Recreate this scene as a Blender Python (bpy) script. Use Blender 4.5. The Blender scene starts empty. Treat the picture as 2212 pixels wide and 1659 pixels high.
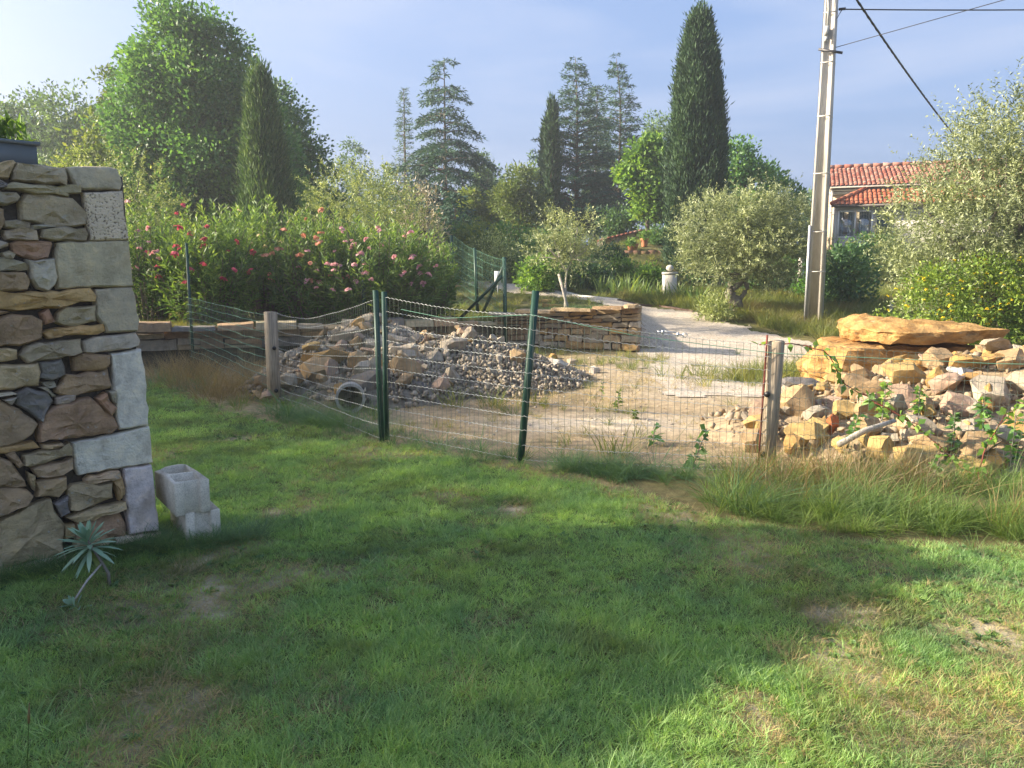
import bpy, bmesh, math, random
import numpy as np
from mathutils import Vector, Matrix
from mathutils import noise as mnoise
from mathutils.geometry import tessellate_polygon

rng = np.random.default_rng(11)
random.seed(5)
S = bpy.context.scene
COL = S.collection

# ------------------------------------------------------------------ camera
HAZE = 0.0017
PITCH = math.radians(8.2); EYE = 1.6
FPX, CXP, CYP = 1661.0, 1106.0, 829.5          # focal length and centre on a 2212 x 1659 frame
cd = bpy.data.cameras.new('camera'); cam = bpy.data.objects.new('camera', cd); COL.objects.link(cam)
cd.sensor_width = 36.0; cd.lens = 36.0 * FPX / 2212.0
cd.clip_start = 0.05; cd.clip_end = 3000
cam.location = (0, 0, EYE); cam.rotation_euler = (math.radians(90) - PITCH, 0, 0)
S.camera = cam

# ------------------------------------------------------------------ sky, sun, exposure
SUN_EL, SUN_AZ = 25.0, 3.0                      # elevation; degrees the sun stands ahead of due left
el, az = math.radians(SUN_EL), math.radians(SUN_AZ)
SUNV = Vector((-math.cos(el) * math.cos(az), math.cos(el) * math.sin(az), math.sin(el)))
world = bpy.data.worlds.new('World'); S.world = world; world.use_nodes = True
wn = world.node_tree; wn.nodes.clear()
sky = wn.nodes.new('ShaderNodeTexSky'); sky.sky_type = 'NISHITA'; sky.sun_disc = False
sky.sun_elevation = el; sky.sun_rotation = math.atan2(SUNV.x, SUNV.y)
sky.air_density = 1.0; sky.dust_density = 8.0; sky.ozone_density = 1.6
bg = wn.nodes.new('ShaderNodeBackground'); bg.inputs['Strength'].default_value = 0.062
wo = wn.nodes.new('ShaderNodeOutputWorld')
tc = wn.nodes.new('ShaderNodeTexCoord')
mp = wn.nodes.new('ShaderNodeMapping'); mp.inputs['Scale'].default_value = (1.0, 1.6, 5.5)
mp.inputs['Rotation'].default_value = (0.0, 0.22, 0.5)
cn = wn.nodes.new('ShaderNodeTexNoise'); cn.inputs['Scale'].default_value = 1.5; cn.inputs['Detail'].default_value = 5
cn.inputs['Roughness'].default_value = 0.55; cn.inputs['Distortion'].default_value = 0.5
cr = wn.nodes.new('ShaderNodeMapRange'); cr.inputs[1].default_value = 0.42; cr.inputs[2].default_value = 0.85
cr.inputs[3].default_value = 0.40; cr.inputs[4].default_value = 0.5
cm = wn.nodes.new('ShaderNodeMix'); cm.data_type = 'RGBA'
cm.inputs[7].default_value = (1.1, 2.0, 4.2, 1)       # blue tint mixed over the whole sky, in sky radiance units
L = wn.links.new
L(tc.outputs['Generated'], mp.inputs['Vector']); L(mp.outputs[0], cn.inputs['Vector']); L(cn.outputs['Fac'], cr.inputs[0])
cw = wn.nodes.new('ShaderNodeMapRange'); cw.inputs[1].default_value = 0.45; cw.inputs[2].default_value = 0.68; cw.inputs[3].default_value = 0.0; cw.inputs[4].default_value = 0.55
cm2 = wn.nodes.new('ShaderNodeMix'); cm2.data_type = 'RGBA'; cm2.inputs[7].default_value = (2.3, 2.6, 3.3, 1)       # wisps
L(cr.outputs[0], cm.inputs[0]); L(sky.outputs[0], cm.inputs[6]); L(cn.outputs['Fac'], cw.inputs[0]); L(cw.outputs[0], cm2.inputs[0]); L(cm.outputs[2], cm2.inputs[6]); L(cm2.outputs[2], bg.inputs['Color']); L(bg.outputs[0], wo.inputs[0])
sl = bpy.data.lights.new('sun', 'SUN'); sl.energy = 3.1; sl.angle = math.radians(0.9); sl.color = (1.0, 0.87, 0.68)
so = bpy.data.objects.new('sun', sl); COL.objects.link(so)
so.rotation_euler = SUNV.to_track_quat('Z', 'Y').to_euler(); so.location = (-20, 5, 30)
vs = S.view_settings; vs.view_transform = 'Standard'; vs.look = 'None'; vs.gamma = 1.0; vs.use_curve_mapping = False
vs.exposure = 2.2
S.render.engine = 'CYCLES'
cy = S.cycles
cy.max_bounces = 8; cy.diffuse_bounces = 5; cy.glossy_bounces = 2; cy.transmission_bounces = 5; cy.transparent_max_bounces = 8
cy.volume_bounces = 0; cy.caustics_reflective = False; cy.caustics_refractive = False; cy.sample_clamp_indirect = 8
cy.use_denoising = True
try: cy.denoiser = 'OPENIMAGEDENOISE'
except Exception: pass

# ------------------------------------------------------------------ projection helpers (photo pixel + distance -> point)
def pray(px, py):
    u = (px - CXP) / FPX; v = (CYP - py) / FPX
    return np.array([u, math.cos(PITCH) + v * math.sin(PITCH), -math.sin(PITCH) + v * math.cos(PITCH)])
def at_z(px, py, z=0.0):
    d = pray(px, py); t = (z - EYE) / d[2]
    return d * t + np.array([0, 0, EYE])
def at_y(px, py, Y):
    d = pray(px, py); t = Y / d[1]
    return d * t + np.array([0, 0, EYE])
def hit(px, py, hf, t0=1.5, t1=140):
    d = pray(px, py); ts = np.linspace(t0, t1, 6000)
    P = d[None] * ts[:, None]; P[:, 2] += EYE
    k = np.nonzero(P[:, 2] <= hf(P[:, 0], P[:, 1]))[0]
    return P[k[0]] if len(k) else P[-1]

# ------------------------------------------------------------------ numpy value noise
def vn(x, y, seed=0):
    x = np.asarray(x, float); y = np.asarray(y, float)
    xi = np.floor(x).astype(np.int64); yi = np.floor(y).astype(np.int64); fx = x - xi; fy = y - yi
    fx = fx * fx * (3 - 2 * fx); fy = fy * fy * (3 - 2 * fy)
    def h(a, b):
        n = (a * 374761393 + b * 668265263 + seed * 1442695041) & 0xffffffff
        n = ((n ^ (n >> 13)) * 1274126177) & 0xffffffff
        return ((n ^ (n >> 16)) & 0xffff) / 65535.0
    return (h(xi, yi) * (1 - fx) + h(xi + 1, yi) * fx) * (1 - fy) + (h(xi, yi + 1) * (1 - fx) + h(xi + 1, yi + 1) * fx) * fy
def fbm(x, y, seed=0, o=4):
    s = 0; a = 0.5; t = 0
    for k in range(o):
        s = s + a * vn(x * 2 ** k, y * 2 ** k, seed + k * 17); t += a; a *= 0.5
    return s / t
def sstep(a, b, x):
    t = np.clip((np.asarray(x, float) - a) / (b - a), 0, 1); return t * t * (3 - 2 * t)

# ------------------------------------------------------------------ mesh helpers
def as_lists(F):
    if isinstance(F, np.ndarray): return [F]
    return [np.asarray(F)] if len(F) and np.ndim(F[0]) == 1 else F
def mesh(name, V, F, mat=None, smooth=False, rnd=None, col=None):
    me = bpy.data.meshes.new(name); V = np.ascontiguousarray(V, np.float32)
    Fs = [np.asarray(f, np.int32) for f in as_lists(F) if len(f)]
    me.vertices.add(len(V)); me.vertices.foreach_set('co', V.ravel())
    nl = sum(f.size for f in Fs); npoly = sum(len(f) for f in Fs)
    me.loops.add(nl); me.polygons.add(npoly)
    me.loops.foreach_set('vertex_index', np.concatenate([f.ravel() for f in Fs]))
    tot = np.concatenate([np.full(len(f), f.shape[1], np.int32) for f in Fs])
    st = np.concatenate([[0], np.cumsum(tot)[:-1]]).astype(np.int32)
    me.polygons.foreach_set('loop_start', st)
    try: me.polygons.foreach_set('loop_total', tot)
    except Exception: pass
    if smooth: me.polygons.foreach_set('use_smooth', np.ones(npoly, bool))
    if rnd is not None:
        a = me.attributes.new('rnd', 'FLOAT', 'POINT'); a.data.foreach_set('value', np.ascontiguousarray(rnd, np.float32))
    if col is not None:
        a = me.attributes.new('col', 'FLOAT_COLOR', 'POINT'); a.data.foreach_set('color', np.ascontiguousarray(col, np.float32).ravel())
    me.update(calc_edges=True)
    if mat is not None:
        for m in (mat if isinstance(mat, list) else [mat]): me.materials.append(m)
    return me
def obj(name, me, parent=None, loc=None, color=None):
    o = bpy.data.objects.new(name, me); COL.objects.link(o)
    if parent is not None: o.parent = parent
    if loc is not None: o.location = loc
    if color is not None: o.color = (color[0], color[1], color[2], 1)
    return o
def tag(o, label=None, cat=None, group=None, kind=None):
    if label: o['label'] = label
    if cat: o['category'] = cat
    if group: o['group'] = group
    if kind: o['kind'] = kind
    return o
def thing(name, label, cat, loc=(0, 0, 0), rz=0.0, group=None):
    o = bpy.data.objects.new(name, None); COL.objects.link(o); o.location = loc; o.rotation_euler = (0, 0, rz)
    o.empty_display_size = 0.1
    return tag(o, label, cat, group)
def copy_tree(o, parent=None):
    c = o.copy(); COL.objects.link(c)
    if parent is not None: c.parent = parent
    for ch in list(o.children): copy_tree(ch, c)
    return c
class G:
    """collects shapes into one mesh"""
    def __init__(s): s.V = []; s.F = {}; s.n = 0; s.R = []
    def add(s, V, F, rnd=None):
        V = np.asarray(V, float)
        for f in as_lists(F):
            f = np.asarray(f, np.int64)
            if len(f): s.F.setdefault(f.shape[1], []).append(f + s.n)
        s.V.append(V); s.n += len(V); s.R.append(np.zeros(len(V)) if rnd is None else np.broadcast_to(rnd, len(V)))
        return s
    def mesh(s, name, mat, smooth=False, off=None):
        V = np.concatenate(s.V)
        if off is not None: V = V - np.asarray(off)
        return mesh(name, V, [np.concatenate(f) for f in s.F.values()], mat, smooth, np.concatenate(s.R))
def box(c, d, rz=0.0, tilt=None):
    c = np.asarray(c, float); d = np.asarray(d, float) / 2
    V = np.array([[x, y, z] for x in (-1, 1) for y in (-1, 1) for z in (-1, 1)]) * d
    if tilt is not None: V = V @ np.array(tilt.to_3x3() if hasattr(tilt, 'to_3x3') else tilt).T
    if rz: k = math.cos(rz); q = math.sin(rz); V = V @ np.array([[k, q, 0], [-q, k, 0], [0, 0, 1]])
    F = np.array([[0, 1, 3, 2], [4, 6, 7, 5], [0, 4, 5, 1], [2, 3, 7, 6], [0, 2, 6, 4], [1, 5, 7, 3]])
    return V + c, F
def tube(P, R, n=6, cap=True):
    P = np.asarray(P, float); m = len(P); R = np.broadcast_to(np.asarray(R, float), (m,))
    T = np.gradient(P, axis=0); T /= np.linalg.norm(T, axis=1)[:, None] + 1e-9
    ref = np.where(np.abs(T[:, 2:3]) > 0.9, np.array([[1.0, 0, 0]]), np.array([[0, 0, 1.0]]))
    A = np.cross(T, ref); A /= np.linalg.norm(A, axis=1)[:, None] + 1e-9; B = np.cross(T, A)
    th = np.arange(n) * 2 * math.pi / n
    V = P[:, None] + R[:, None, None] * (A[:, None] * np.cos(th)[None, :, None] + B[:, None] * np.sin(th)[None, :, None])
    V = V.reshape(-1, 3); i = np.arange(m - 1)[:, None] * n; j = np.arange(n)[None]; k = (j + 1) % n
    F = [np.stack([i + j, i + k, i + n + k, i + n + j], -1).reshape(-1, 4)]
    if cap and n > 3:
        F.append(np.array([list(range(n))[::-1]])); F.append(np.array([[(m - 1) * n + q for q in range(n)]]))
    return V, F
def prism(poly, z0, z1, holes=(), taper=1.0):
    """vertical prism of a polygon with holes; top scaled by taper"""
    rings = [list(poly)] + [list(h) for h in holes]
    tri = tessellate_polygon([[Vector((p[0], p[1], 0)) for p in r] for r in rings])
    flat = np.array([p for r in rings for p in r], float); n = len(flat)
    V = np.concatenate([np.c_[flat, np.full(n, z0)], np.c_[flat * taper, np.full(n, z1)]])
    T = np.array(tri); Q = []; o = 0
    for r in rings:
        m = len(r)
        for a in range(m): b = (a + 1) % m; Q.append([o + a, o + b, o + b + n, o + a + n])
        o += m
    return V, [T[:, ::-1], T + n, np.array(Q)]
def unit(a): return a / (np.linalg.norm(a, axis=-1, keepdims=True) + 1e-9)
def rsph(n): return unit(rng.normal(size=(n, 3)))

# ------------------------------------------------------------------ materials
def newmat(name):
    m = bpy.data.materials.new(name); m.use_nodes = True; nt = m.node_tree; nt.nodes.clear()
    out = nt.nodes.new('ShaderNodeOutputMaterial'); return m, nt, out
def ramp(nt, stops):
    r = nt.nodes.new('ShaderNodeValToRGB'); e = r.color_ramp.elements
    while len(e) < len(stops): e.new(0.5)
    for q, (p, c) in zip(e, stops): q.position = p; q.color = (c[0], c[1], c[2], 1)
    return r
def noise(nt, scale, detail=4, rough=0.55, vec=None, dist=0.0):
    n = nt.nodes.new('ShaderNodeTexNoise'); n.inputs['Scale'].default_value = scale; n.inputs['Detail'].default_value = detail
    n.inputs['Roughness'].default_value = rough; n.inputs['Distortion'].default_value = dist
    if vec is not None: nt.links.new(vec, n.inputs['Vector'])
    return n
def mixc(nt, mode, fac, a, b):
    m = nt.nodes.new('ShaderNodeMix'); m.data_type = 'RGBA'; m.blend_type = mode
    for sock, v in ((m.inputs[0], fac), (m.inputs[6], a), (m.inputs[7], b)):
        if isinstance(v, (int, float)): sock.default_value = v
        elif isinstance(v, tuple): sock.default_value = (*v, 1) if len(v) == 3 else v
        else: nt.links.new(v, sock)
    return m.outputs[2]
def worldpos(nt): return nt.nodes.new('ShaderNodeNewGeometry').outputs['Position']
def objpos(nt):
    """object coordinates shifted by a per-object random, so that shared meshes do not repeat"""
    t = nt.nodes.new('ShaderNodeTexCoord'); i = nt.nodes.new('ShaderNodeObjectInfo'); a = nt.nodes.new('ShaderNodeVectorMath'); a.operation = 'MULTIPLY_ADD'
    c = nt.nodes.new('ShaderNodeCombineXYZ'); mu = nt.nodes.new('ShaderNodeMath'); mu.operation = 'MULTIPLY'; mu.inputs[1].default_value = 37.0
    nt.links.new(i.outputs['Random'], mu.inputs[0])
    for k in range(3): nt.links.new(mu.outputs[0], c.inputs[k])
    a.inputs[1].default_value = (1, 1, 1)
    nt.links.new(t.outputs['Object'], a.inputs[0]); nt.links.new(c.outputs[0], a.inputs[2]); return a.outputs[0]
def bsdf(nt, out, color, rough=0.8, spec=0.3, metal=0.0, bump=None, bstr=0.3, bdist=0.02):
    b = nt.nodes.new('ShaderNodeBsdfPrincipled')
    if isinstance(color, tuple): b.inputs['Base Color'].default_value = (*color[:3], 1)
    else: nt.links.new(color, b.inputs['Base Color'])
    if isinstance(rough, (int, float)): b.inputs['Roughness'].default_value = rough
    else: nt.links.new(rough, b.inputs['Roughness'])
    b.inputs['Specular IOR Level'].default_value = spec; b.inputs['Metallic'].default_value = metal
    if bump is not None:
        u = nt.nodes.new('ShaderNodeBump'); u.inputs['Strength'].default_value = bstr; u.inputs['Distance'].default_value = bdist
        nt.links.new(bump, u.inputs['Height']); nt.links.new(u.outputs[0], b.inputs['Normal'])
    nt.links.new(b.outputs[0], out.inputs['Surface']); return b
def m_leaf(name, dark, mid, light, trans=0.35, tcol=None, rough=0.5, vary=0.5, spec=0.35, gain=2.5):
    dark, mid, light = (tuple(min(.8, v * gain) for v in c) for c in (dark, mid, light))
    m, nt, out = newmat(name)
    a = nt.nodes.new('ShaderNodeAttribute'); a.attribute_name = 'rnd'
    r = ramp(nt, [(0.0, dark), (0.5, mid), (1.0, light)]); nt.links.new(a.outputs['Fac'], r.inputs[0])
    n = noise(nt, vary, 3, 0.6, worldpos(nt))
    g = ramp(nt, [(0.3, (0.7, 0.72, 0.75)), (0.7, (1.25, 1.2, 1.0))]); nt.links.new(n.outputs['Fac'], g.inputs[0])
    c = mixc(nt, 'MULTIPLY', 1.0, r.outputs[0], g.outputs[0])
    b = bsdf(nt, out, c, rough, spec)
    t = nt.nodes.new('ShaderNodeBsdfTranslucent')
    tc_ = mixc(nt, 'MULTIPLY', 1.0, c, tcol or (1.5, 1.45, 0.6)); nt.links.new(tc_, t.inputs['Color'])
    x = nt.nodes.new('ShaderNodeMixShader'); x.inputs[0].default_value = trans
    nt.links.new(b.outputs[0], x.inputs[1]); nt.links.new(t.outputs[0], x.inputs[2]); nt.links.new(x.outputs[0], out.inputs['Surface'])
    return m
def m_simple(name, color, rough=0.6, spec=0.4, metal=0.0, var=0.2, scale=6.0, bstr=0.15, bscale=40.0):
    m, nt, out = newmat(name); p = objpos(nt)
    n = noise(nt, scale, 4, 0.6, p)
    lo = tuple(c * (1 - var) for c in color); hi = tuple(min(1, c * (1 + var)) for c in color)
    r = ramp(nt, [(0.3, lo), (0.7, hi)]); nt.links.new(n.outputs['Fac'], r.inputs[0])
    n2 = noise(nt, bscale, 3, 0.6, p)
    bsdf(nt, out, r.outputs[0], rough, spec, metal, n2.outputs['Fac'], bstr, 0.01); return m
def m_stone(name, strata=0.5, speck=0.5, bstr=0.5, scale=7.0, sdark=(0.72, 0.68, 0.62), zs=7.0):
    """natural stone tinted by the object's own colour, with grain, layering and lichen"""
    m, nt, out = newmat(name); p = objpos(nt)
    oi = nt.nodes.new('ShaderNodeObjectInfo')
    n1 = noise(nt, scale, 6, 0.62, p, 0.3)
    r1 = ramp(nt, [(0.25, (0.62, 0.6, 0.58)), (0.5, (1, 1, 1)), (0.75, (1.3, 1.24, 1.12))]); nt.links.new(n1.outputs['Fac'], r1.inputs[0])
    c = mixc(nt, 'MULTIPLY', 1.0, oi.outputs['Color'], r1.outputs[0])
    mp_ = nt.nodes.new('ShaderNodeMapping'); mp_.inputs['Scale'].default_value = (1.0, 1.0, zs); nt.links.new(p, mp_.inputs['Vector'])
    n2 = noise(nt, scale * 0.8, 5, 0.6, mp_.outputs[0], 0.2)
    r2 = ramp(nt, [(0.36, sdark), (0.6, (1.08, 1.04, 0.98))]); nt.links.new(n2.outputs['Fac'], r2.inputs[0])
    c = mixc(nt, 'MULTIPLY', strata, c, r2.outputs[0])
    n3 = noise(nt, scale * 0.45, 4, 0.7, p)
    r3 = ramp(nt, [(0.52, (0, 0, 0)), (0.68, (1, 1, 1))]); nt.links.new(n3.outputs['Fac'], r3.inputs[0])
    c2 = mixc(nt, 'MIX', 0.35, c, (0.36, 0.25, 0.13)); c = mixc(nt, 'MIX', r3.outputs[0], c, c2)
    n4 = noise(nt, scale * 3.1, 4, 0.65, p)
    r4 = ramp(nt, [(0.62, (0, 0, 0)), (0.7, (speck, speck, speck))]); nt.links.new(n4.outputs['Fac'], r4.inputs[0])
    c = mixc(nt, 'MIX', r4.outputs[0], c, (0.47, 0.45, 0.4))
    h = nt.nodes.new('ShaderNodeMath'); h.operation = 'ADD'
    n5 = noise(nt, scale * 6, 5, 0.7, p)
    hm_ = nt.nodes.new('ShaderNodeMath'); hm_.operation = 'MULTIPLY_ADD'; hm_.inputs[1].default_value = strata; nt.links.new(n2.outputs['Fac'], hm_.inputs[0]); nt.links.new(n1.outputs['Fac'], hm_.inputs[2])
    nt.links.new(hm_.outputs[0], h.inputs[0]); nt.links.new(n5.outputs['Fac'], h.inputs[1])
    bsdf(nt, out, c, 0.88, 0.2, 0, h.outputs[0], bstr, 0.02); return m
# ------------------------------------------------------------------ terrain
WALL_R0 = np.array([-0.35, 15.75]); WALL_R1 = np.array([2.44, 14.75])       # right low wall (left end, right end)
WALL_L0 = np.array([-7.4, 13.5]); WALL_L1 = np.array([-0.45, 15.9])          # left low wall
def base_h(y):
    y = np.asarray(y, float)
    z = 0.1 * np.log1p(np.exp((y - 14.2) / 0.9)) * 0.9
    z = z + 0.04 * np.log1p(np.exp((y - 26) / 1.5)) * 1.5 - 0.09 * np.log1p(np.exp((y - 36) / 2.0)) * 2.0
    return z - 0.04 * np.log1p(np.exp(np.clip((y - 62) / 4.0, -50, 50))) * 4.0
def wall_line_y(x):
    return np.where(x < -0.4, np.interp(x, [WALL_L0[0], WALL_L1[0]], [WALL_L0[1], WALL_L1[1]]) + 0.0,
                    np.interp(x, [WALL_R0[0], WALL_R1[0]], [WALL_R0[1], WALL_R1[1]]))
def Hf(x, y):
    x = np.asarray(x, float); y = np.asarray(y, float)
    b = base_h(y)
    wy = wall_line_y(x) + 0.22
    xr = 2.3 + np.clip((y - 15) * 0.1, 0, 0.6)
    t = sstep(0.0, 0.16, y - wy) * (1 - sstep(0, 0.9, x - xr))
    ter = np.where(x < -0.4, 0.56 + 0.02 * (y - wy), 0.66 + 0.03 * (y - wy))
    z = b + np.maximum(ter - b, 0) * t
    bank = 0.16 * sstep(1.6, 0.1, wy - y) * (1 - t) * sstep(-1.0, -3.0, x)
    z = z + bank
    z = z + .95 * sstep(24.5, 32.5, y) * np.exp(-((x - .175 * y) / 2.3) ** 2) * (1 - sstep(40, 55, y))
    far = sstep(12, 30, y)
    z = z + (fbm(x * 0.5, y * 0.5, 3) - 0.5) * (0.05 + 0.25 * far) + (fbm(x * 2.2, y * 2.2, 9) - 0.5) * 0.035
    return z
LX = [-6, -5.2, -2.75, -1.2, .05, .75, 1.29, 2.0, 2.9, 4.2, 7]
LY = [11.3, 11.1, 8.2, 7.1, 6.3, 5.7, 4.9, 4.45, 4.2, 3.85, 3.3]
def lawn_edge(x): return np.interp(x, LX, LY)
DRIVE_L = [at_z(*p) for p in []]
def zdrive(px, py):
    return hit(px, py, Hf)
# gravel drive: a sheet between two edges, given from front to back
DRL = [(1.9, 9.6), (2.3, 13.2), (2.5, 15.1), (2.8, 16.7), (2.3, 20.1), (1.3, 22.6), (-.1, 23.7), (-.9, 25.0), (-2.2, 27)]
DRR = [(8.5, 10.2), (7.0, 12.6), (6.2, 15.7), (5.3, 17.8), (4.8, 20.3), (3.2, 22.0), (1.9, 23.9), (.7, 25.1), (-.5, 26.2), (-1.6, 27.6)]
def drive_mask(x, y):
    ys = [p[1] for p in DRL]; l = np.interp(y, ys, [p[0] for p in DRL]); r = np.interp(y, [p[1] for p in DRR], [p[0] for p in DRR])
    wob = (fbm(x * 1.1, y * 1.1, 21) - 0.5) * 0.8
    return sstep(-0.35, 0.35, np.minimum(x - l, r - x) + wob) * sstep(9.2, 10.6, y + wob) * (1 - sstep(26.6, 27.2, y))
BARE = [(460, 1285, .2, .84), (330, 1300, .34, .66), (500, 1300, .26, .6), (400, 1345, .25, .6), (520, 1185, .13, .85), (455, 1215, .1, .8), (650, 1095, .11, .8), (565, 1110, .09, .9), (1090, 1100, .12, .9),
        (975, 1070, .18, .7), (1060, 1125, .15, .5), (1850, 1440, .22, .8), (1600, 1545, .10, .85), (1980, 1500, .25, .6), (2130, 1560, .3, .7), (1800, 1330, .16, .8), (1590, 1190, .3, .7),
        (860, 1240, .13, .5), (1020, 1190, .12, .5), (620, 1380, .1, .45), (1000, 1500, .14, .4), (1500, 1220, .2, .45), (2180, 1370, .2, .8), (1350, 1050, .25, .8), (700, 1500, .1, .4), (230, 1480, .1, .4), (1440, 1110, .25, .8), (1700, 1200, .3, .5)]
BARE3 = [(at_z(a, b)[0], at_z(a, b)[1], r, s) for a, b, r, s in BARE]
def dryness(x, y):
    d = np.zeros_like(x)
    wx = (vn(x * 3, y * 3, 5) - .5) * .25; wy = (vn(x * 3, y * 3, 6) - .5) * .25
    for bx, by, r, s in BARE3:
        q = ((x + wx - bx) / (r * 1.25)) ** 2 + ((y + wy - by) / (r * 1.6)) ** 2
        d = np.maximum(d, s * np.exp(-q * q * .7))
    n = fbm(x * 1.5, y * 1.5, 31)
    d = np.maximum(d, 0.7 * sstep(0.52, 0.74, n))
    d = np.maximum(d, sstep(0.3, 2.2, x) * 0.5 * sstep(.35, .65, fbm(x * 2.5, y * 2.5, 77)) + 0.12 * sstep(0.0, 2.0, x))
    edge = lawn_edge(x) - y
    return np.maximum(d, 0.4 * sstep(0.4, 0.0, edge))

def grid_axis(segs):
    a = [np.arange(s, e, st) for s, e, st in segs]; return np.concatenate(a + [[segs[-1][1]]])
gx = grid_axis([(-140, -60, 10), (-60, -14, 2.5), (-14, -8, .5), (-8, 8, .11), (8, 14, .5), (14, 60, 2.5), (60, 140, 10)])
gy = grid_axis([(-40, -4, 6), (-4, 1.6, .6), (1.6, 20, .11), (20, 34, .35), (34, 70, 1.5), (70, 170, 10)])
GX, GY = np.meshgrid(gx, gy); fx_, fy_ = GX.ravel(), GY.ravel()
GZ = Hf(fx_, fy_)
lawn = sstep(0.15, -0.15, fy_ - lawn_edge(fx_) + (fbm(fx_ * 3, fy_ * 3, 8) - .5) * .35)
dry = dryness(fx_, fy_)
def lerp(a, b, t): return a * (1 - t)[:, None] + np.asarray(b)[None] * t[:, None]
soilc = np.tile(np.array([[0.10, 0.125, 0.05]]), (len(fx_), 1))
c_lawn = lerp(soilc, (0.55, 0.49, 0.39), sstep(.5, .92, dry))
n_y = fbm(fx_ * .8, fy_ * .8, 41); n_y2 = fbm(fx_ * 2.6, fy_ * 2.6, 43)
c_yard = lerp(np.tile(np.array([[0.42, 0.335, 0.225]]), (len(fx_), 1)), (0.45, 0.355, 0.23), sstep(.45, .65, n_y))
c_yard = lerp(c_yard, (0.24, 0.2, 0.12), sstep(.55, .75, n_y2) * .7)
ps = at_z(1290, 915); pale = np.exp(-(((fx_ - ps[0] - .1) / 1.25) ** 2 + ((fy_ - ps[1]) / .55) ** 2) * 1.2)
gl_ = np.minimum(fx_ - np.interp(fy_, [p[1] for p in DRL], [p[0] for p in DRL]), np.interp(fy_, [p[1] for p in DRR], [p[0] for p in DRR]) - fx_)
gm = sstep(-1.5, .5, gl_ + (fbm(fx_ * 1.1, fy_ * 1.1, 21) - .5) * 1.2) * sstep(8.4, 10.8, fy_)
c_yard = lerp(c_yard, (0.5, 0.445, 0.36), gm * .9)
c_yard = lerp(c_yard, (0.62, 0.55, 0.45), np.clip(pale * 1.3 * (0.5 + n_y2), 0, 1))
c_gard = lerp(np.tile(np.array([[0.085, 0.1, 0.035]]), (len(fx_), 1)), (0.2, 0.19, 0.09), sstep(.42, .62, n_y))
behind = sstep(0.0, 0.5, fy_ - wall_line_y(fx_) - .2) * (1 - sstep(2.0, 3.0, fx_ - 0.05 * (fy_ - 15)))
verge = np.maximum(behind, sstep(13, 16, fy_))
verge = np.maximum(verge, sstep(5.5, 7.5, fx_) * sstep(9, 11, fy_))
c_all = lerp(c_yard, (0, 0, 0), np.zeros_like(fx_)); c_all = c_all * (1 - verge)[:, None] + c_gard * verge[:, None]
bed = np.exp(-(((fx_ - 1.0) / 1.6) ** 2 + ((fy_ - 17.0) / 1.5) ** 2) ** 2)
c_all = lerp(c_all, (0.27, 0.22, 0.15), bed * .9)
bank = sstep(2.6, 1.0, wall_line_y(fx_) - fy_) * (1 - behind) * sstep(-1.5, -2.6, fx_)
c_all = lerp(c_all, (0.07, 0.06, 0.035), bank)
foot = sstep(1.5, .9, fy_ - lawn_edge(fx_)) * sstep(.3, 1.2, fx_) * (fy_ < 7)
c_all = lerp(c_all, (0.2, 0.185, 0.09), foot)
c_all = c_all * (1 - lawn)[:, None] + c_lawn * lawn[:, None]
nx, ny = len(gx), len(gy)
ii = (np.arange(ny - 1)[:, None] * nx + np.arange(nx - 1)[None]).ravel()
GF = np.stack([ii, ii + 1, ii + nx + 1, ii + nx], 1)
def m_ground():
    m, nt, out = newmat('earth'); p = worldpos(nt)
    a = nt.nodes.new('ShaderNodeAttribute'); a.attribute_name = 'col'
    n1 = noise(nt, 9, 6, 0.65, p); n2 = noise(nt, 70, 4, 0.7, p)
    r1 = ramp(nt, [(0.3, (0.65, 0.62, 0.58)), (0.7, (1.25, 1.22, 1.15))]); nt.links.new(n1.outputs['Fac'], r1.inputs[0])
    r2 = ramp(nt, [(0.3, (0.6, 0.58, 0.55)), (0.7, (1.3, 1.28, 1.22))]); nt.links.new(n2.outputs['Fac'], r2.inputs[0])
    c = mixc(nt, 'MULTIPLY', 1.0, a.outputs['Color'], r1.outputs[0]); c = mixc(nt, 'MULTIPLY', 0.8, c, r2.outputs[0])
    h = nt.nodes.new('ShaderNodeMath'); h.operation = 'ADD'; nt.links.new(n1.outputs['Fac'], h.inputs[0]); nt.links.new(n2.outputs['Fac'], h.inputs[1])
    bsdf(nt, out, c, 0.95, 0.1, 0, h.outputs[0], 0.7, 0.03); return m
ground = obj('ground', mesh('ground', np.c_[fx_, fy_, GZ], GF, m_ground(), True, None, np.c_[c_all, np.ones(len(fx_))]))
tag(ground, 'mown lawn running into a dry dirt yard and gardens', None, None, 'structure')
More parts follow.
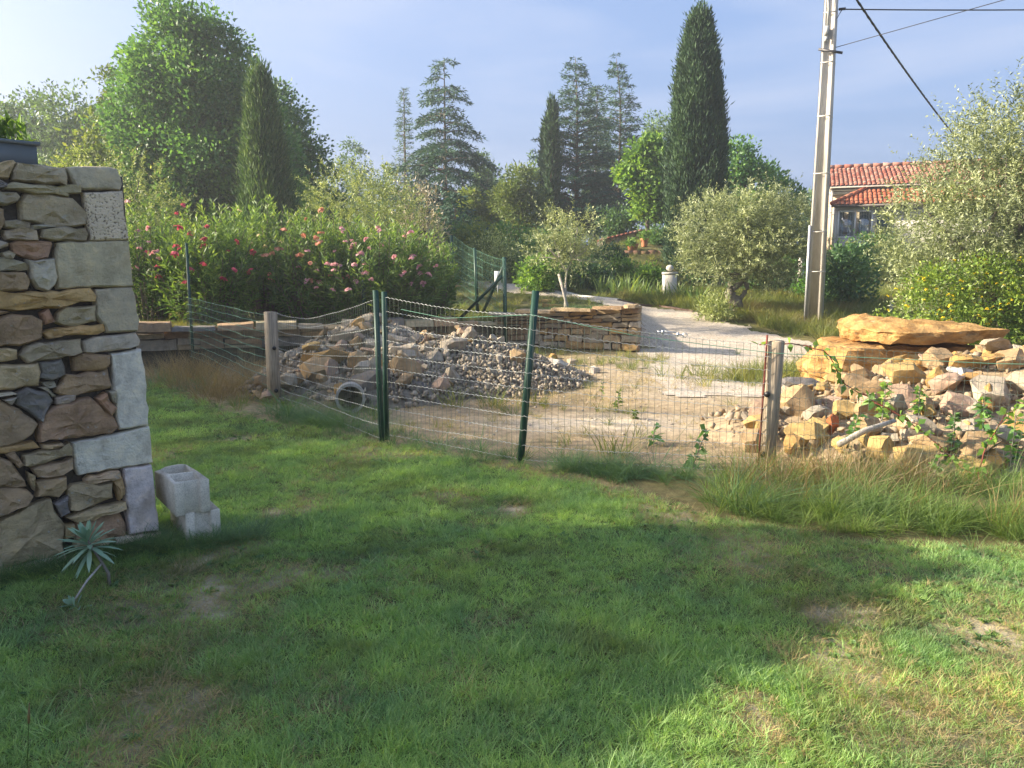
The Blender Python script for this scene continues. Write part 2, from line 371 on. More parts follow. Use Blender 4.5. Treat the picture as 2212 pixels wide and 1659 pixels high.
# gravel drive, a sheet 8 mm over the earth
dx = np.arange(0.0, 9.6, .12); dy = np.arange(9.0, 29, .12)
dx = np.arange(-3.2, 9.2, .13); DX, DY = np.meshgrid(dx, dy); q = DX.ravel(); w = DY.ravel()
msk = drive_mask(q, w).reshape(DX.shape) > 0.5
cell = msk[:-1, :-1] & msk[1:, :-1] & msk[:-1, 1:] & msk[1:, 1:]
i0 = (np.arange(len(dy) - 1)[:, None] * len(dx) + np.arange(len(dx) - 1)[None])[cell]
Fd = np.stack([i0, i0 + 1, i0 + len(dx) + 1, i0 + len(dx)], 1); used = np.unique(Fd); rm = np.zeros(len(q), int); rm[used] = np.arange(len(used))
def m_gravel():
    m, nt, out = newmat('gravel'); p = worldpos(nt)
    v = nt.nodes.new('ShaderNodeTexVoronoi'); v.inputs['Scale'].default_value = 38; nt.links.new(p, v.inputs['Vector'])
    n1 = noise(nt, 1.2, 5, 0.6, p); n2 = noise(nt, 25, 4, 0.7, p)
    r = ramp(nt, [(0.3, (0.46, 0.40, 0.32)), (0.55, (0.56, 0.51, 0.43)), (0.72, (0.46, 0.41, 0.34))]); nt.links.new(n1.outputs['Fac'], r.inputs[0])
    hs = nt.nodes.new('ShaderNodeSeparateColor'); nt.links.new(v.outputs['Color'], hs.inputs[0])
    r2 = ramp(nt, [(0.0, (0.6, 0.58, 0.56)), (1.0, (1.25, 1.22, 1.2))]); nt.links.new(hs.outputs[0], r2.inputs[0])
    c = mixc(nt, 'MULTIPLY', 0.8, r.outputs[0], r2.outputs[0])
    r3 = ramp(nt, [(0.35, (0.75, 0.72, 0.68)), (0.65, (1.1, 1.1, 1.1))]); nt.links.new(n2.outputs['Fac'], r3.inputs[0]); c = mixc(nt, 'MULTIPLY', 0.8, c, r3.outputs[0])
    bsdf(nt, out, c, 0.95, 0.12, 0, v.outputs['Distance'], 0.6, 0.02); return m
drv = obj('driveway', mesh('driveway', np.c_[q[used], w[used], Hf(q[used], w[used]) + 0.008 + 0.008 * vn(q[used] * 9, w[used] * 9, 4)], rm[Fd], m_gravel(), True))
tag(drv, 'pale gravel drive curving back behind the low stone wall', None, None, 'structure')
def Hd(x, y): return float(Hf(np.array([x]), np.array([y]))[0])
# ------------------------------------------------------------------ dry stone walls
M_WALL = m_stone('wall_stone', 0.35, 0.7, 1.0, 8.0)
M_QUOIN = m_stone('dressed_stone', 0.1, 0.3, 0.9, 13.0)
M_CORE = m_simple('wall_core', (0.10, 0.088, 0.075), 1.0, 0.05, 0, 0.4, 12, 0.8, 30)
def m_speckled():
    m, nt, out = newmat('bush_hammered_stone'); p = objpos(nt); oi = nt.nodes.new('ShaderNodeObjectInfo')
    n = noise(nt, 75, 2, 0.5, p); r = ramp(nt, [(0.33, (0.3, 0.28, 0.27)), (0.44, (1, 1, 1))]); nt.links.new(n.outputs['Fac'], r.inputs[0])
    n2 = noise(nt, 5, 4, 0.6, p); r2 = ramp(nt, [(0.3, (0.82, 0.8, 0.76)), (0.7, (1.12, 1.1, 1.05))]); nt.links.new(n2.outputs['Fac'], r2.inputs[0])
    c = mixc(nt, 'MULTIPLY', 1.0, mixc(nt, 'MULTIPLY', 1.0, oi.outputs['Color'], r.outputs[0]), r2.outputs[0])
    bsdf(nt, out, c, 0.9, 0.2, 0, n.outputs['Fac'], 0.9, 0.02); return m
M_SPECK = m_speckled()
def poly_stone(P2, o, e1, e2, n, depth=0.12, proud=0.012, seg=0.05, jit=0.004, rough=0.008, seed=0, flat=0.0, grow=0.0):
    """stone from its outline P2 (metres in the wall plane) with rounded arrises and an uneven face; n points out of the wall"""
    r = np.random.default_rng(seed); P2 = np.asarray(P2, float)
    a = 0.5 * np.sum(P2[:, 0] * np.roll(P2[:, 1], -1) - np.roll(P2[:, 0], -1) * P2[:, 1])
    if a < 0: P2 = P2[::-1]
    out = []
    for i in range(len(P2)):
        A = P2[i]; B = P2[(i + 1) % len(P2)]; k = max(1, int(round(np.linalg.norm(B - A) / seg)))
        for j in range(k): out.append(A + (B - A) * j / k)
    Q = np.array(out); c = Q.mean(0); Q = Q + unit(Q - c) * grow + r.normal(0, jit, (len(out), 2)); m = len(Q)
    size = math.sqrt(max(abs(a), 1e-4)); bev = min(0.008, size * .05)
    d = Q - c; ln = np.linalg.norm(d, axis=1, keepdims=True)
    def ring(f): return c + d * np.maximum(0.05, 1 - f / ln) if f > 0 else Q
    rings = [(Q, -depth), (Q, -bev * 1.3), (ring(bev * .55), proud * .3), (ring(bev * 1.6), proud), (c + d * .7, proud + 0.15 * rough), (c + d * .35, proud + 0.2 * rough)]
    tl = r.normal(0, 0.03 * (1 - flat), 2)
    V = []
    for k, (R, h) in enumerate(rings):
        hh = np.full(m, h)
        if k >= 2:
            s = np.array([mnoise.noise(Vector((p[0] * 7 + seed * 3.1, p[1] * 13, seed))) + .6 * mnoise.noise(Vector((p[0] * 22 + seed, p[1] * 30, seed * .7))) for p in R])
            hh = hh + s * rough * (1.0 if k > 2 else .4) + r.normal(0, rough * .22, m) + (R - c) @ tl
        V.append(o + R[:, :1] * e1 + R[:, 1:] * e2 + hh[:, None] * n)
    V.append((o + c[0] * e1 + c[1] * e2 + (proud + rough * .6) * n)[None]); V = np.concatenate(V)
    F = []; j = np.arange(m); k2 = (j + 1) % m
    for k in range(len(rings) - 1): F.append(np.stack([k * m + j, k * m + k2, (k + 1) * m + k2, (k + 1) * m + j], 1))
    t = (len(rings) - 1) * m
    T = np.stack([t + j, t + k2, np.full(m, len(V) - 1)], 1)
    return V, [np.concatenate(F), T]
def smesh(*a):
    m = mesh(*a); m.set_sharp_from_angle(angle=.5); return m
C_OL = (0.50, 0.435, 0.29); C_GR = (0.48, 0.42, 0.32); C_OR = (0.62, 0.42, 0.19); C_BR = (0.44, 0.305, 0.185); C_TN = (0.55, 0.42, 0.255)
C_WH = (0.86, 0.8, 0.69); C_DG = (0.24, 0.23, 0.215); C_LT = (0.68, 0.6, 0.47); C_RD = (0.48, 0.285, 0.19); C_QU = (0.57, 0.495, 0.37)
Z1 = [  # traced on the upper crop: (outline, colour, dressed)
 ([(-40,110),(60,92),(110,85),(150,105),(100,235),(-40,245)],C_TN,0), ([(112,158),(160,105),(300,120),(605,155),(615,300),(560,303),(420,290),(108,258)],C_OL,0),
 ([(612,150),(700,128),(1100,150),(1140,300),(1115,350),(762,345),(704,310)],C_QU,1), ([(60,300),(120,270),(400,310),(640,310),(750,320),(755,375),(640,382),(630,412),(300,390),(62,342)],C_OL,0),
 ([(-40,248),(58,290),(58,322),(-40,335)],C_DG,0), ([(-40,370),(140,385),(178,430),(165,465),(-40,475)],C_GR,0),
 ([(778,378),(1140,358),(1160,570),(1200,818),(842,823),(810,600)],C_LT,2), ([(185,440),(240,405),(560,410),(690,440),(760,500),(800,580),(800,660),(700,698),(520,690),(290,652),(195,620)],C_OL,0),
 ([(-40,500),(45,525),(35,600),(20,640),(10,740),(-40,760)],C_BR,0), ([(40,652),(160,622),(286,660),(270,705),(150,713),(50,690)],C_GR,0), ([(296,682),(420,668),(508,693),(380,715),(300,717)],C_GR,0),
 ([(32,722),(200,714),(338,737),(345,813),(60,816),(37,790)],C_OL,0), ([(387,727),(520,704),(790,724),(820,752),(800,818),(500,823),(392,798)],C_OL,0), ([(-40,815),(65,830),(80,893),(-40,925)],C_GR,0),
 ([(92,852),(160,832),(470,830),(481,862),(453,983),(330,988),(210,963),(132,928)],C_RD,0), ([(542,836),(1200,824),(1242,1248),(542,1273),(527,1150),(512,930)],C_QU,1), ([(7,942),(88,907),(133,960),(118,983),(42,983)],C_GR,0),
 ([(-40,987),(150,1007),(238,1032),(263,1060),(248,1103),(-40,1106)],C_GR,0), ([(238,1003),(500,994),(523,1080),(518,1238),(440,1283),(352,1278),(302,1180)],C_LT,0), ([(-40,1122),(238,1122),(283,1180),(268,1240),(238,1278),(-40,1290)],C_BR,0),
 ([(-40,1300),(400,1310),(640,1290),(830,1275),(883,1340),(878,1388),(740,1400),(560,1448),(180,1468),(-40,1455)],C_OR,0), ([(887,1277),(1240,1255),(1290,1560),(1288,1665),(1000,1680),(977,1620),(892,1520)],C_QU,1),
 ([(518,1502),(600,1452),(883,1432),(888,1573),(562,1618),(522,1578)],C_OL,0), ([(372,1500),(458,1463),(508,1583),(412,1608)],C_RD,0), ([(-40,1463),(73,1482),(-40,1535)],C_TN,0)]
Z2 = [
 ([(-30,75),(60,47),(160,52),(208,77),(216,178),(100,213),(-30,218)],C_BR,0), ([(224,147),(300,122),(470,100),(543,97),(546,130),(500,150),(400,153),(260,180),(232,170)],C_OR,0), ([(102,242),(140,214),(300,187),(418,182),(426,253),(300,288),(150,298),(102,265)],C_OL,0),
 ([(-30,228),(93,234),(93,288),(-30,305)],C_TN,0), ([(430,187),(500,167),(710,150),(733,185),(728,215),(530,250),(442,253)],C_LT,1), ([(380,277),(420,260),(568,264),(571,308),(540,338),(392,340)],C_BR,0), ([(207,307),(328,287),(338,363),(260,393),(212,383)],C_DG,0),
 ([(-30,315),(193,307),(208,390),(188,418),(60,443),(-30,452)],C_TN,0), ([(284,440),(350,367),(568,347),(581,418),(510,460),(330,473),(287,463)],C_BR,0), ([(227,407),(283,400),(288,423),(260,433),(227,423)],C_GR,0),
 ([(580,257),(735,232),(748,300),(778,628),(622,653),(607,560),(592,420)],C_WH,1), ([(87,457),(150,437),(238,462),(276,505),(214,617),(142,553),(82,523)],C_DG,0), ([(200,430),(240,432),(286,472),(268,474)],C_GR,0), ([(-30,462),(50,452),(78,470),(-30,480)],C_LT,0),
 ([(14,491),(79,480),(60,523)],C_LT,0), ([(287,496),(378,472),(383,489),(302,520)],C_GR,0), ([(192,703),(212,602),(280,532),(468,477),(518,522),(598,602),(613,640),(578,666),(400,693),(202,710)],C_BR,0), ([(502,481),(549,464),(598,540),(584,578),(522,520)],C_RD,0),
 ([(562,461),(597,451),(599,523),(577,499)],C_GR,0), ([(-30,488),(60,532),(130,572),(198,626),(168,678),(50,733),(-30,742)],C_BR,0), ([(-30,748),(170,714),(206,740),(140,756),(-30,780)],C_OR,0), ([(216,729),(320,717),(328,730),(260,746),(217,744)],C_TN,0),
 ([(114,791),(360,727),(376,741),(373,784),(160,840),(122,836)],C_TN,0), ([(168,852),(370,798),(376,863),(340,883),(230,903),(192,898)],C_TN,0), ([(384,721),(600,681),(778,637),(799,823),(411,890),(390,840)],C_WH,1), ([(32,786),(74,770),(123,839),(100,853)],C_BR,0),
 ([(-30,800),(50,827),(128,910),(138,952),(-30,952)],C_BR,0), ([(-30,958),(138,957),(173,1000),(148,1048),(-30,1115)],C_BR,0), ([(152,877),(184,897),(178,963),(156,928)],C_TN,0), ([(191,927),(230,907),(343,899),(346,963),(310,1003),(190,1003)],C_BR,0),
 ([(447,909),(470,892),(623,862),(626,903),(480,936),(452,934)],C_TN,0), ([(354,965),(372,937),(578,930),(590,1008),(400,1078),(367,1073)],C_TN,0), ([(592,921),(634,907),(648,985),(629,1023),(606,985)],C_OR,0), ([(297,1041),(348,997),(363,1073),(320,1098)],C_DG,0),
 ([(347,1106),(600,1032),(653,1027),(653,1068),(480,1123),(400,1143)],C_TN,0), ([(644,858),(795,834),(810,970),(830,1178),(682,1203),(662,1100)],C_WH,1), ([(-30,1145),(150,1062),(250,1017),(268,1022),(333,1150),(328,1250),(343,1298),(150,1343),(-30,1398)],C_TN,0),
 ([(342,1151),(388,1142),(393,1213),(346,1213)],C_BR,0), ([(402,1150),(520,1117),(620,1087),(653,1140),(653,1198),(480,1238),(402,1228)],C_BR,0), ([(602,1215),(835,1182),(838,1225),(602,1242)],C_LT,0), ([(-30,1400),(200,1338),(343,1307),(343,1342),(100,1402),(-30,1440)],C_LT,0), ([(402,1236),(598,1207),(598,1238),(402,1270)],C_TN,0)]
cor = at_z(345, 1165); lef = at_z(0, 1245)
e1 = (lef - cor); e1[2] = 0; e1 /= np.linalg.norm(e1)                       # along the wall, towards the camera's left
n0 = np.cross(e1, [0, 0, 1.0]); n0 = n0 if n0[1] < 0 else -n0
BAT = 0.03; e2 = unit(np.array([0, 0, 1.0]) - BAT * n0); nW = unit(n0 + np.array([0, 0, BAT])); oW = cor
def to_plane(fx, fy):
    px, py = fx / 1.82278, fy / 1.82278; d = pray(px, py); c0 = np.array([0, 0, EYE])
    t = np.dot(oW - c0, nW) / np.dot(d, nW); p = c0 + d * t - oW
    return np.dot(p, e1), np.dot(p, e2)
wall = thing('stone_wall', 'tall dry stone wall with dressed corner stones at the edge of the lawn', 'wall', tuple(cor))
k = 0; alls = []
for data, sc_, oy in ((Z1, 2.37, 600), (Z2, 1.3267, 1200)):
    for poly, colr, dr_ in data:
        P2 = [to_plane(x / sc_, y / sc_ + oy) for x, y in poly]; alls += P2
        v = rng.normal(1, .06)
        cc = np.array(colr) * v * (1 + rng.normal(0, .03, 3))
        V, F = poly_stone(P2, oW, e1, e2, nW, 0.14, 0.012 if dr_ else 0.01 + rng.random() * .022, 0.05, 0.0016 if dr_ == 2 else 0.0028 if dr_ else 0.005, 0.006 if dr_ else 0.022, 100 + k, 1 if dr_ else 0, .0025 if dr_ else .0045)
        s_ = obj('quoin' if dr_ else 'stone', smesh('wall_stone', V - cor, F, M_SPECK if dr_ == 2 else M_QUOIN if dr_ else M_WALL, True), wall, None, cc); k += 1
alls = np.array(alls); WTOP = 2.2
# the wall runs on past the edge of the photograph: random courses of stones in front of a dark core
def courses(w0, w1, h0, h1, rh, rl, gap, r):
    out = []; z = h0
    while z < h1 - .03:
        h = min(r.uniform(*rh), h1 - z); s = w0 - r.uniform(0, rl[0])
        if h1 - (z + h) < rh[0] * .6: h = h1 - z
        while s < w1:
            l = r.uniform(*rl) * (1.25 if h < (rh[0] + rh[1]) / 2 else .85); a = max(s, w0); b = min(s + l, w1)
            if b - a > 0.04:
                g = gap; j = lambda q: r.uniform(-q, q); hj = h * .13
                top = z + h - g + (0 if z + h >= h1 - .001 else j(hj)); 
                if h > .13 and r.random() < .22 and b - a > .12:
                    mid = z + h * r.uniform(.4, .6)
                    out.append([(a + g, z + g + j(.006)), (b - g, z + g + j(.006)), (b - g, mid - g), (a + g, mid - g + j(.01))]); out.append([(a + g, mid + g + j(.01)), (b - g, mid + g), (b - g, z + h - g), (a + g, top)])
                else:
                    out.append([(a + g + j(.008), z + g + j(.012)), ((a + b) / 2 + j(.05) * l, z + g * .6 + j(.008)), (b - g + j(.01), z + g + j(.012)), (b - g + j(.006), z + h * .5), (b - g - abs(j(.02)), z + h - g + j(.01)), ((a + b) / 2, top + j(.006)), (a + g + abs(j(.02)), z + h - g + j(.01)), (a + g + j(.006), z + h * .45)])
            s += l
        z += h
    return out
s_edge = max(to_plane(0, 1500)[0], to_plane(0, 800)[0])
rw = np.random.default_rng(3)
for P2 in courses(to_plane(-40, 1400)[0] + .02, s_edge + 1.2, 0.0, WTOP, (.1, .3), (.2, .6), .008, rw):
    cc = np.array([C_BR, C_TN, C_OL, C_GR, C_BR][rw.integers(5)]) * rw.normal(1, .07)
    V, F = poly_stone(P2, oW, e1, e2, nW, 0.12, 0.02, 0.12, 0.006, 0.014, 400 + k); obj('stone', smesh('wall_stone', V - cor, F, M_WALL, True), wall, None, cc); k += 1
def slab_box(s0, s1, t0, t1, d0, d1):
    V = np.array([oW + s * e1 + t * e2 + d * nW for s in (s0, s1) for t in (t0, t1) for d in (d0, d1)])
    return V, np.array([[0, 1, 3, 2], [4, 6, 7, 5], [0, 4, 5, 1], [2, 3, 7, 6], [0, 2, 6, 4], [1, 5, 7, 3]])
g = G(); V, F = slab_box(0.03, 5.6, -.1, 2.15, -.55, -.05); g.add(V, F)
obj('wall_core', g.mesh('wall_core', M_CORE, False, cor), wall)
def topr(s): return 2.2
# end face of the wall: stones that show from the lawn side
eN = unit(-e1)
for P2 in courses(-0.56, -0.1, 0.0, 2.2, (.14, .34), (.3, .6), .006, rw):
    V, F = poly_stone(P2, oW, nW, e2, eN, 0.05, 0.0, 0.12, 0.004, 0.006, 700 + k)
    V = V + e1 * 0.035 - 0 * nW
    obj('stone', smesh('wall_stone', V - cor, F, M_QUOIN, True), wall, None, np.array(C_QU) * rw.normal(1.1, .08)); k += 1
# low walls
def low_wall(name, label, a, b, h_a, h_b, rh, rl, pal, seed, dip=0.06, cop=None, thick=0.4, both_end=True):
    r = np.random.default_rng(seed); a3 = np.array([a[0], a[1], 0.0]); b3 = np.array([b[0], b[1], 0.0]); Lw = np.linalg.norm(b3 - a3); u = (b3 - a3) / Lw; nn = np.array([u[1], -u[0], 0.0])
    up = np.array([0, 0, 1.0]); za = float(base_h(a[1])) - .05; o_ = np.array([a[0], a[1], za])
    root = thing(name, label, 'wall', tuple(o_)); kk = 0
    hm = lambda s: h_a + (h_b - h_a) * s / Lw
    for P2 in courses(0, Lw, 0.0, 1.0, rh, rl, .004, r):
        P2 = [(x, y * hm(x)) for x, y in P2]
        c = np.array(pal[r.integers(len(pal))]) * r.normal(1, .1)
        V, F = poly_stone(P2, o_, u, up, nn, thick * .45, r.uniform(0, .05), 0.16, 0.008, 0.018, seed * 1000 + kk); kk += 1
        obj('stone', smesh('wall_stone', V - o_, F, M_WALL, True), root, None, c)
    # end face
    for (o2, uu, n2) in ((o_ + u * Lw - nn * 0.0, -nn, u),):
        for P2 in courses(0.02, thick, 0.0, 1.0, rh, (.2, .4), .004, r):
            P2 = [(x, y * h_b) for x, y in P2]; V, F = poly_stone(P2, o2 - u * .03, uu, up, n2, .12, .0, 0.16, .006, .012, seed * 1000 + kk); kk += 1
            obj('stone', smesh('wall_stone', V - o_, F, M_WALL, True), root, None, np.array(pal[r.integers(len(pal))]) * r.normal(1, .1))
    g = G(); c0 = (a3 + b3) / 2 - nn * (thick / 2 + .03); 
    Vb = np.array([o_ + u * s - nn * d + up * z for s, hh in ((.03, h_a), (Lw - .06, h_b)) for d in (.05, thick) for z in (-.1, hh * .97)])
    g.add(Vb, np.array([[0, 1, 3, 2], [4, 6, 7, 5], [0, 4, 5, 1], [2, 3, 7, 6], [0, 2, 6, 4], [1, 5, 7, 3]])); obj('wall_core', g.mesh('wall_core', M_CORE, False, o_), root)
    # coping slabs
    if cop:
        s = 0.0
        while s < Lw - .05:
            l = min(r.uniform(.35, .8), Lw - s); t = r.uniform(*cop); zz = hm(s + l / 2)
            P2 = [(s + .008, .02), (s + l * .5, -.05 + r.uniform(-.03, .02)), (s + l - .008, .01), (s + l - .01, -thick - .02), (s + l * .5, -thick - .05), (s + .01, -thick)]
            V, F = poly_stone([(x, y) for x, y in P2], o_ + up * (zz - .01), u, -nn, up, .005 , t, 0.13, 0.01, 0.012, seed * 1000 + kk); kk += 1
            # seat the slab on the wall head
            obj('coping_stone', smesh('coping_stone', V - o_, F, M_WALL, True), root, None, np.array(pal[r.integers(len(pal))]) * r.normal(1.1, .12)); s += l
    return root
PALR = [np.array(c) * .8 for c in (C_TN, C_TN, C_GR, C_OR, C_BR, C_LT)]
low_wall('stone_wall', 'low retaining wall of small tan stones, free end by the gravel drive', WALL_R0, WALL_R1, .66, .86, (.08, .2), (.16, .5), PALR, 21, cop=(.03, .06))
low_wall('stone_wall', 'low wall of big rough boulders below the oleanders', WALL_L0, WALL_L1, .62, .60, (.22, .46), (.35, 1.2), [C_GR, C_BR, C_BR, C_DG, C_OL, C_TN], 22, cop=(.02, .16))

# ------------------------------------------------------------------ hollow concrete blocks by the wall
def m_block():
    m, nt, out = newmat('concrete_block'); p = objpos(nt)
    n = noise(nt, 160, 3, 0.7, p); n2 = noise(nt, 8, 4, 0.6, p)
    r = ramp(nt, [(0.3, (0.42, 0.385, 0.32)), (0.5, (0.72, 0.66, 0.55)), (0.7, (0.84, 0.78, 0.67))]); nt.links.new(n.outputs['Fac'], r.inputs[0])
    r2 = ramp(nt, [(0.3, (0.8, 0.79, 0.77)), (0.7, (1.12, 1.12, 1.1))]); nt.links.new(n2.outputs['Fac'], r2.inputs[0])
    bsdf(nt, out, mixc(nt, 'MULTIPLY', 1.0, r.outputs[0], r2.outputs[0]), 0.95, 0.1, 0, n.outputs['Fac'], 0.8, 0.006); return m
M_BLOCK = m_block()
def block_mesh():
    # 50 x 20 x 20 hollow block: tongue-and-groove ends, two cells, thin shells, chipped rim
    hx, hy = .25, .1
    end = [(hx, -hy), (hx, -.048), (hx - .028, -.038), (hx - .028, .038), (hx, .048), (hx, hy)]
    outl = end + [(-x, -y) for x, y in end]
    cell = lambda x0, x1: [(x0, -.066), (x0 + .012, -.074), (x1 - .012, -.074), (x1, -.066), (x1, .066), (x1 - .012, .074), (x0 + .012, .074), (x0, .066)][::-1]
    V, F = prism(outl, 0, .2, [cell(-.2, -.018), cell(.018, .2)])
    bm = bmesh.new(); me = mesh('t', V, F); bm.from_mesh(me); bmesh.ops.recalc_face_normals(bm, faces=bm.faces)
    bmesh.ops.bevel(bm, geom=[e for e in bm.edges if len(e.link_faces) == 2 and e.calc_face_angle(0) > .6], offset=.004, segments=1, affect='EDGES')
    bmesh.ops.triangulate(bm, faces=[f for f in bm.faces if len(f.verts) > 4])
    bmesh.ops.subdivide_edges(bm, edges=[e for e in bm.edges if e.calc_length() > .07], cuts=1)
    for v in bm.verts:
        q = mnoise.noise(v.co * 35); s = mnoise.noise(v.co * 9 + Vector((3, 1, 7)))
        v.co += v.normal * (q * .0022)
        if v.co.z > .19 and s > .05: v.co.z -= .022 * (s - .05) * 3
    o = bpy.data.meshes.new('concrete_block'); bm.to_mesh(o); bm.free(); o.materials.append(M_BLOCK); return o
bme = block_mesh()
bl0 = at_z(402, 1166); ang = math.atan2(.88, -.18)
eb = at_z(465, 1150)
b0 = obj('concrete_block', bme, None, (-2.0, 4.675, Hd(-1.9, 4.6) - .012)); b0.rotation_euler = (0, .012, math.radians(124))
tag(b0, 'hollow grey concrete block on the grass under another block', 'concrete block')
b1 = obj('concrete_block', bme, None, (-2.05, 4.63, Hd(-1.9, 4.6) + .19)); b1.rotation_euler = (0, -.01, math.radians(127))
tag(b1, 'hollow grey concrete block lying on top of another, open cell upward', 'concrete block')

# ------------------------------------------------------------------ planter on the wall
M_PLANT = m_simple('grey_planter', (0.13, 0.16, 0.18), 0.55, 0.4, 0, 0.1, 4, 0.05)
pc = at_y(30, 352, 4.05); pz = 2.2
pl_o = at_z(58, 350, pz + .02)
c0 = oW + 1.02 * e1 + e2 * 2.2 - n0 * .3 if False else None
s0, t0 = to_plane(172, 640)
cpl = oW + (s0 + .34) * e1 + e2 * 2.165 - nW * .16; rzp = math.atan2(e1[1], e1[0])
planter = thing('planter', 'long slate grey planter box standing on the stone wall top', 'planter', (cpl[0], cpl[1], cpl[2]), rzp)
def box_ring(hx, hy, z0, z1, th, fl=.02):
    V, F = prism([(-hx, -hy), (hx, -hy), (hx, hy), (-hx, hy)], z0, z1, [[(-hx + th, -hy + th), (-hx + th, hy - th), (hx - th, hy - th), (hx - th, -hy + th)]])
    return V, F
g = G(); g.add(*box_ring(.33, .09, 0, .118, .012)); g.add(*box((0, 0, .012), (.63, .15, .02))); obj('planter_body', g.mesh('planter_body', M_PLANT), planter)
g = G(); g.add(*box_ring(.345, .105, .12, .137, .03)); obj('planter_rim', g.mesh('planter_rim', M_PLANT), planter)
M_SOIL = m_simple('potting_soil', (0.035, 0.025, 0.018), 1.0, 0.05)
g = G(); g.add(*box((0, 0, .098), (.60, .15, .02))); obj('soil', g.mesh('soil', M_SOIL), planter)
# ------------------------------------------------------------------ foliage helpers
def kites(P, D, Lg, Wd, fold=0.12, droop=0.0):
    """leaf-sized kites: P base, D direction"""
    n = len(P); D = unit(D); Lg = np.broadcast_to(Lg, (n,)); Wd = np.broadcast_to(Wd, (n,))
    s = unit(np.cross(D, rsph(n))); nn = np.cross(s, D)
    mid = P + D * (Lg * .42)[:, None] + nn * (Lg * fold)[:, None]
    tip = P + D * Lg[:, None]; tip[:, 2] -= Lg * droop
    V = np.stack([P, mid + s * (Wd / 2)[:, None], tip, mid - s * (Wd / 2)[:, None]], 1).reshape(-1, 3)
    F = np.arange(n * 4).reshape(n, 4); return V, F
def leafmesh(name, P, D, L, W, mat, rnd, off, fold=.12, droop=0.0):
    V, F = kites(P, D, L, W, fold, droop); return mesh(name, V - np.asarray(off), F, mat, False, np.repeat(rnd, 4))
M_BARK = m_simple('bark', (0.13, 0.105, 0.08), 0.95, 0.1, 0, 0.4, 8, 0.8, 25)
M_BARKO = m_simple('olive_bark', (0.20, 0.18, 0.15), 0.95, 0.1, 0, 0.4, 8, 0.8, 25)
LF = {
 'oak': m_leaf('oak_leaf', (.022, .055, .024), (.04, .092, .032), (.075, .135, .038), .38),
 'dark': m_leaf('dark_leaf', (.02, .045, .023), (.034, .072, .031), (.055, .1, .038), .32),
 'far': m_leaf('far_leaf', (.03, .055, .03), (.045, .08, .035), (.07, .11, .045), .3),
 'bright': m_leaf('bright_leaf', (.03, .068, .018), (.06, .112, .025), (.105, .16, .036), .4),
 'yellow': m_leaf('yellow_leaf', (.035, .058, .018), (.062, .088, .024), (.105, .12, .032), .4),
 'pine': m_leaf('pine_leaf', (.03, .05, .018), (.055, .08, .025), (.09, .11, .035), .25),
 'cyp': m_leaf('cypress_leaf', (.009, .022, .011), (.017, .038, .018), (.034, .06, .025), .15, None, .7),
 'cypy': m_leaf('cypress_leaf_light', (.014, .034, .014), (.028, .056, .02), (.06, .088, .03), .2, None, .7),
 'cedar': m_leaf('cedar_needle', (.011, .028, .021), (.02, .046, .034), (.036, .07, .05), .15, None, .7),
 'cedarp': m_leaf('cedar_needle_pale', (.02, .04, .029), (.034, .062, .044), (.055, .088, .062), .18, None, .7),
 'olive': m_leaf('olive_leaf', (.055, .07, .035), (.115, .135, .07), (.24, .26, .17), .25, (1.3, 1.3, .7), .42),
 'olivey': m_leaf('olive_leaf_green', (.06, .08, .03), (.12, .145, .055), (.24, .26, .13), .3, (1.3, 1.3, .6), .42),
 'olean': m_leaf('oleander_leaf', (.026, .053, .02), (.055, .096, .03), (.115, .155, .044), .35),
 'dead': m_leaf('bare_twig_leaf', (.10, .09, .08), (.15, .135, .115), (.2, .18, .15), .2),
 'broom': m_leaf('broom_leaf', (.03, .055, .015), (.07, .11, .02), (.13, .17, .03), .3),
 'spurge': m_leaf('spurge_leaf', (.07, .12, .085), (.11, .17, .125), (.17, .235, .17), .15, (1.1, 1.1, .8), .6, .5, .2),
}
M_TWIG = m_simple('twig', (0.17, 0.14, 0.11), 0.95, 0.1)
def wobble_path(a, b, k, amp, sag=0.0):
    t = np.linspace(0, 1, k)[:, None]; P = a + (b - a) * t
    off = rng.normal(0, amp, (k, 3)); off[0] = 0; off = np.cumsum(off, 0) * .5; P = P + off * (t * (1.2 - .2 * t)); P[:, 2] += sag * (t[:, 0] * (1 - t[:, 0])) * 4
    return P
def lobes_points(lobes, K, shell=.55):
    """clump centres spread through lobes (cx,cy,cz,rx,ry,rz)"""
    w = np.array([l[3] * l[4] * l[5] for l in lobes]) ** .67; w /= w.sum()
    i = rng.choice(len(lobes), K, p=w); L_ = np.array(lobes)[i]
    d = rsph(K); r = shell + (1 - shell) * rng.random(K) ** .6; C = L_[:, :3] + d * L_[:, 3:6] * r[:, None]; return C, d
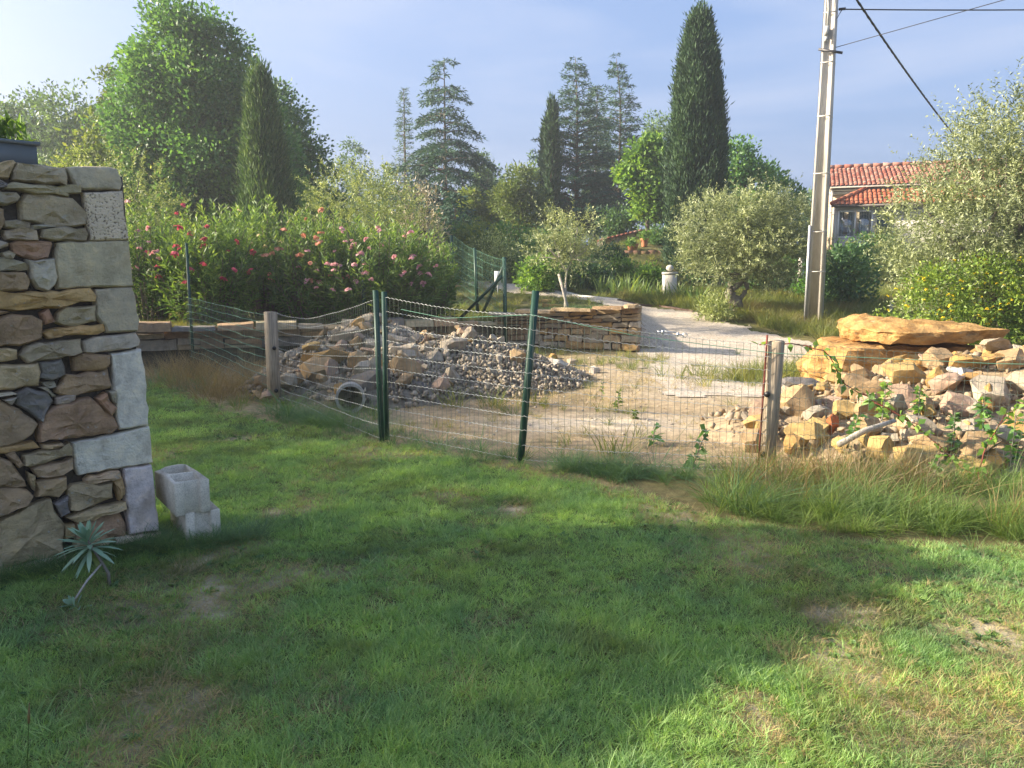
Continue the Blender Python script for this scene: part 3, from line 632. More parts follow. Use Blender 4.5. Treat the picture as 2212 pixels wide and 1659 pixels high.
def broadleaf(name, label, base, lobes, K, nl, cr, leaf, mat, trunk_r=.2, group=None, cat='tree', bark=None, shell=.5, up=.25, flat=.75, limbs=10, wood=True):
    """tree of clumps; lobes in metres relative to the base"""
    base = np.asarray(base, float); root = thing(name, label, cat, tuple(base), 0, group)
    C, d = lobes_points(lobes, K, shell); C[:, 2] = np.maximum(C[:, 2], .12)
    tone = rng.normal(0, .16, K)
    N = rng.poisson(nl, K) + 3; idx = np.repeat(np.arange(K), N); n = len(idx)
    sc = cr * (.6 + .8 * rng.random(K))
    off = rsph(n) * (rng.random(n) ** .42 * sc[idx])[:, None] * np.array([1, 1, flat])
    P = C[idx] + off; P[:, 2] = np.maximum(P[:, 2], .03)
    D = d[idx] * .6 + rsph(n) * .9 + unit(off) * .5 + np.array([0, 0, up])
    L_ = leaf[0] * (.7 + .6 * rng.random(n)); W_ = leaf[1] * (.7 + .6 * rng.random(n))
    rnd = np.clip(.5 + tone[idx] + rng.normal(0, .2, n), 0, 1)
    obj('crown', leafmesh('crown', P, D, L_, W_, mat, rnd, (0, 0, 0)), root)
    if wood:
        g = G(); top = max(l[2] for l in lobes); cx = np.average([l[0] for l in lobes]); cyy = np.average([l[1] for l in lobes])
        tp = wobble_path(np.array([0, 0, -.1]), np.array([cx * .8, cyy * .8, top * .8]), 7, trunk_r * .35)
        g.add(*tube(tp, np.linspace(trunk_r, trunk_r * .35, 7), 8))
        for c in C[rng.choice(K, min(limbs, K), replace=False)]:
            i = rng.integers(2, 6); g.add(*tube(wobble_path(tp[i], c, 5, trunk_r * .4, .15), np.linspace(trunk_r * .4, trunk_r * .1, 5), 5))
        obj('trunk', g.mesh('trunk', bark or M_BARK, True), root)
    return root
def cypress(name, label, base, h, prof, K, nl, leaf, mat, group=None, cat='tree', lean=(0, 0), furrow=6, trunk=.12):
    base = np.asarray(base, float); root = thing(name, label, cat, tuple(base), 0, group)
    t = rng.random(K) ** .85; th = rng.random(K) * 2 * math.pi
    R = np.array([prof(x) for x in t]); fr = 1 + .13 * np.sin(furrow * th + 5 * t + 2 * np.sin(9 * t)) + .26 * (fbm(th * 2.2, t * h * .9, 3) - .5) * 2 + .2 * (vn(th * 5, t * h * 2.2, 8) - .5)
    r = R * fr * (.62 + .38 * rng.random(K) ** .5)
    C = np.c_[r * np.cos(th), r * np.sin(th), t * h * .955]; C[:, :2] += np.outer(t * h, lean)
    N = rng.poisson(nl, K) + 2; i = np.repeat(np.arange(K), N); n = len(i)
    o = np.c_[np.cos(th), np.sin(th), np.zeros(K)]
    P = C[i] + rng.normal(size=(n, 3)) * np.array([.1, .1, .2]) * leaf[2]
    D = o[i] * .38 + np.array([0, 0, 1.0]) + rsph(n) * .55
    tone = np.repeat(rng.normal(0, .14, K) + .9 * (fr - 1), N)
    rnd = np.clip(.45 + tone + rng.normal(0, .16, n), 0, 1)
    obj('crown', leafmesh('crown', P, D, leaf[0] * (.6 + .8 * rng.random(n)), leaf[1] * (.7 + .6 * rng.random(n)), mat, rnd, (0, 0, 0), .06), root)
    g = G(); g.add(*tube([(0, 0, -.1), (lean[0] * h * .5, lean[1] * h * .5, h * .5), (lean[0] * h * .92, lean[1] * h * .92, h * .92)], [trunk, trunk * .7, .02], 7)); obj('trunk', g.mesh('trunk', M_BARK, True), root)
    return root
def cedar(name, label, base, h, R, tiers, per, mat, droop=.25, rise=.25, dens=1.0, group=None, t0=.06, bare=0.0, bend=0.0, leaf=(.22, .05)):
    base = np.asarray(base, float); root = thing(name, label, 'tree', tuple(base), 0, group)
    gw = G(); P_, D_, T_ = [], [], []
    tr = np.array([[bend * max(0, s - .75) * 4 * h * .03, 0, s * h] for s in np.linspace(-.01, 1, 10)]); gw.add(*tube(tr, np.linspace(.012 * h + .03, .012, 10), 7))
    for k in range(tiers):
        t = t0 + (1 - t0) * ((k + rng.random() * .35) / tiers) ** .94
        if t > .985: continue
        z0_ = t * h; Lm = R * ((1 - t) ** .85 * .96 + .035)
        for q in range(per if t < .8 else max(3, per - 2)):
            z = z0_ + rng.normal(0, .018) * h; a = (q + rng.random() * .8) / per * 6.283 + k * 1.1; Lb = Lm * (.6 + .5 * rng.random()) * (1.25 if rng.random() < .12 else 1)
            m = 8; s = np.linspace(0, 1, m); ri = rise * (.6 + .8 * rng.random()); dr = droop * (.6 + .8 * rng.random())
            ca, sa = math.cos(a), math.sin(a); bx = bend * max(0, t - .75) * 4 * h * .03
            br = np.c_[ca * s * Lb + bx, sa * s * Lb, z + Lb * (ri * s - (ri * .3 + dr) * s ** 2.2)]
            gw.add(*tube(br, np.linspace(max(.012, .022 * Lb), .006, m), 4, False))
            nt_ = max(4, int(Lb * 7))
            for w in range(nt_):
                f = .12 + .88 * (w + rng.random()) / nt_
                if rng.random() < bare * (1 - f): continue
                c = np.array([np.interp(f, s, br[:, i]) for i in range(3)]); side = 1 if w % 2 else -1
                tw = Lb * .34 * (1.05 - f) + .16 * R * .35 + .08
                dv = np.array([ca * .75 - sa * side * .8, sa * .75 + ca * side * .8, -.12 + .1 * rng.normal()])
                nn = max(3, int((tw * 13 + 2) * dens)); u = rng.random(nn)
                pp = c + dv * (u * tw)[:, None]; pp[:, 2] -= .35 * droop * tw * u ** 2 * 1.5; pp += rng.normal(0, .025, (nn, 3))
                P_.append(pp); D_.append(dv * .7 + rng.normal(0, .45, (nn, 3)) + np.array([0, 0, .12 - .5 * droop])); T_.append(np.full(nn, rng.normal(.5, .13) + .12 * (f - .5)))
    P = np.concatenate(P_); D = np.concatenate(D_); n = len(P); rnd = np.clip(np.concatenate(T_) + rng.normal(0, .15, n), 0, 1)
    obj('crown', leafmesh('crown', P, D, leaf[0] * (.7 + .6 * rng.random(n)), leaf[1] * (.7 + .6 * rng.random(n)), mat, rnd, (0, 0, 0), .05), root)
    obj('trunk', gw.mesh('trunk', M_BARK, True), root); return root
def olive(name, label, base, lobes, nshoot, mat, trunk, leaf=(.085, .02), sl=(.25, .55), per=16, group=None, inner=.35, up=.45, limbs=9, bark=None, hang=0.0):
    """olive: shoots carrying paired narrow leaves, through lobes; trunk = list of (path, radius start, radius end)"""
    base = np.asarray(base, float); root = thing(name, label, 'tree', tuple(base), 0, group)
    C, d = lobes_points(lobes, nshoot, inner)
    sd = unit(d * .8 + rsph(nshoot) * .55 + np.array([0, 0, up])); sd[:, 2] -= hang * rng.random(nshoot); Ls = (sl[0] + (sl[1] - sl[0]) * rng.random(nshoot) ** 1.5) * np.where(rng.random(nshoot) < .09, 1.7, 1.0); sd[:, 2] += np.where(Ls > sl[1], .5, 0); sd = unit(sd)
    per_ = np.full(nshoot, per); i = np.repeat(np.arange(nshoot), per_); n = len(i); u = np.tile(np.linspace(.02, 1, per), nshoot) + rng.normal(0, .02, n)
    P = C[i] + sd[i] * (u * Ls[i])[:, None]; P[:, 2] -= .12 * (u ** 2) * Ls[i] * 1; P[:, 2] = np.maximum(P[:, 2], .05)
    D = sd[i] * .55 + unit(np.cross(sd[i], rsph(n))) * .8
    tone = rng.normal(0, .13, nshoot); rnd = np.clip(.42 + tone[i] + rng.normal(0, .22, n), 0, 1)
    obj('crown', leafmesh('crown', P, D, leaf[0] * (.7 + .6 * rng.random(n)) * (1.1 - .35 * u), leaf[1] * (.8 + .4 * rng.random(n)), mat, rnd, (0, 0, 0), .04), root)
    g = G()
    for path, r0, r1 in trunk:
        path = np.array(path, float); kk = len(path) * 4 - 3; t = np.linspace(0, len(path) - 1, kk); pp = np.stack([np.interp(t, np.arange(len(path)), path[:, q]) for q in range(3)], 1)
        pp[1:-1] += rng.normal(0, r0 * .12, (kk - 2, 3)); g.add(*tube(pp, np.linspace(r0, r1, kk) * (1 + .12 * rng.normal(size=kk)), 8))
    tops = [np.array(p[-1], float) for p, _, _ in trunk]; r1 = trunk[0][2]
    for c in C[rng.choice(nshoot, min(limbs, nshoot), replace=False)]:
        a = tops[int(np.argmin([np.linalg.norm(c - q) for q in tops]))]; g.add(*tube(wobble_path(a, c, 6, .03), np.linspace(r1 * .7, .008, 6), 5))
    obj('trunk', g.mesh('trunk', bark or M_BARKO, True), root); return root
def shoots_bush(name, label, base, rad, h, nsh, mat, leaf=(.16, .028), whorls=11, flowers=None, group=None, spread=.75, cat='bush', fl_n=0):
    """oleander: many stems rising from the ground, whorls of long narrow leaves, flower clusters at the tips"""
    base = np.asarray(base, float); root = thing(name, label, cat, tuple(base), 0, group)
    th = rng.random(nsh) * 2 * math.pi; rr = rad[0] * np.sqrt(rng.random(nsh)); tip = np.c_[rr * np.cos(th), rr * np.sin(th) * rad[1] / rad[0], h * (1 - .42 * (rr / rad[0]) ** 2.2) * (.24 + .76 * rng.random(nsh) ** .6)]
    bs = tip * np.array([.38, .38, 0]) + rng.normal(0, .05, (nsh, 3)) * np.array([1, 1, 0])
    ax = unit(tip - bs + rng.normal(0, .12, (nsh, 3))); P_, D_, R_ = [], [], []
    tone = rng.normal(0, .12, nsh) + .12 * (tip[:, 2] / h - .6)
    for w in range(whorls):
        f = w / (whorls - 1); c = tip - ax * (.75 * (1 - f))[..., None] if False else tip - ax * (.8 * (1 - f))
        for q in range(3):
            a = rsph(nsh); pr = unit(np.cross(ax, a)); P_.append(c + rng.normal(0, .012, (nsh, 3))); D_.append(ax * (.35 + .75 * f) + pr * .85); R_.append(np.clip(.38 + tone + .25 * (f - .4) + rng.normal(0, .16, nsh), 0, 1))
    P = np.concatenate(P_); D = np.concatenate(D_); rnd = np.concatenate(R_); n = len(P); P[:, 2] = np.maximum(P[:, 2], .04)
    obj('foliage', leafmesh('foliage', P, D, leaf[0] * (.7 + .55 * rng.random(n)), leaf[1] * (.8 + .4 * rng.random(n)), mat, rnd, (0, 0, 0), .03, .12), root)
    g = G()
    for i in range(0, nsh, 3): g.add(*tube(wobble_path(bs[i] - np.array([0, 0, .05]), tip[i], 5, .03, .1), np.linspace(.013, .005, 5), 4, False))
    obj('stems', g.mesh('stems', M_TWIG, True), root)
    return root, tip
def petal_cluster(nf=9, r=.06, pr=.026):
    g = G()
    for k in range(nf):
        c = rsph(1)[0] * r * np.array([1, 1, .6]) * rng.random() ** .4; c[2] = abs(c[2]); n = unit(c + np.array([0, -.02, .04]) + rng.normal(0, .02, 3)); a = unit(np.cross(n, rsph(1)[0])); b = np.cross(n, a)
        for q in range(5):
            t = q * 1.2566 + .2; d = a * math.cos(t) + b * math.sin(t); e = np.cross(n, d)
            V = np.array([c, c + d * pr * .7 + e * pr * .5 + n * .006, c + d * pr * 1.25 + n * .002, c + d * pr * .7 - e * pr * .5 + n * .006]); g.add(V, [[0, 1, 2, 3]], rng.random())
    return g
def m_petal(name, a, b):
    return m_leaf(name, a, tuple((x + y) / 2 for x, y in zip(a, b)), b, .35, (1, 1, 1), .6, 3.0, .2, 1.0)
M_FL_ = None
M_FL = {'pink': m_petal('pink_petal', (.58, .27, .34), (.8, .48, .55)), 'red': m_petal('red_petal', (.5, .06, .11), (.7, .16, .23)), 'cream': m_petal('cream_petal', (.6, .5, .28), (.75, .66, .42)),
        'salmon': m_petal('salmon_petal', (.55, .22, .16), (.72, .36, .26)), 'yellow': m_petal('yellow_petal', (.75, .56, .02), (.85, .7, .06)), 'white': m_petal('white_petal', (.6, .6, .5), (.75, .75, .65)), 'mauve': m_petal('mauve_petal', (.25, .16, .35), (.4, .28, .5))}
FLM = {k_: [petal_cluster(10 if k_ in ('pink', 'red') else 7).mesh('flower_cluster', m_, False) for _ in range(3)] for k_, m_ in M_FL.items()}
def add_flowers(root, pts, kind, s=(.8, 1.4)):
    for p in pts:
        o = obj('flower_cluster', FLM[kind][rng.integers(3)], root, tuple(p)); q = rng.uniform(*s); o.scale = (q, q, q); o.rotation_euler = (rng.uniform(-.6, .6), rng.uniform(-.6, .6), rng.random() * 6)

# ------------------------------------------------------------------ grass: tufts and a scatter for ground cover
SRC = bpy.data.collections.new('tuft_sources_unlinked')
def tuft(n, rad, h, w, lean=.6, seg=3, curl=.5, flat=False, tip=0.15):
    """grass tuft: n blades of seg sections"""
    g = G()
    for k in range(n):
        a = rng.random() * 6.283; r = rad * math.sqrt(rng.random()); b = np.array([r * math.cos(a), r * math.sin(a), -.004]); a2 = a + rng.normal(0, .9)
        d = np.array([math.cos(a2), math.sin(a2), 0]); hh = h * (.55 + .6 * rng.random()); l = lean * (.25 + rng.random()); s = np.array([-d[1], d[0], 0]); tw = rng.normal(0, .6); s = unit(s * math.cos(tw) + d * math.sin(tw))
        V = []; ww = w * (.7 + .6 * rng.random())
        for q in range(seg):
            f = q / seg; c = b + d * hh * (l * f + curl * f * f * l) + np.array([0, 0, hh * (f - .45 * curl * l * f * f)]); e = s * ww * .5 * (1 - (1 - tip) * f ** 2) * (1 if q else .7); V += [c - e, c + e]
        f = 1; V.append(b + d * hh * (l + curl * l) + np.array([0, 0, hh * (1 - .45 * curl * l)]))
        F = [np.array([[2 * q, 2 * q + 1, 2 * q + 3, 2 * q + 2] for q in range(seg - 1)]).reshape(-1, 4), np.array([[2 * seg - 2, 2 * seg - 1, 2 * seg]])]
        g.add(np.array(V), F, np.repeat(rng.random(), len(V)))
    return g
def m_grass(name, dark, mid, light, trans=.35, dry=None, dscale=1.3, dlo=.5, dhi=.7, gain=1.5):
    dark, mid, light = (tuple(min(.8, v * gain) for v in c) for c in (dark, mid, light))
    m, nt, out = newmat(name); p = worldpos(nt)
    a = nt.nodes.new('ShaderNodeAttribute'); a.attribute_name = 'rnd'; oi = nt.nodes.new('ShaderNodeObjectInfo')
    ad = nt.nodes.new('ShaderNodeMath'); ad.operation = 'MULTIPLY_ADD'; ad.inputs[1].default_value = .55; nt.links.new(a.outputs['Fac'], ad.inputs[0])
    mu = nt.nodes.new('ShaderNodeMath'); mu.operation = 'MULTIPLY'; mu.inputs[1].default_value = .45; nt.links.new(oi.outputs['Random'], mu.inputs[0]); nt.links.new(mu.outputs[0], ad.inputs[2])
    r = ramp(nt, [(0.0, dark), (0.5, mid), (1.0, light)]); nt.links.new(ad.outputs[0], r.inputs[0]); c = r.outputs[0]
    n = noise(nt, 1.7, 4, .6, p); g = ramp(nt, [(0.32, (.68, .75, .85)), (0.68, (1.3, 1.2, .95))]); nt.links.new(n.outputs['Fac'], g.inputs[0]); c = mixc(nt, 'MULTIPLY', 1.0, c, g.outputs[0])
    if dry:
        n2 = noise(nt, dscale, 5, .65, p); g2 = ramp(nt, [(dlo, (0, 0, 0)), (dhi, (1, 1, 1))]); nt.links.new(n2.outputs['Fac'], g2.inputs[0]); c = mixc(nt, 'MIX', g2.outputs[0], c, dry)
    b = bsdf(nt, out, c, .5, .3); t = nt.nodes.new('ShaderNodeBsdfTranslucent'); nt.links.new(mixc(nt, 'MULTIPLY', 1.0, c, (1.5, 1.4, .6)), t.inputs['Color'])
    x = nt.nodes.new('ShaderNodeMixShader'); x.inputs[0].default_value = trans; nt.links.new(b.outputs[0], x.inputs[1]); nt.links.new(t.outputs[0], x.inputs[2]); nt.links.new(x.outputs[0], out.inputs['Surface']); return m
MG = {'lawn': m_grass('lawn_blade', (.10, .185, .066), (.19, .315, .118), (.34, .44, .21), .48, (.13, .14, .05), .9, .5, .72),
      'dry': m_grass('dry_blade', (.2, .16, .08), (.32, .26, .14), (.46, .39, .24), .3, gain=1.15),
      'tall': m_grass('tall_blade', (.05, .095, .028), (.095, .155, .045), (.19, .25, .085), .4, (.22, .19, .09), 1.6, .6, .8),
      'sedge': m_grass('sedge_blade', (.045, .095, .045), (.08, .15, .065), (.14, .21, .09), .35),
      'hay': m_grass('hay_blade', (.17, .125, .065), (.27, .205, .11), (.40, .32, .19), .3, gain=1.0),
      'verge': m_grass('verge_blade', (.06, .09, .028), (.12, .15, .045), (.21, .21, .08), .4, (.26, .21, .11), .8, .5, .7),
      'iris': m_grass('iris_blade', (.06, .11, .04), (.11, .17, .06), (.19, .25, .09), .4)}
def source(name, gs, mat):
    c = bpy.data.collections.new(name)
    for i, g_ in enumerate(gs):
        o = bpy.data.objects.new('%s_%02d' % (name, i), g_.mesh(name, mat)); c.objects.link(o)
    return c
def scatter(name, label, pts, rot, scl, coll, kind='stuff'):
    me = bpy.data.meshes.new(name); pts = np.ascontiguousarray(pts, np.float32); me.vertices.add(len(pts)); me.vertices.foreach_set('co', pts.ravel())
    a = me.attributes.new('rot', 'FLOAT_VECTOR', 'POINT'); a.data.foreach_set('vector', np.ascontiguousarray(rot, np.float32).ravel())
    a = me.attributes.new('scl', 'FLOAT', 'POINT'); a.data.foreach_set('value', np.ascontiguousarray(scl, np.float32))
    a = me.attributes.new('pick', 'INT', 'POINT'); a.data.foreach_set('value', rng.integers(0, len(coll.objects), len(pts)).astype(np.int32))
    o = obj(name, me); tag(o, label, None, None, kind)
    ng = bpy.data.node_groups.new(name, 'GeometryNodeTree'); ng.interface.new_socket('Geometry', in_out='INPUT', socket_type='NodeSocketGeometry'); ng.interface.new_socket('Geometry', in_out='OUTPUT', socket_type='NodeSocketGeometry')
    N = ng.nodes.new; gi = N('NodeGroupInput'); go = N('NodeGroupOutput'); ip = N('GeometryNodeInstanceOnPoints'); ci = N('GeometryNodeCollectionInfo'); ci.inputs['Collection'].default_value = coll; ci.inputs['Separate Children'].default_value = True; ci.inputs['Reset Children'].default_value = True
    na = N('GeometryNodeInputNamedAttribute'); na.data_type = 'FLOAT_VECTOR'; na.inputs['Name'].default_value = 'rot'
    nb = N('GeometryNodeInputNamedAttribute'); nb.data_type = 'FLOAT'; nb.inputs['Name'].default_value = 'scl'
    nc = N('GeometryNodeInputNamedAttribute'); nc.data_type = 'INT'; nc.inputs['Name'].default_value = 'pick'
    l = ng.links.new; l(gi.outputs[0], ip.inputs['Points']); l(ci.outputs[0], ip.inputs['Instance']); ip.inputs['Pick Instance'].default_value = True
    l(na.outputs['Attribute'], ip.inputs['Rotation']); l(nb.outputs['Attribute'], ip.inputs['Scale']); l(nc.outputs['Attribute'], ip.inputs['Instance Index']); l(ip.outputs[0], go.inputs[0])
    md = o.modifiers.new('scatter', 'NODES'); md.node_group = ng; return o
def rots(n, tilt=.25):
    return np.c_[rng.normal(0, tilt, n), rng.normal(0, tilt, n), rng.random(n) * 6.283]
# ------------------------------------------------------------------ rocks
M_ROCK = m_stone('rough_rock', 0.45, 0.5, 0.6, 4.0)
M_OCHRE = m_stone('ochre_sandstone', 0.8, 0.4, 1.0, 4.5, (.5, .4, .3), 3.0)
def rock_mesh(seed, dims=(1, .8, .6), npt=20, cuts=2, amp=.022):
    r = np.random.default_rng(seed); bm = bmesh.new()
    p = r.normal(size=(npt, 3)); p /= np.linalg.norm(p, axis=1)[:, None]; p *= (.72 + .28 * r.random((npt, 1))); p = np.sign(p) * np.abs(p) ** .8 * np.array(dims) * .5
    for q in p: bm.verts.new(q)
    res = bmesh.ops.convex_hull(bm, input=bm.verts); bmesh.ops.delete(bm, geom=[e for e in res['geom_interior'] if isinstance(e, bmesh.types.BMVert)], context='VERTS')
    bmesh.ops.dissolve_limit(bm, angle_limit=.22, verts=bm.verts, edges=bm.edges); bmesh.ops.triangulate(bm, faces=bm.faces)
    if cuts: bmesh.ops.subdivide_edges(bm, edges=bm.edges, cuts=cuts, use_grid_fill=True)
    bm.normal_update()
    for v in bm.verts:
        n = mnoise.fractal(v.co * 3.2 + Vector((seed * 3.7, 0, seed)), 1.0, 2.0, 3)
        v.co += v.normal * n * amp * 2
    me = bpy.data.meshes.new('rock'); bm.to_mesh(me); bm.free(); me.materials.append(M_ROCK)
    for p_ in me.polygons: p_.use_smooth = True
    me.set_sharp_from_angle(angle=math.radians(24)); return me
RB = [rock_mesh(i + 1, (1, .85, .7), 17 + i % 5, 2) for i in range(9)]
RS = [rock_mesh(i + 40, (1, .75, .32), 20, 2) for i in range(6)]
RSM = [rock_mesh(i + 80, (1, .75 + .05 * (i % 3), .4 + .08 * (i % 3)), 9, 0, 0) for i in range(6)]
def pile_l(x, y):
    def c(cx, cy_, rx, ry, h, pw=.9): return h * np.maximum(0, 1 - np.sqrt(((x - cx) / rx) ** 2 + ((y - cy_) / ry) ** 2)) ** pw
    return np.maximum.reduce([c(-2.3, 12.4, 1.7, 2.6, .92, .8), c(-2.75, 10.7, 1.0, 1.4, .58, .7), c(-1.75, 10.6, 1.3, 1.7, .6, .7), c(-.75, 11.7, 2.0, 2.1, .72, .9)])
def pile_r(x, y):
    def c(cx, cy_, rx, ry, h, pw=.75): return h * np.maximum(0, 1 - np.sqrt(((x - cx) / rx) ** 2 + ((y - cy_) / ry) ** 2)) ** pw
    return np.maximum.reduce([c(5.3, 8.3, 2.3, 2.3, .82), c(4.2, 7.2, 2.0, 1.4, .42), c(7.0, 8.5, 2.2, 2.1, .85), c(3.1, 7.6, 1.3, 1.3, .32), c(6.0, 7.1, 2.5, 1.6, .5)])
def surf_l(x, y): return Hf(x, y) + pile_l(x, y)
def surf_r(x, y): return Hf(x, y) + pile_r(x, y)
M_RUB = m_simple('rubble_earth', (0.2, 0.17, 0.13), 1.0, 0.05, 0, .4, 10, .9, 40)
M_RUBT = m_simple('tan_earth', (0.34, 0.26, 0.165), 1.0, 0.05, 0, .4, 10, .9, 40)
def mound(name, label, f, pf, x0, x1, y0, y1, st, mat=None):
    xs = np.arange(x0, x1, st); ys = np.arange(y0, y1, st); X, Y = np.meshgrid(xs, ys); X = X.ravel(); Y = Y.ravel(); pz_ = pf(X, Y)
    Z = f(X, Y) - .05 + (fbm(X * 4, Y * 4, 13) - .5) * .16 * np.minimum(1, pz_ * 4); Z = np.where(pz_ > .015, Z, Hf(X, Y) - .06)
    i = (np.arange(len(ys) - 1)[:, None] * len(xs) + np.arange(len(xs) - 1)[None]).ravel()
    o = obj(name, mesh(name, np.c_[X, Y, Z], np.stack([i, i + 1, i + len(xs) + 1, i + len(xs)], 1), mat or M_RUB, True)); tag(o, label, None, None, 'stuff')
mound('rubble_earth', 'earth and grit under the grey rubble heap', surf_l, pile_l, -4.9, 1.6, 9.0, 15.4, .1)
mound('rubble_earth', 'earth and grit under the tan rock pile', surf_r, pile_r, 1.8, 9.6, 5.8, 11.8, .1, M_RUBT)
def rock(px, py, w, h, colr, surf, label, flat=False, rz=None, group=None, deep=.8, tilt=.15, mesh_=None):
    p = hit(px, py + h * .3, surf); d = np.linalg.norm(p - np.array([0, 0, EYE])); wm = w * d / FPX; hm = h * d / FPX
    me = mesh_ or (RS if flat else RB)[rng.integers(6)]; o = obj('rubble_stone' if surf is surf_l else 'rock', me, None, None, colr); dm = np.array(me.vertices[0].co); bb = np.array([v.co for v in me.vertices]); ex = bb.max(0) - bb.min(0)
    o.scale = (wm / ex[0], wm * deep / ex[1], hm * 1.15 / ex[2]); o.rotation_euler = (rng.normal(0, tilt), rng.normal(0, tilt), rng.normal(0, .35) if rz is None else rz)
    o.location = (p[0], p[1] + wm * deep * .25, p[2] + hm * .22); tag(o, label, 'rock', group); return o
R_TAN = (.35, .25, .14); R_OR = (.38, .235, .085); R_PAL = (.40, .35, .27); R_GRY = (.36, .32, .255); R_DRK = (.13, .125, .125); R_PNK = (.36, .26, .195); R_WH = (.48, .45, .4); R_YEL = (.40, .285, .115)
GL, GR_ = 'broken stones in the grey rubble heap', 'rocks in the tan rock pile'
for a in [(686, 799, 80, 50, R_TAN, 'broad brown boulder at the left foot of the grey heap', 0), (700, 775, 110, 34, R_OR, 'long layered orange slab lying on the brown boulder', 1), (670, 751, 42, 22, R_YEL, 'bright yellow sunlit block on the left end of the long orange slab', 0),
          (767, 782, 44, 46, R_TAN, 'upright tan stone right of the long orange slab', 0), (747, 725, 66, 28, R_PAL, 'wide pale slab high on the left of the grey heap', 1), (772, 697, 30, 28, R_OR, 'orange block near the top of the grey heap', 0), (791, 690, 26, 24, R_PAL, 'pale block at the very top of the grey heap by the orange block', 0),
          (787, 824, 104, 36, R_DRK, 'dark grey slab above the concrete pipe', 1), (880, 792, 74, 60, R_TAN, 'big creamy orange boulder right of the paired green posts', 0), (826, 787, 42, 30, R_OR, 'knobbly tan stone between the green posts and creamy boulder', 0), (871, 757, 66, 30, R_PAL, 'pale flat slab above the big creamy boulder', 1),
          (978, 750, 62, 42, R_GRY, 'large pale grey rock on top of the gravel mound', 0), (858, 735, 52, 24, R_GRY, 'grey flat stone right behind the green posts', 1), (938, 773, 40, 32, R_GRY, 'grey rock between creamy boulder and gravel mound', 0), (687, 716, 38, 28, R_DRK, 'dark rounded stone near the low wall, left of heap', 0),
          (1118, 773, 40, 34, R_TAN, 'tan stone by the leaning green post', 0), (1208, 785, 44, 22, R_WH, 'white flat stone in grass below the right low wall', 1), (1200, 771, 26, 16, R_OR, 'small orange stone leaning on the right low wall', 0), (1236, 785, 24, 20, R_PAL, 'round pale stone in the grass under the right low wall', 0),
          (1284, 801, 26, 18, R_WH, 'lone whitish stone in yard grass right of the others', 0), (905, 835, 50, 26, R_DRK, 'stone under the creamy boulder, coloured dark for the shade there', 0), (735, 842, 34, 26, R_OR, 'tan stone just above the concrete pipe mouth', 0), (640, 822, 40, 26, R_TAN, 'tan stone at the far left foot of the heap by the wooden post', 0), (815, 745, 52, 22, R_GRY, 'grey slab lying behind the paired green posts', 1), (1010, 735, 26, 18, R_OR, 'small orange block on the right shoulder of gravel mound', 0)]:  # the stone under the creamy boulder has shade put into its dark colour
    rock(a[0], a[1], a[2], a[3], np.array(a[4]), surf_l, a[5], bool(a[6]))
for a in [(2033, 777, 58, 42, R_TAN, 'pointed tan rock at the top of the rock pile, before the slab', 0), (2096, 788, 64, 36, R_OR, 'rounded orange tan rock right of the pointed rock', 0), (2150, 782, 54, 28, R_OR, 'flattish orange rock near the pile top below the yellow bush', 0), (2196, 777, 70, 36, R_TAN, 'tan rock at the pile top, cut by the photo edge', 0),
          (1965, 807, 90, 48, R_YEL, 'layered yellow rock in front of the dark slab face', 0), (2058, 831, 74, 40, R_PNK, 'pinkish grey rock in the middle of the tan pile', 0), (2079, 809, 58, 24, R_WH, 'white flat rock above the pinkish grey rock', 1), (2154, 850, 88, 60, R_PAL, 'big pale grey faceted boulder near the right edge of pile', 0), (2070, 876, 60, 40, R_PNK, 'pink tan rock left of the big pale boulder', 0), (2116, 823, 58, 22, R_OR, 'orange slab above the big pale boulder', 1),
          (1982, 930, 60, 54, R_GRY, 'angular grey rock with pale left face in mid pile', 0), (1926, 968, 76, 54, R_YEL, 'sunlit yellow rock low in the pile behind the tall grass', 0), (1982, 998, 82, 60, R_YEL, 'largest yellow rock at the foot of the pile in the grass', 0), (2036, 968, 100, 28, R_TAN, 'long flat tan slab low in the pile', 1), (1849, 996, 32, 40, R_TAN, 'small upright orange rock in grass right of the wooden post', 0), (2116, 1028, 76, 54, R_YEL, 'yellow boulder at the pile foot towards the right edge', 0), (2154, 998, 62, 38, R_OR, 'orange rock lying behind the yellow foot boulder', 0), (2047, 1057, 48, 30, R_TAN, 'low tan rock almost sunk in tall grass', 0),
          (1725, 868, 72, 74, R_TAN, 'big rounded tan rock right of the wooden post', 0), (1640, 888, 44, 50, R_PNK, 'pinkish rock left of the right wooden post', 0), (1631, 953, 54, 52, R_TAN, 'tan rock at ground level left of right wooden post', 0), (1750, 940, 96, 46, R_YEL, 'broad yellow tan rock behind grass, right of the post', 0), (1769, 898, 54, 40, R_GRY, 'grey rock right of the rounded tan rock', 0), (1740, 834, 82, 26, R_DRK, 'dark flat stone against the left end of the ochre boulder', 1), (1842, 834, 70, 50, R_TAN, 'tan rock below the ochre boulder front', 0), (1895, 870, 66, 44, R_PNK, 'pink tan rock in the upper middle of pile', 0), (1880, 925, 60, 44, R_TAN, 'tan rock between the grey angular rock and the grass', 0), (1830, 890, 56, 40, R_YEL, 'yellowish rock left of the pile centre', 0), (2010, 870, 50, 36, R_TAN, 'tan rock just above the angular grey rock', 0), (2200, 930, 60, 44, R_OR, 'orange rock at the right edge of the photo', 0), (2100, 930, 60, 40, R_GRY, 'grey rock among weeds at the right of pile', 0)]:
    rock(a[0], a[1], a[2], a[3], np.array(a[4]), surf_r, a[5], bool(a[6]))
br_ = rock(1800, 918, 26, 40, np.array((.42, .13, .05)), surf_r, 'broken red brick piece among the tan rocks', False); br_.name = 'brick_piece'; br_['category'] = 'brick'
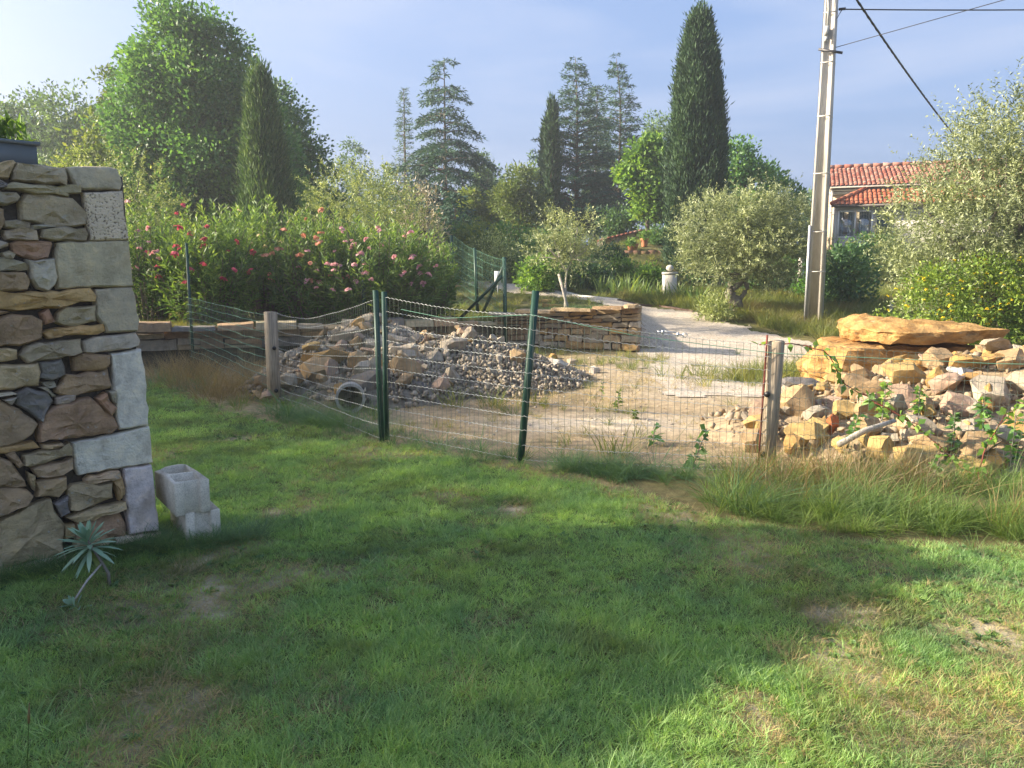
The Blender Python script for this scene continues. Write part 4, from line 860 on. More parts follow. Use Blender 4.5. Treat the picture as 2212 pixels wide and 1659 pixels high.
def fill(n, surf, pf, box_, pal, sizes, label, group, seed, pm=.06):
    r = np.random.default_rng(seed); k = 0; hmax = .8; kind_ = 'stone' if surf is surf_l else 'rock'; lim = (sizes[0] + .06, sizes[0] + .16); names = {R_TAN: 'tan', R_OR: 'orange', R_PAL: 'pale', R_GRY: 'grey', R_DRK: 'dark', R_PNK: 'pinkish', R_WH: 'white', R_YEL: 'yellow'}
    while k < n:
        x = r.uniform(box_[0], box_[1]); y = r.uniform(box_[2], box_[3]); h = float(pf(np.array([x]), np.array([y]))[0])
        if h < pm * r.random(): continue
        s = sizes[0] + (sizes[1] - sizes[0]) * r.random() ** 2.2; fl = r.random() < .3
        o = obj('rubble_stone' if surf is surf_l else 'rock', (RS if fl else RB)[r.integers(6)] if s > .16 else RSM[r.integers(6)], None, None, np.array(pal[ci := int(r.integers(len(pal)))]) * r.normal(1, .1)); o.scale = (s, s * r.uniform(.7, 1), s * r.uniform(.6, 1)); o.rotation_euler = (r.normal(0, .5), r.normal(0, .5), r.random() * 6.28)
        o.location = (x, y, float(surf(np.array([x]), np.array([y]))[0]) + s * .1); hh = h / hmax; u = (x - box_[0]) / (box_[1] - box_[0]); v_ = (y - box_[2]) / (box_[3] - box_[2])
        part_ = ('left end', 'left half', 'middle', 'right half', 'right end')[min(4, int(u * 5))]; row_ = ('front foot', 'front slope', 'upper part', 'back')[min(3, int(v_ * 4))]
        tag(o, '%s %s %s %s on the %s of the %s, towards its %s' % ('small' if s < lim[0] else 'middling' if s < lim[1] else 'big', names[pal[ci]], 'flat' if fl else 'chunky', kind_, row_, label, part_), 'rock', group); k += 1
PL = [R_GRY, R_GRY, R_PAL, R_TAN, R_GRY, R_PNK]; PR = [R_TAN, R_YEL, R_TAN, R_YEL, R_PAL, R_OR, R_PNK]
fill(200, surf_l, pile_l, (-3.6, .2, 9.0, 13.6), PL, (.1, .38), 'grey heap', GL, 5)
fill(225, surf_r, pile_r, (2.3, 8.6, 6.0, 10.2), PR, (.14, .5), 'tan pile', GR_, 6)
# gravel and chips: real stones joined, too many and too small to single out
def chips(name, label, pts, sz, pal, seed):
    r = np.random.default_rng(seed); g = G(); n = len(pts); base = [(np.array([v.co for v in m.vertices]), np.array([p.vertices for p in m.polygons])) for m in RSM]
    Vs, Fs, Rs = [], [], []; o = 0
    for i in range(n):
        V, F = base[i % 6]; s = sz[0] + (sz[1] - sz[0]) * r.random() ** 2; q = r.normal(size=4); q /= np.linalg.norm(q); w, x, y, z = q
        M = np.array([[1 - 2 * (y * y + z * z), 2 * (x * y - z * w), 2 * (x * z + y * w)], [2 * (x * y + z * w), 1 - 2 * (x * x + z * z), 2 * (y * z - x * w)], [2 * (x * z - y * w), 2 * (y * z + x * w), 1 - 2 * (x * x + y * y)]])
        Vs.append((V * s) @ M.T + pts[i]); Fs.append(F + o); Rs.append(np.full(len(V), r.random())); o += len(V)
    m, nt, out = newmat(name); a = nt.nodes.new('ShaderNodeAttribute'); a.attribute_name = 'rnd'; rr = ramp(nt, [(i / (len(pal) - 1), c) for i, c in enumerate(pal)]); nt.links.new(a.outputs['Fac'], rr.inputs[0]); nn = noise(nt, 30, 3, .6, worldpos(nt)); r2 = ramp(nt, [(.3, (.75, .75, .75)), (.7, (1.2, 1.2, 1.2))]); nt.links.new(nn.outputs['Fac'], r2.inputs[0])
    bsdf(nt, out, mixc(nt, 'MULTIPLY', 1.0, rr.outputs[0], r2.outputs[0]), .9, .15)
    tag(obj(name, mesh(name, np.concatenate(Vs), np.concatenate(Fs), m, False, np.concatenate(Rs))), label, None, None, 'stuff')
def pts_on(n, bx, f, pf=None, th=.03, off=0.0, seed=1, mask=None):
    r = np.random.default_rng(seed); out = []
    while sum(map(len, out)) < n:
        x = r.uniform(bx[0], bx[1], n * 2); y = r.uniform(bx[2], bx[3], n * 2); k = np.ones(len(x), bool)
        if pf is not None: k &= pf(x, y) > th * r.random(len(x))
        if mask is not None: k &= mask(x, y) > r.random(len(x))
        x = x[k]; y = y[k]; out.append(np.c_[x, y, f(x, y) + off])
    return np.concatenate(out)[:n]
chips('rubble_gravel', 'small grey gravel and chips over the rubble heap', pts_on(5200, (-1.9, 1.3, 9.7, 13.2), surf_l, lambda x, y: pile_l(x, y) * sstep(-2.2, -1.2, x), .08, .0, 3), (.025, .12), [(.2, .165, .115), (.33, .28, .21), (.44, .38, .29)], 4)
chips('rubble_chips', 'grey stone chips between the bigger stones of the heap', pts_on(3000, (-3.8, -.6, 8.8, 14), surf_l, pile_l, .04, .0, 5), (.04, .15), [(.18, .155, .12), (.32, .27, .2), (.45, .38, .28)], 6)
chips('rock_chips', 'tan stone chips between the rocks of the tan pile', pts_on(1300, (2.0, 9, 6, 10.4), surf_r, pile_r, .12, .0, 7), (.05, .2), [(.2, .15, .09), (.32, .24, .15), (.36, .3, .22)], 8)
chips('yard_pebbles', 'scattered pebbles on the dry dirt yard', pts_on(1500, (-1.5, 6.5, 6.6, 14.5), Hf, None, 0, 0, 9), (.012, .06), [(.26, .22, .17), (.4, .35, .28), (.52, .48, .4)], 10)
chips('drive_pebbles', 'loose pebbles on the gravel drive', pts_on(2400, (1.5, 8, 9.5, 20), lambda x, y: Hf(x, y) + .01, None, 0, 0, 11, drive_mask), (.015, .05), [(.3, .27, .22), (.42, .38, .31), (.55, .51, .44)], 12)
# two great ochre slabs
def hull_rock(pts, cuts, amp, strat, seed, mat):
    bm = bmesh.new()
    for p in pts: bm.verts.new(p)
    res = bmesh.ops.convex_hull(bm, input=bm.verts); bmesh.ops.delete(bm, geom=[e for e in res['geom_interior'] if isinstance(e, bmesh.types.BMVert)], context='VERTS')
    bmesh.ops.triangulate(bm, faces=bm.faces); bmesh.ops.subdivide_edges(bm, edges=bm.edges, cuts=cuts, use_grid_fill=True); bm.normal_update()
    nm = [v.normal.copy() for v in bm.verts]
    for v, n in zip(bm.verts, nm):
        c = v.co.copy(); f = mnoise.fractal(c * 3.4 + Vector((seed, 0, 0)), .8, 2.1, 5)
        q = mnoise.noise(Vector((c.x * .5 + seed, c.y * .5, c.z * 11))); st_ = (abs(q) ** .6 * (1 if q > 0 else -1)) * strat * max(0, 1 - abs(n.z) * 1.3)
        fr = mnoise.cell(Vector((c.x * 3.3 + seed, c.y * 3.3, c.z * 5))) * strat * .9 * (1 - abs(n.z))
        v.co += n * (f * amp) + Vector((n.x, n.y, 0)) * (st_ + fr)
    me = bpy.data.meshes.new('slab'); bm.to_mesh(me); bm.free(); me.materials.append(mat)
    for p in me.polygons: p.use_smooth = True
    me.set_sharp_from_angle(angle=.45); return me
zb = Hd(5.2, 10.6)
me_ = hull_rock([(4.28, 10.6, .66), (4.5, 10.22, .645), (5.2, 10.26, .61), (6.3, 10.42, .6), (6.55, 11.2, .64), (5.5, 11.6, .66), (4.6, 11.4, .66), (4.12, 10.62, .35), (4.36, 10.1, .32), (5.4, 10.16, .3), (6.5, 10.36, .25), (6.7, 11.2, .3), (4.2, 11.3, .3), (4.2, 10.5, zb - .1), (4.5, 10.15, zb - .1), (6.4, 10.3, zb - .1), (6.6, 11.4, zb - .1), (4.4, 11.5, zb - .1)], 9, .055, .05, 3, M_OCHRE)
o_ = obj('ochre_boulder', me_, None, None, (.46, .29, .115)); tag(o_, 'layered ochre boulder under the big slab, shaded front face', 'boulder')
me_ = hull_rock([(4.74, 10.4, .70), (4.95, 10.02, .69), (5.9, 10.03, .70), (6.5, 10.3, .71), (6.55, 11.2, .68), (5.5, 11.6, .68), (4.8, 11.2, .68), (4.6, 10.48, .85), (4.8, 10.1, .84), (5.12, 9.9, .835), (5.75, 9.92, .85), (6.2, 10.06, .865), (6.7, 10.34, .845), (6.85, 10.6, .79), (6.55, 11.4, .86), (5.5, 11.7, .9), (4.75, 11.3, .93), (4.76, 10.5, .97), (5.12, 10.42, 1.0), (5.3, 10.7, .99), (4.95, 11.0, 1.0)], 9, .045, .035, 8, M_OCHRE)
o_ = obj('ochre_slab', me_, None, None, (.48, .305, .12)); tag(o_, 'huge flat ochre stone slab lying on top of the layered boulder', 'slab')

# ------------------------------------------------------------------ wire fences with posts
M_GREEN = m_simple('green_paint', (0.012, 0.055, 0.035), 0.45, 0.5, 0, .15, 10, .03)
M_WIRE = m_simple('galvanised_wire', (0.5, 0.52, 0.49), 0.5, 0.5, 0.3, .1, 20, 0)
M_WIREV = m_simple('green_wire', (0.15, 0.18, 0.135), 0.5, 0.4, 0.1, .1, 20, 0)
M_STRAND = m_simple('green_plastic_wire', (0.16, 0.36, 0.24), 0.5, 0.4, 0, .1, 20, 0)
def m_wood(name, a, b):
    m, nt, out = newmat(name); p = objpos(nt); mp_ = nt.nodes.new('ShaderNodeMapping'); mp_.inputs['Scale'].default_value = (22, 22, 1.3); nt.links.new(p, mp_.inputs['Vector'])
    n = noise(nt, 2.0, 5, .6, mp_.outputs[0], .8); r = ramp(nt, [(.3, a), (.62, b)]); nt.links.new(n.outputs['Fac'], r.inputs[0]); n2 = noise(nt, 5, 3, .6, p); r2 = ramp(nt, [(.3, (.8, .8, .8)), (.7, (1.1, 1.1, 1.1))]); nt.links.new(n2.outputs['Fac'], r2.inputs[0])
    bsdf(nt, out, mixc(nt, 'MULTIPLY', 1, r.outputs[0], r2.outputs[0]), .8, .2, 0, n.outputs['Fac'], .6, .01); return m
M_WOODP = m_wood('weathered_post', (.2, .16, .11), (.47, .385, .275))
M_BLACK = m_simple('black_plastic', (0.012, 0.012, 0.013), .4, .5)
M_RUST = m_simple('rusty_red_steel', (0.2, 0.055, 0.035), .7, .3)
def lbar(a, b, w=.04, t=.005, yaw=.4):
    a = np.array(a, float); b = np.array(b, float); ax = unit(b - a); x = np.array([math.cos(yaw), math.sin(yaw), 0]); x = unit(x - ax * (x @ ax)); y = np.cross(ax, x); g = G()
    for (u0, u1, v0, v1) in ((0, w, 0, t), (0, t, t, w)):
        V = np.array([p + x * u + y * v for p in (a, b) for u in (u0, u1) for v in (v0, v1)]); g.add(V, np.array([[0, 1, 3, 2], [4, 6, 7, 5], [0, 4, 5, 1], [2, 3, 7, 6], [0, 2, 6, 4], [1, 5, 7, 3]]))
    return g
def fence_net(root, o, pts, nh=11, sag=.0, vmat=None, hmat=None, step=.052, r=.0019, rows=None):
    """pts: (x, y, z top, z bottom); each line wire a part, the upright wires joined"""
    pts = np.array(pts, float); d = np.r_[0, np.cumsum(np.linalg.norm(np.diff(pts[:, :2], axis=0), axis=1))]; n = int(d[-1] / step); s = np.linspace(0, d[-1], n + 1)
    X = np.interp(s, d, pts[:, 0]); Y = np.interp(s, d, pts[:, 1]); T = np.interp(s, d, pts[:, 2]); Bt = np.interp(s, d, pts[:, 3])
    for i in range(len(d) - 1):
        f = np.clip((s - d[i]) / (d[i + 1] - d[i]), 0, 1); T = T - sag * 4 * f * (1 - f) * ((s >= d[i]) & (s <= d[i + 1]))
    wob = (fbm(s * 1.3, s * 0 + pts[0, 0], 5) - .5) * .1
    nxy = np.array([-(Y[-1] - Y[0]), X[-1] - X[0]]); nxy /= np.linalg.norm(nxy); X = X + nxy[0] * wob; Y = Y + nxy[1] * wob
    g = G()
    for i in range(n + 1):
        lean = rng.normal(0, .004); zs = [Bt[i], (Bt[i] + T[i]) / 2, T[i]]; g.add(*tube([(X[i] + lean, Y[i], zs[0]), (X[i] - lean, Y[i], zs[1]), (X[i], Y[i], zs[2])], r * .85, 3, False))
    obj('upright_wires', g.mesh('upright_wires', vmat or M_WIREV, False, o), root)
    fr = rows if rows is not None else np.linspace(0, 1, nh) 
    ss = np.linspace(0, d[-1], n * 2 + 1); zig = np.where(np.arange(len(ss)) % 2, .0045, -.0045)
    for f in fr:
        z = np.interp(ss, s, T + (Bt - T) * f) + zig + (fbm(ss * .9, ss * 0 + f * 9, 6) - .5) * .035
        obj('line_wire', G().add(*tube(np.c_[np.interp(ss, s, X), np.interp(ss, s, Y), z], r * 1.15, 3, False)).mesh('line_wire', hmat or M_WIRE, False, o), root)
def wood_post(root, x, y, h, rz, w=(.105, .13), o=(0, 0, 0), lab=None, lean=(0, 0)):
    g = G(); zb_ = Hd(x, y) - .15; m = Matrix.Rotation(lean[0], 3, 'Y') @ Matrix.Rotation(lean[1], 3, 'X')
    V, F = prism([(-w[0] / 2, -w[1] / 2), (w[0] / 2, -w[1] / 2), (w[0] / 2, w[1] / 2), (-w[0] / 2, w[1] / 2)], 0, h + .15)
    bm = bmesh.new(); bm.from_mesh(mesh('t', V, F)); bmesh.ops.bevel(bm, geom=list(bm.edges), offset=.006, segments=2, affect='EDGES'); me = bpy.data.meshes.new('wooden_post'); bm.to_mesh(me); bm.free(); me.materials.append(M_WOODP)
    p = obj('wooden_post', me, root, (x - o[0], y - o[1], zb_ - o[2])); p.rotation_euler = (lean[1], lean[0], rz)
    if lab: p['label'] = lab
    for z in (h * .72 + .15 - .12, .15 + .17):
        q = obj('insulator', G().add(*tube([(0, -w[1] / 2, z), (0, -w[1] / 2 - .02, z)], .017, 10)).add(*tube([(0, -w[1] / 2 - .02, z), (0, -w[1] / 2 - .035, z)], .024, 10)).mesh('insulator', M_BLACK, True), p, (-w[0] * .12, 0, 0))
    return p
def mpost(root, a, b, o=(0, 0, 0), lab=None, name='metal_post', w=.042, yaw=.5):
    p = obj(name, lbar(a, b, w, .006, yaw).mesh(name, M_GREEN, False, o), root)
    if lab: p['label'] = lab
    return p
oA = np.array([-2.96, 9.46, 0.0]); fA = thing('wire_fence', 'welded wire fence sagging between a wooden post and green posts, left half', 'fence', tuple(oA))
a0 = at_z(415, 777, .12); a0[2] = Hd(a0[0], a0[1]); a0t = at_y(400, 525, a0[1] + .02); wpA = at_z(593, 872)
d1 = at_z(822, 958); d1t = at_y(808, 627, d1[1]); d2 = at_z(832, 952); d2t = at_y(827, 630, d2[1] + .05)
mpost(fA, a0 - [0, 0, .2], a0t, oA, 'tall green metal post before the low wall'); mpost(fA, d1 - [0, 0, .1], d1t, oA, 'left one of two paired green posts')
wood_post(fA, wpA[0], wpA[1], 1.13, .68, (.115, .15), oA)
fence_net(fA, oA, [(a0[0], a0[1], a0[2] + 1.12, a0[2] + .12), (wpA[0] - .08, wpA[1] + .02, 1.1, .1)], 10, .0, None, M_STRAND)
fence_net(fA, oA, [(wpA[0] + .08, wpA[1], 1.12, .1), (-2.3, 8.6, 1.10, .08), (d1[0], d1[1], 1.37, .05)], 11, .02)
oB = np.array([0.04, 6.34, 0.0]); fB = thing('wire_fence', 'welded wire fence with a leaning green post, running right to a wooden post', 'fence', tuple(oB))
lpb = at_z(1117, 1003); lpt = at_y(1153, 627, lpb[1] + .1); wpB = at_z(1655, 1022)
mpost(fB, d2 - [0, 0, .1], d2t, oB, 'right one of two paired green posts'); mpost(fB, lpb - [0, 0, .1], lpt, oB, 'leaning green post with a bent pointed top', 'metal_post', .05, .25)
wood_post(fB, wpB[0], wpB[1] + .02, 1.08, -.6, (.12, .10), oB, None, (.025, 0))
g = G(); g.add(*tube([(wpB[0] - .085, wpB[1] - .04, -.1), (wpB[0] - .05, wpB[1] - .02, 1.12)], .008, 6)); obj('rusty_rod', g.mesh('rusty_rod', M_RUST, True, oB), fB)
wt = at_y(1668, 742, wpB[1])
fence_net(fB, oB, [(d2[0] + .03, d2[1], 1.37, .05), (lpb[0] + .09, lpb[1], 1.27, .04), (wpB[0] - .03, wpB[1] - .06, 1.05, .03)], 11, .03)
fence_net(fB, oB, [(wpB[0] + .05, wpB[1] - .05, 1.05, .03), (3.6, 5.75, .98, .02), (5.6, 5.2, 1.02, .0)], 11, .0, M_WIREV, M_WIREV)
g = G(); g.add(*tube(np.array([(d2[0] + .2, d2[1] - .15, 1.27), (-.6, 6.9, 1.2), (.16, 6.36, 1.26), (1.0, 6.2, 1.1), (wpB[0], wpB[1] - .06, .98), (3.6, 5.72, .93), (5.5, 5.2, .95)]), .0028, 5, False)); obj('tension_wire', g.mesh('tension_wire', M_STRAND, True, oB), fB)
M_ZINC = m_simple('zinc', (.55, .57, .58), .35, .5, .8, .1)
def turnbuckle(p, q, label):
    p = np.array(p); q = np.array(q); u = q - p; g = G(); g.add(*tube([p, p + u * .25], .006, 6)); g.add(*tube([q - u * .25, q], .006, 6)); s = np.array([0, 0, .012])
    for k in (-1, 1): g.add(*tube([p + u * .2 + s * k, p + u * .8 + s * k], .005, 6))
    g.add(*tube([p + u * .2 - s * 1.4, p + u * .2 + s * 1.4], .009, 6)); g.add(*tube([p + u * .8 - s * 1.4, p + u * .8 + s * 1.4], .009, 6))
    t_ = np.linspace(0, 6.28, 10); g.add(*tube(np.c_[q[0] + .018 + .018 * np.cos(t_), q[1] + 0 * t_, q[2] + .018 * np.sin(t_)], .004, 5, False))
    o = obj('turnbuckle', g.mesh('turnbuckle', M_ZINC, True, p)); o.location = p; tag(o, label, 'turnbuckle')
turnbuckle(at_y(1420, 716, 6.18), at_y(1475, 724, 6.15), 'zinc turnbuckle tightening the upper fence wire before the drive')
turnbuckle(at_y(1450, 1026, 6.1), at_y(1505, 1037, 6.05), 'zinc turnbuckle on the bottom fence wire near the ground')
# third fence, at the garden corner
oC = np.array([-.2, 16.0, .7]); fC = thing('garden_fence', 'green wire fence with slanting braces at the garden corner', 'fence', tuple(oC))
c3 = at_z(1090, 752, .0); c3[1] = 15.45; c3 = at_y(1091, 752, 15.3); c3t = at_y(1088, 555, 15.35); c2 = at_y(1030, 667, 17.2); c2t = at_y(1024, 535, 17.2); c1 = at_y(980, 640, 19.5); c1t = at_y(973, 508, 19.5); c0b = at_y(962, 626, 20); c0t = at_y(976, 560, 19.6)
for a_, b_, l_ in ((c3, c3t, None), (c2, c2t, None), (c1, c1t, None)): mpost(fC, a_ - [0, 0, .1], b_, oC, l_, 'metal_post', .06)
for a_, b_ in ((at_y(1042, 676, 16.9), at_y(1086, 578, 15.4)), (at_y(992, 690, 16.2), at_y(1086, 596, 15.45)), (c0b, c0t)): mpost(fC, a_, b_, oC, None, 'brace', .045)
fence_net(fC, oC, [(c1[0], c1[1], c1t[2] - .02, c1[2] + .2), (c2[0], c2[1], c2t[2] - .05, c2[2] + .15), (c3[0], c3[1], c3t[2] - .05, c3t[2] - 1.3)], 8, .03, M_STRAND, M_STRAND, .1, .0022)
p_ = at_y(783, 700, 15.0); q_ = at_y(783, 545, 15.0); tag(mpost(None, p_ - [0, 0, .2], q_, (0, 0, 0), None, 'metal_post', .06), 'green metal post half hidden in the pink oleander', 'post')

# ------------------------------------------------------------------ concrete pipe
pb = at_z(757, 892); M_PIPE = m_simple('concrete_pipe', (.34, .325, .29), .9, .15, 0, .2, 12, .4, 60)
th = np.linspace(0, 2 * math.pi, 33)[:-1]; ro, ri, Lp = .172, .142, .5
outl = [(ro * math.cos(t), ro * math.sin(t)) for t in th]; inn = [(ri * math.cos(t), ri * math.sin(t)) for t in th][::-1]
V, F = prism(outl, 0, Lp, [inn]); pipe = obj('concrete_pipe', mesh('concrete_pipe', V, F, M_PIPE, True)); pipe.data.set_sharp_from_angle(angle=.6)
pipe.rotation_euler = (math.radians(-90 - 5), 0, math.radians(12)); pipe.location = (pb[0], pb[1] + .02, .165); tag(pipe, 'short round concrete drain pipe, open mouth to the lawn, under the rubble', 'pipe')

# ------------------------------------------------------------------ concrete utility pole and overhead cables
def m_conc():
    m, nt, out = newmat('pole_concrete'); p = objpos(nt); mp_ = nt.nodes.new('ShaderNodeMapping'); mp_.inputs['Scale'].default_value = (4, 4, .7); nt.links.new(p, mp_.inputs['Vector'])
    n = noise(nt, 2.2, 6, .65, mp_.outputs[0], .3); r = ramp(nt, [(.3, (.38, .355, .31)), (.5, (.54, .505, .44)), (.7, (.66, .625, .555))]); nt.links.new(n.outputs['Fac'], r.inputs[0]); n2 = noise(nt, 40, 4, .7, p)
    bsdf(nt, out, r.outputs[0], .9, .2, 0, n2.outputs['Fac'], .3, .01); return m
M_CONC = m_conc()
Yp = 18.0; pbse = at_y(1757, 708, Yp); pz0 = pbse[2]; ptop = at_y(1790, 0, Yp); pole_h = 10.5
pole = thing('utility_pole', 'tall tapering concrete utility pole with straps and cables beside the drive', 'utility pole', (pbse[0], pbse[1], pz0), math.radians(-30))
def isec(a, b, c, e): return [(-a, -b), (-a * .62, -b), (-a * .5, -b + e), (a * .5, -b + e), (a * .62, -b), (a, -b), (a, b), (a * .62, b), (a * .5, b - e), (-a * .5, b - e), (-a * .62, b), (-a, b)]
V, F = prism(isec(.185, .16, 0, .075), -.3, pole_h, [], .52); 
obj('pole_shaft', mesh('pole_shaft', V, F, M_CONC), pole)
M_STRAP = m_simple('pale_strap', (.6, .57, .5), .6, .3)
def strap(z, r_=.006):
    k = 1 - .48 * (z + .3) / (pole_h + .3); a, b = .185 * k + r_, .16 * k + r_
    V, F = prism([(-a, -b), (a, -b), (a, b), (-a, b)], z - .011, z + .011, [[(-a + .005, -b + .005), (-a + .005, b - .005), (a - .005, b - .005), (a - .005, -b + .005)]]); return V, F
for z in (1.3, 2.2, 3.5, 4.75, 5.9, 6.95): obj('strap', G().add(*strap(z)).mesh('strap', M_STRAP), pole)
kz = lambda z: 1 - .48 * (z + .3) / (pole_h + .3)
g = G(); zz = np.linspace(0.1, 9.8, 30); g.add(*tube(np.c_[-.185 * kz(zz) - .012, -.06 + .02 * np.sin(zz * 1.7), zz], .009, 6)); g.add(*tube(np.c_[-.185 * kz(zz) - .014, .03 + .015 * np.sin(zz * 1.1 + 1), zz], .007, 6)); obj('riser_cable', g.mesh('riser_cable', M_BLACK, True), pole)
M_GALV = m_simple('galvanised_duct', (.5, .51, .52), .45, .5, .5, .1)
g = G(); g.add(*box((-.17, -.175, 1.2), (.05, .04, 2.3))); obj('cable_duct', g.mesh('cable_duct', M_GALV), pole)
hz = at_y(1795, 70, Yp)[2] - pz0; hz2 = at_y(1795, 115, Yp)[2] - pz0
M_GREYB = m_simple('grey_plastic', (.4, .41, .4), .5, .4)
g = G(); g.add(*box((-.05, -.16 * kz(hz) - .04, hz), (.1, .07, .2))); g.add(*box((-.05, -.16 * kz(hz) - .045, hz - .17), (.08, .05, .1))); obj('junction_box', g.mesh('junction_box', M_GREYB), pole)
g = G(); V, F = box((.06, -.16 * kz(hz2) - .05, hz2), (.52, .04, .05), 0, Matrix.Rotation(.28, 3, 'Y')); g.add(V, F); obj('bracket', g.mesh('bracket', m_simple('dark_steel', (.08, .08, .085), .5, .4, .5)), pole)
top = at_y(1760, -30, Yp) - np.array([pbse[0], pbse[1], pz0]); hh = hz + .45
g = G(); g.add(*tube([(-.03, -.14, hz + .1), (-.03, -.14, hh), (-.06, -.17, hh + .35), (-.2, -.22, hh + .62), (-.45, -.3, hh + .8), (-.9, -.4, hh + .9)], .022, 8)); obj('lamp_conduit', g.mesh('lamp_conduit', M_GREYB, True), pole)
hk = at_y(1812, 20, Yp); hkl = Matrix.Rotation(math.radians(30), 3, 'Z') @ Vector((hk[0] - pbse[0], hk[1] - pbse[1], hk[2] - pz0))
g = G(); kx = .185 * kz(hkl.z); g.add(*tube([(kx, 0, hkl.z - .22), (kx + .09, 0, hkl.z - .06), tuple(hkl)], .012, 6)); g.add(*tube([tuple(hkl), (hkl.x + .14, hkl.y, hkl.z - .01)], .03, 8)); obj('anchor_hook', g.mesh('anchor_hook', M_BLACK, True), pole)
def cable(a, b, sag, r_, label, twist=False):
    t = np.linspace(0, 1, 60); P = np.outer(1 - t, a) + np.outer(t, b); P[:, 2] -= sag * 4 * t * (1 - t); g = G()
    if twist:
        ph = t * 120
        for q in range(3): g.add(*tube(P + r_ * .6 * np.c_[np.cos(ph + q * 2.09), 0 * t, np.sin(ph + q * 2.09)], r_ * .62, 5, False))
    else: g.add(*tube(P, r_, 6, False))
    tag(obj('overhead_cable', g.mesh('overhead_cable', M_BLACK, True)), label, 'cable')
cable(hk + [.12, 0, 0], at_y(2700, 12, 19.5), .05, .014, 'black overhead cable running level from the pole hook to the right')
cable(at_y(1803, 103, Yp), at_y(2700, -150, 13.0), .0, .008, 'thin overhead wire rising to the right from the pole side')
cable(at_y(1846, -8, 17.0), at_y(2150, 390, 34.0), .25, .026, 'thick twisted overhead cable sloping down behind the big olive', True)
# ------------------------------------------------------------------ house beyond the pole
M_CREAM = m_simple('cream_render', (.56, .44, .31), .9, .2, 0, .07, 2, .15, 60)
M_GREYW = m_simple('pale_grey_render', (.50, .48, .43), .9, .2, 0, .07, 2, .15, 60)
M_WHITE = m_simple('white_frame', (.75, .75, .73), .4, .4, 0, .03)
M_GUT = m_simple('dark_gutter', (.1, .085, .075), .5, .4)
def m_tile(name, pal):
    m, nt, out = newmat(name); oi = nt.nodes.new('ShaderNodeObjectInfo'); a = nt.nodes.new('ShaderNodeAttribute'); a.attribute_name = 'rnd'; ad = nt.nodes.new('ShaderNodeMath'); ad.operation = 'ADD'
    nt.links.new(oi.outputs['Random'], ad.inputs[0]); nt.links.new(a.outputs['Fac'], ad.inputs[1]); fr = nt.nodes.new('ShaderNodeMath'); fr.operation = 'FRACT'; nt.links.new(ad.outputs[0], fr.inputs[0])
    r = ramp(nt, [(i / (len(pal) - 1), c) for i, c in enumerate(pal)]); nt.links.new(fr.outputs[0], r.inputs[0]); n = noise(nt, 14, 4, .7, worldpos(nt)); r2 = ramp(nt, [(.3, (.7, .68, .66)), (.7, (1.2, 1.2, 1.2))]); nt.links.new(n.outputs['Fac'], r2.inputs[0])
    bsdf(nt, out, mixc(nt, 'MULTIPLY', 1, r.outputs[0], r2.outputs[0]), .85, .2); return m
M_TILE = m_tile('weathered_tile', [(.26, .085, .06), (.38, .2, .15), (.3, .1, .07), (.42, .27, .21), (.28, .1, .065)])
M_TILE2 = m_tile('orange_tile', [(.34, .095, .05), (.4, .15, .08), (.29, .08, .042), (.4, .175, .1)])
YH = 36.0
hb = at_y(1793, 520, YH); HR = math.radians(-20); hz0 = Hd(hb[0] + 3, YH + 1) - .3
house = thing('house', 'cream house with two red tiled roofs behind the big olive', 'house', (hb[0], hb[1], hz0), HR)
def hl(px, py, dy=0.0):
    """photo pixel on the facade, in house coordinates (x along the front, z up)"""
    d = pray(px, py); c, s = math.cos(HR), math.sin(HR); nx, ny = -s, c; t = ((hb[0] * nx + hb[1] * ny) + dy) / (d[0] * nx + d[1] * ny)
    p = d * t + np.array([0, 0, EYE]) - np.array([hb[0], hb[1], hz0]); return np.array([p[0] * c + p[1] * s, -p[0] * s + p[1] * c, p[2]])
ze1 = hl(1793, 446)[2]; ze2 = hl(1789, 398)[2]; zr2 = hl(1791, 356, 3)[2]
xw = 11.0
def part(name, g, mat, par, smooth=False): return obj(name, g.mesh(name, mat, smooth), par)
part('rear_wall', G().add(*box((xw / 2 - .05, 4.5, ze2 / 2 + .05), (xw, 6.0, ze2))), M_CREAM, house)
wx0, wx1 = hl(1809, 480)[0], hl(1885, 480)[0]; wz0, wz1 = hl(1840, 514)[2], hl(1840, 455)[2]; fw = .14
fl = G(); fl.add(*box(((0.12 + wx0) / 2 + .0, 0, ze1 / 2), (wx0 - .12, fw, ze1))); fl.add(*box(((wx1 + xw) / 2, 0, ze1 / 2), (xw - wx1, fw, ze1))); fl.add(*box(((wx0 + wx1) / 2, 0, wz0 / 2), (wx1 - wx0, fw, wz0))); fl.add(*box(((wx0 + wx1) / 2, 0, (wz1 + ze1) / 2), (wx1 - wx0, fw, ze1 - wz1))); fl.add(*box((.19, .8, ze1 / 2), (.14, 1.4, ze1)))
part('veranda_wall', fl, M_GREYW, house)
wf = G(); W_ = wx1 - wx0; Hh = wz1 - wz0; cx_ = (wx0 + wx1) / 2; cz_ = (wz0 + wz1) / 2
for x in (wx0 + .035, cx_, wx1 - .035): wf.add(*box((x, -.05, cz_), (.07, .06, Hh)))
for z in (wz0 + .035, wz1 - .035): 
    for sx in (-1, 1): wf.add(*box((cx_ + sx * W_ / 4, -.05, z), (W_ / 2 - .105, .058, .07)))
win = part('window', wf, M_WHITE, house)
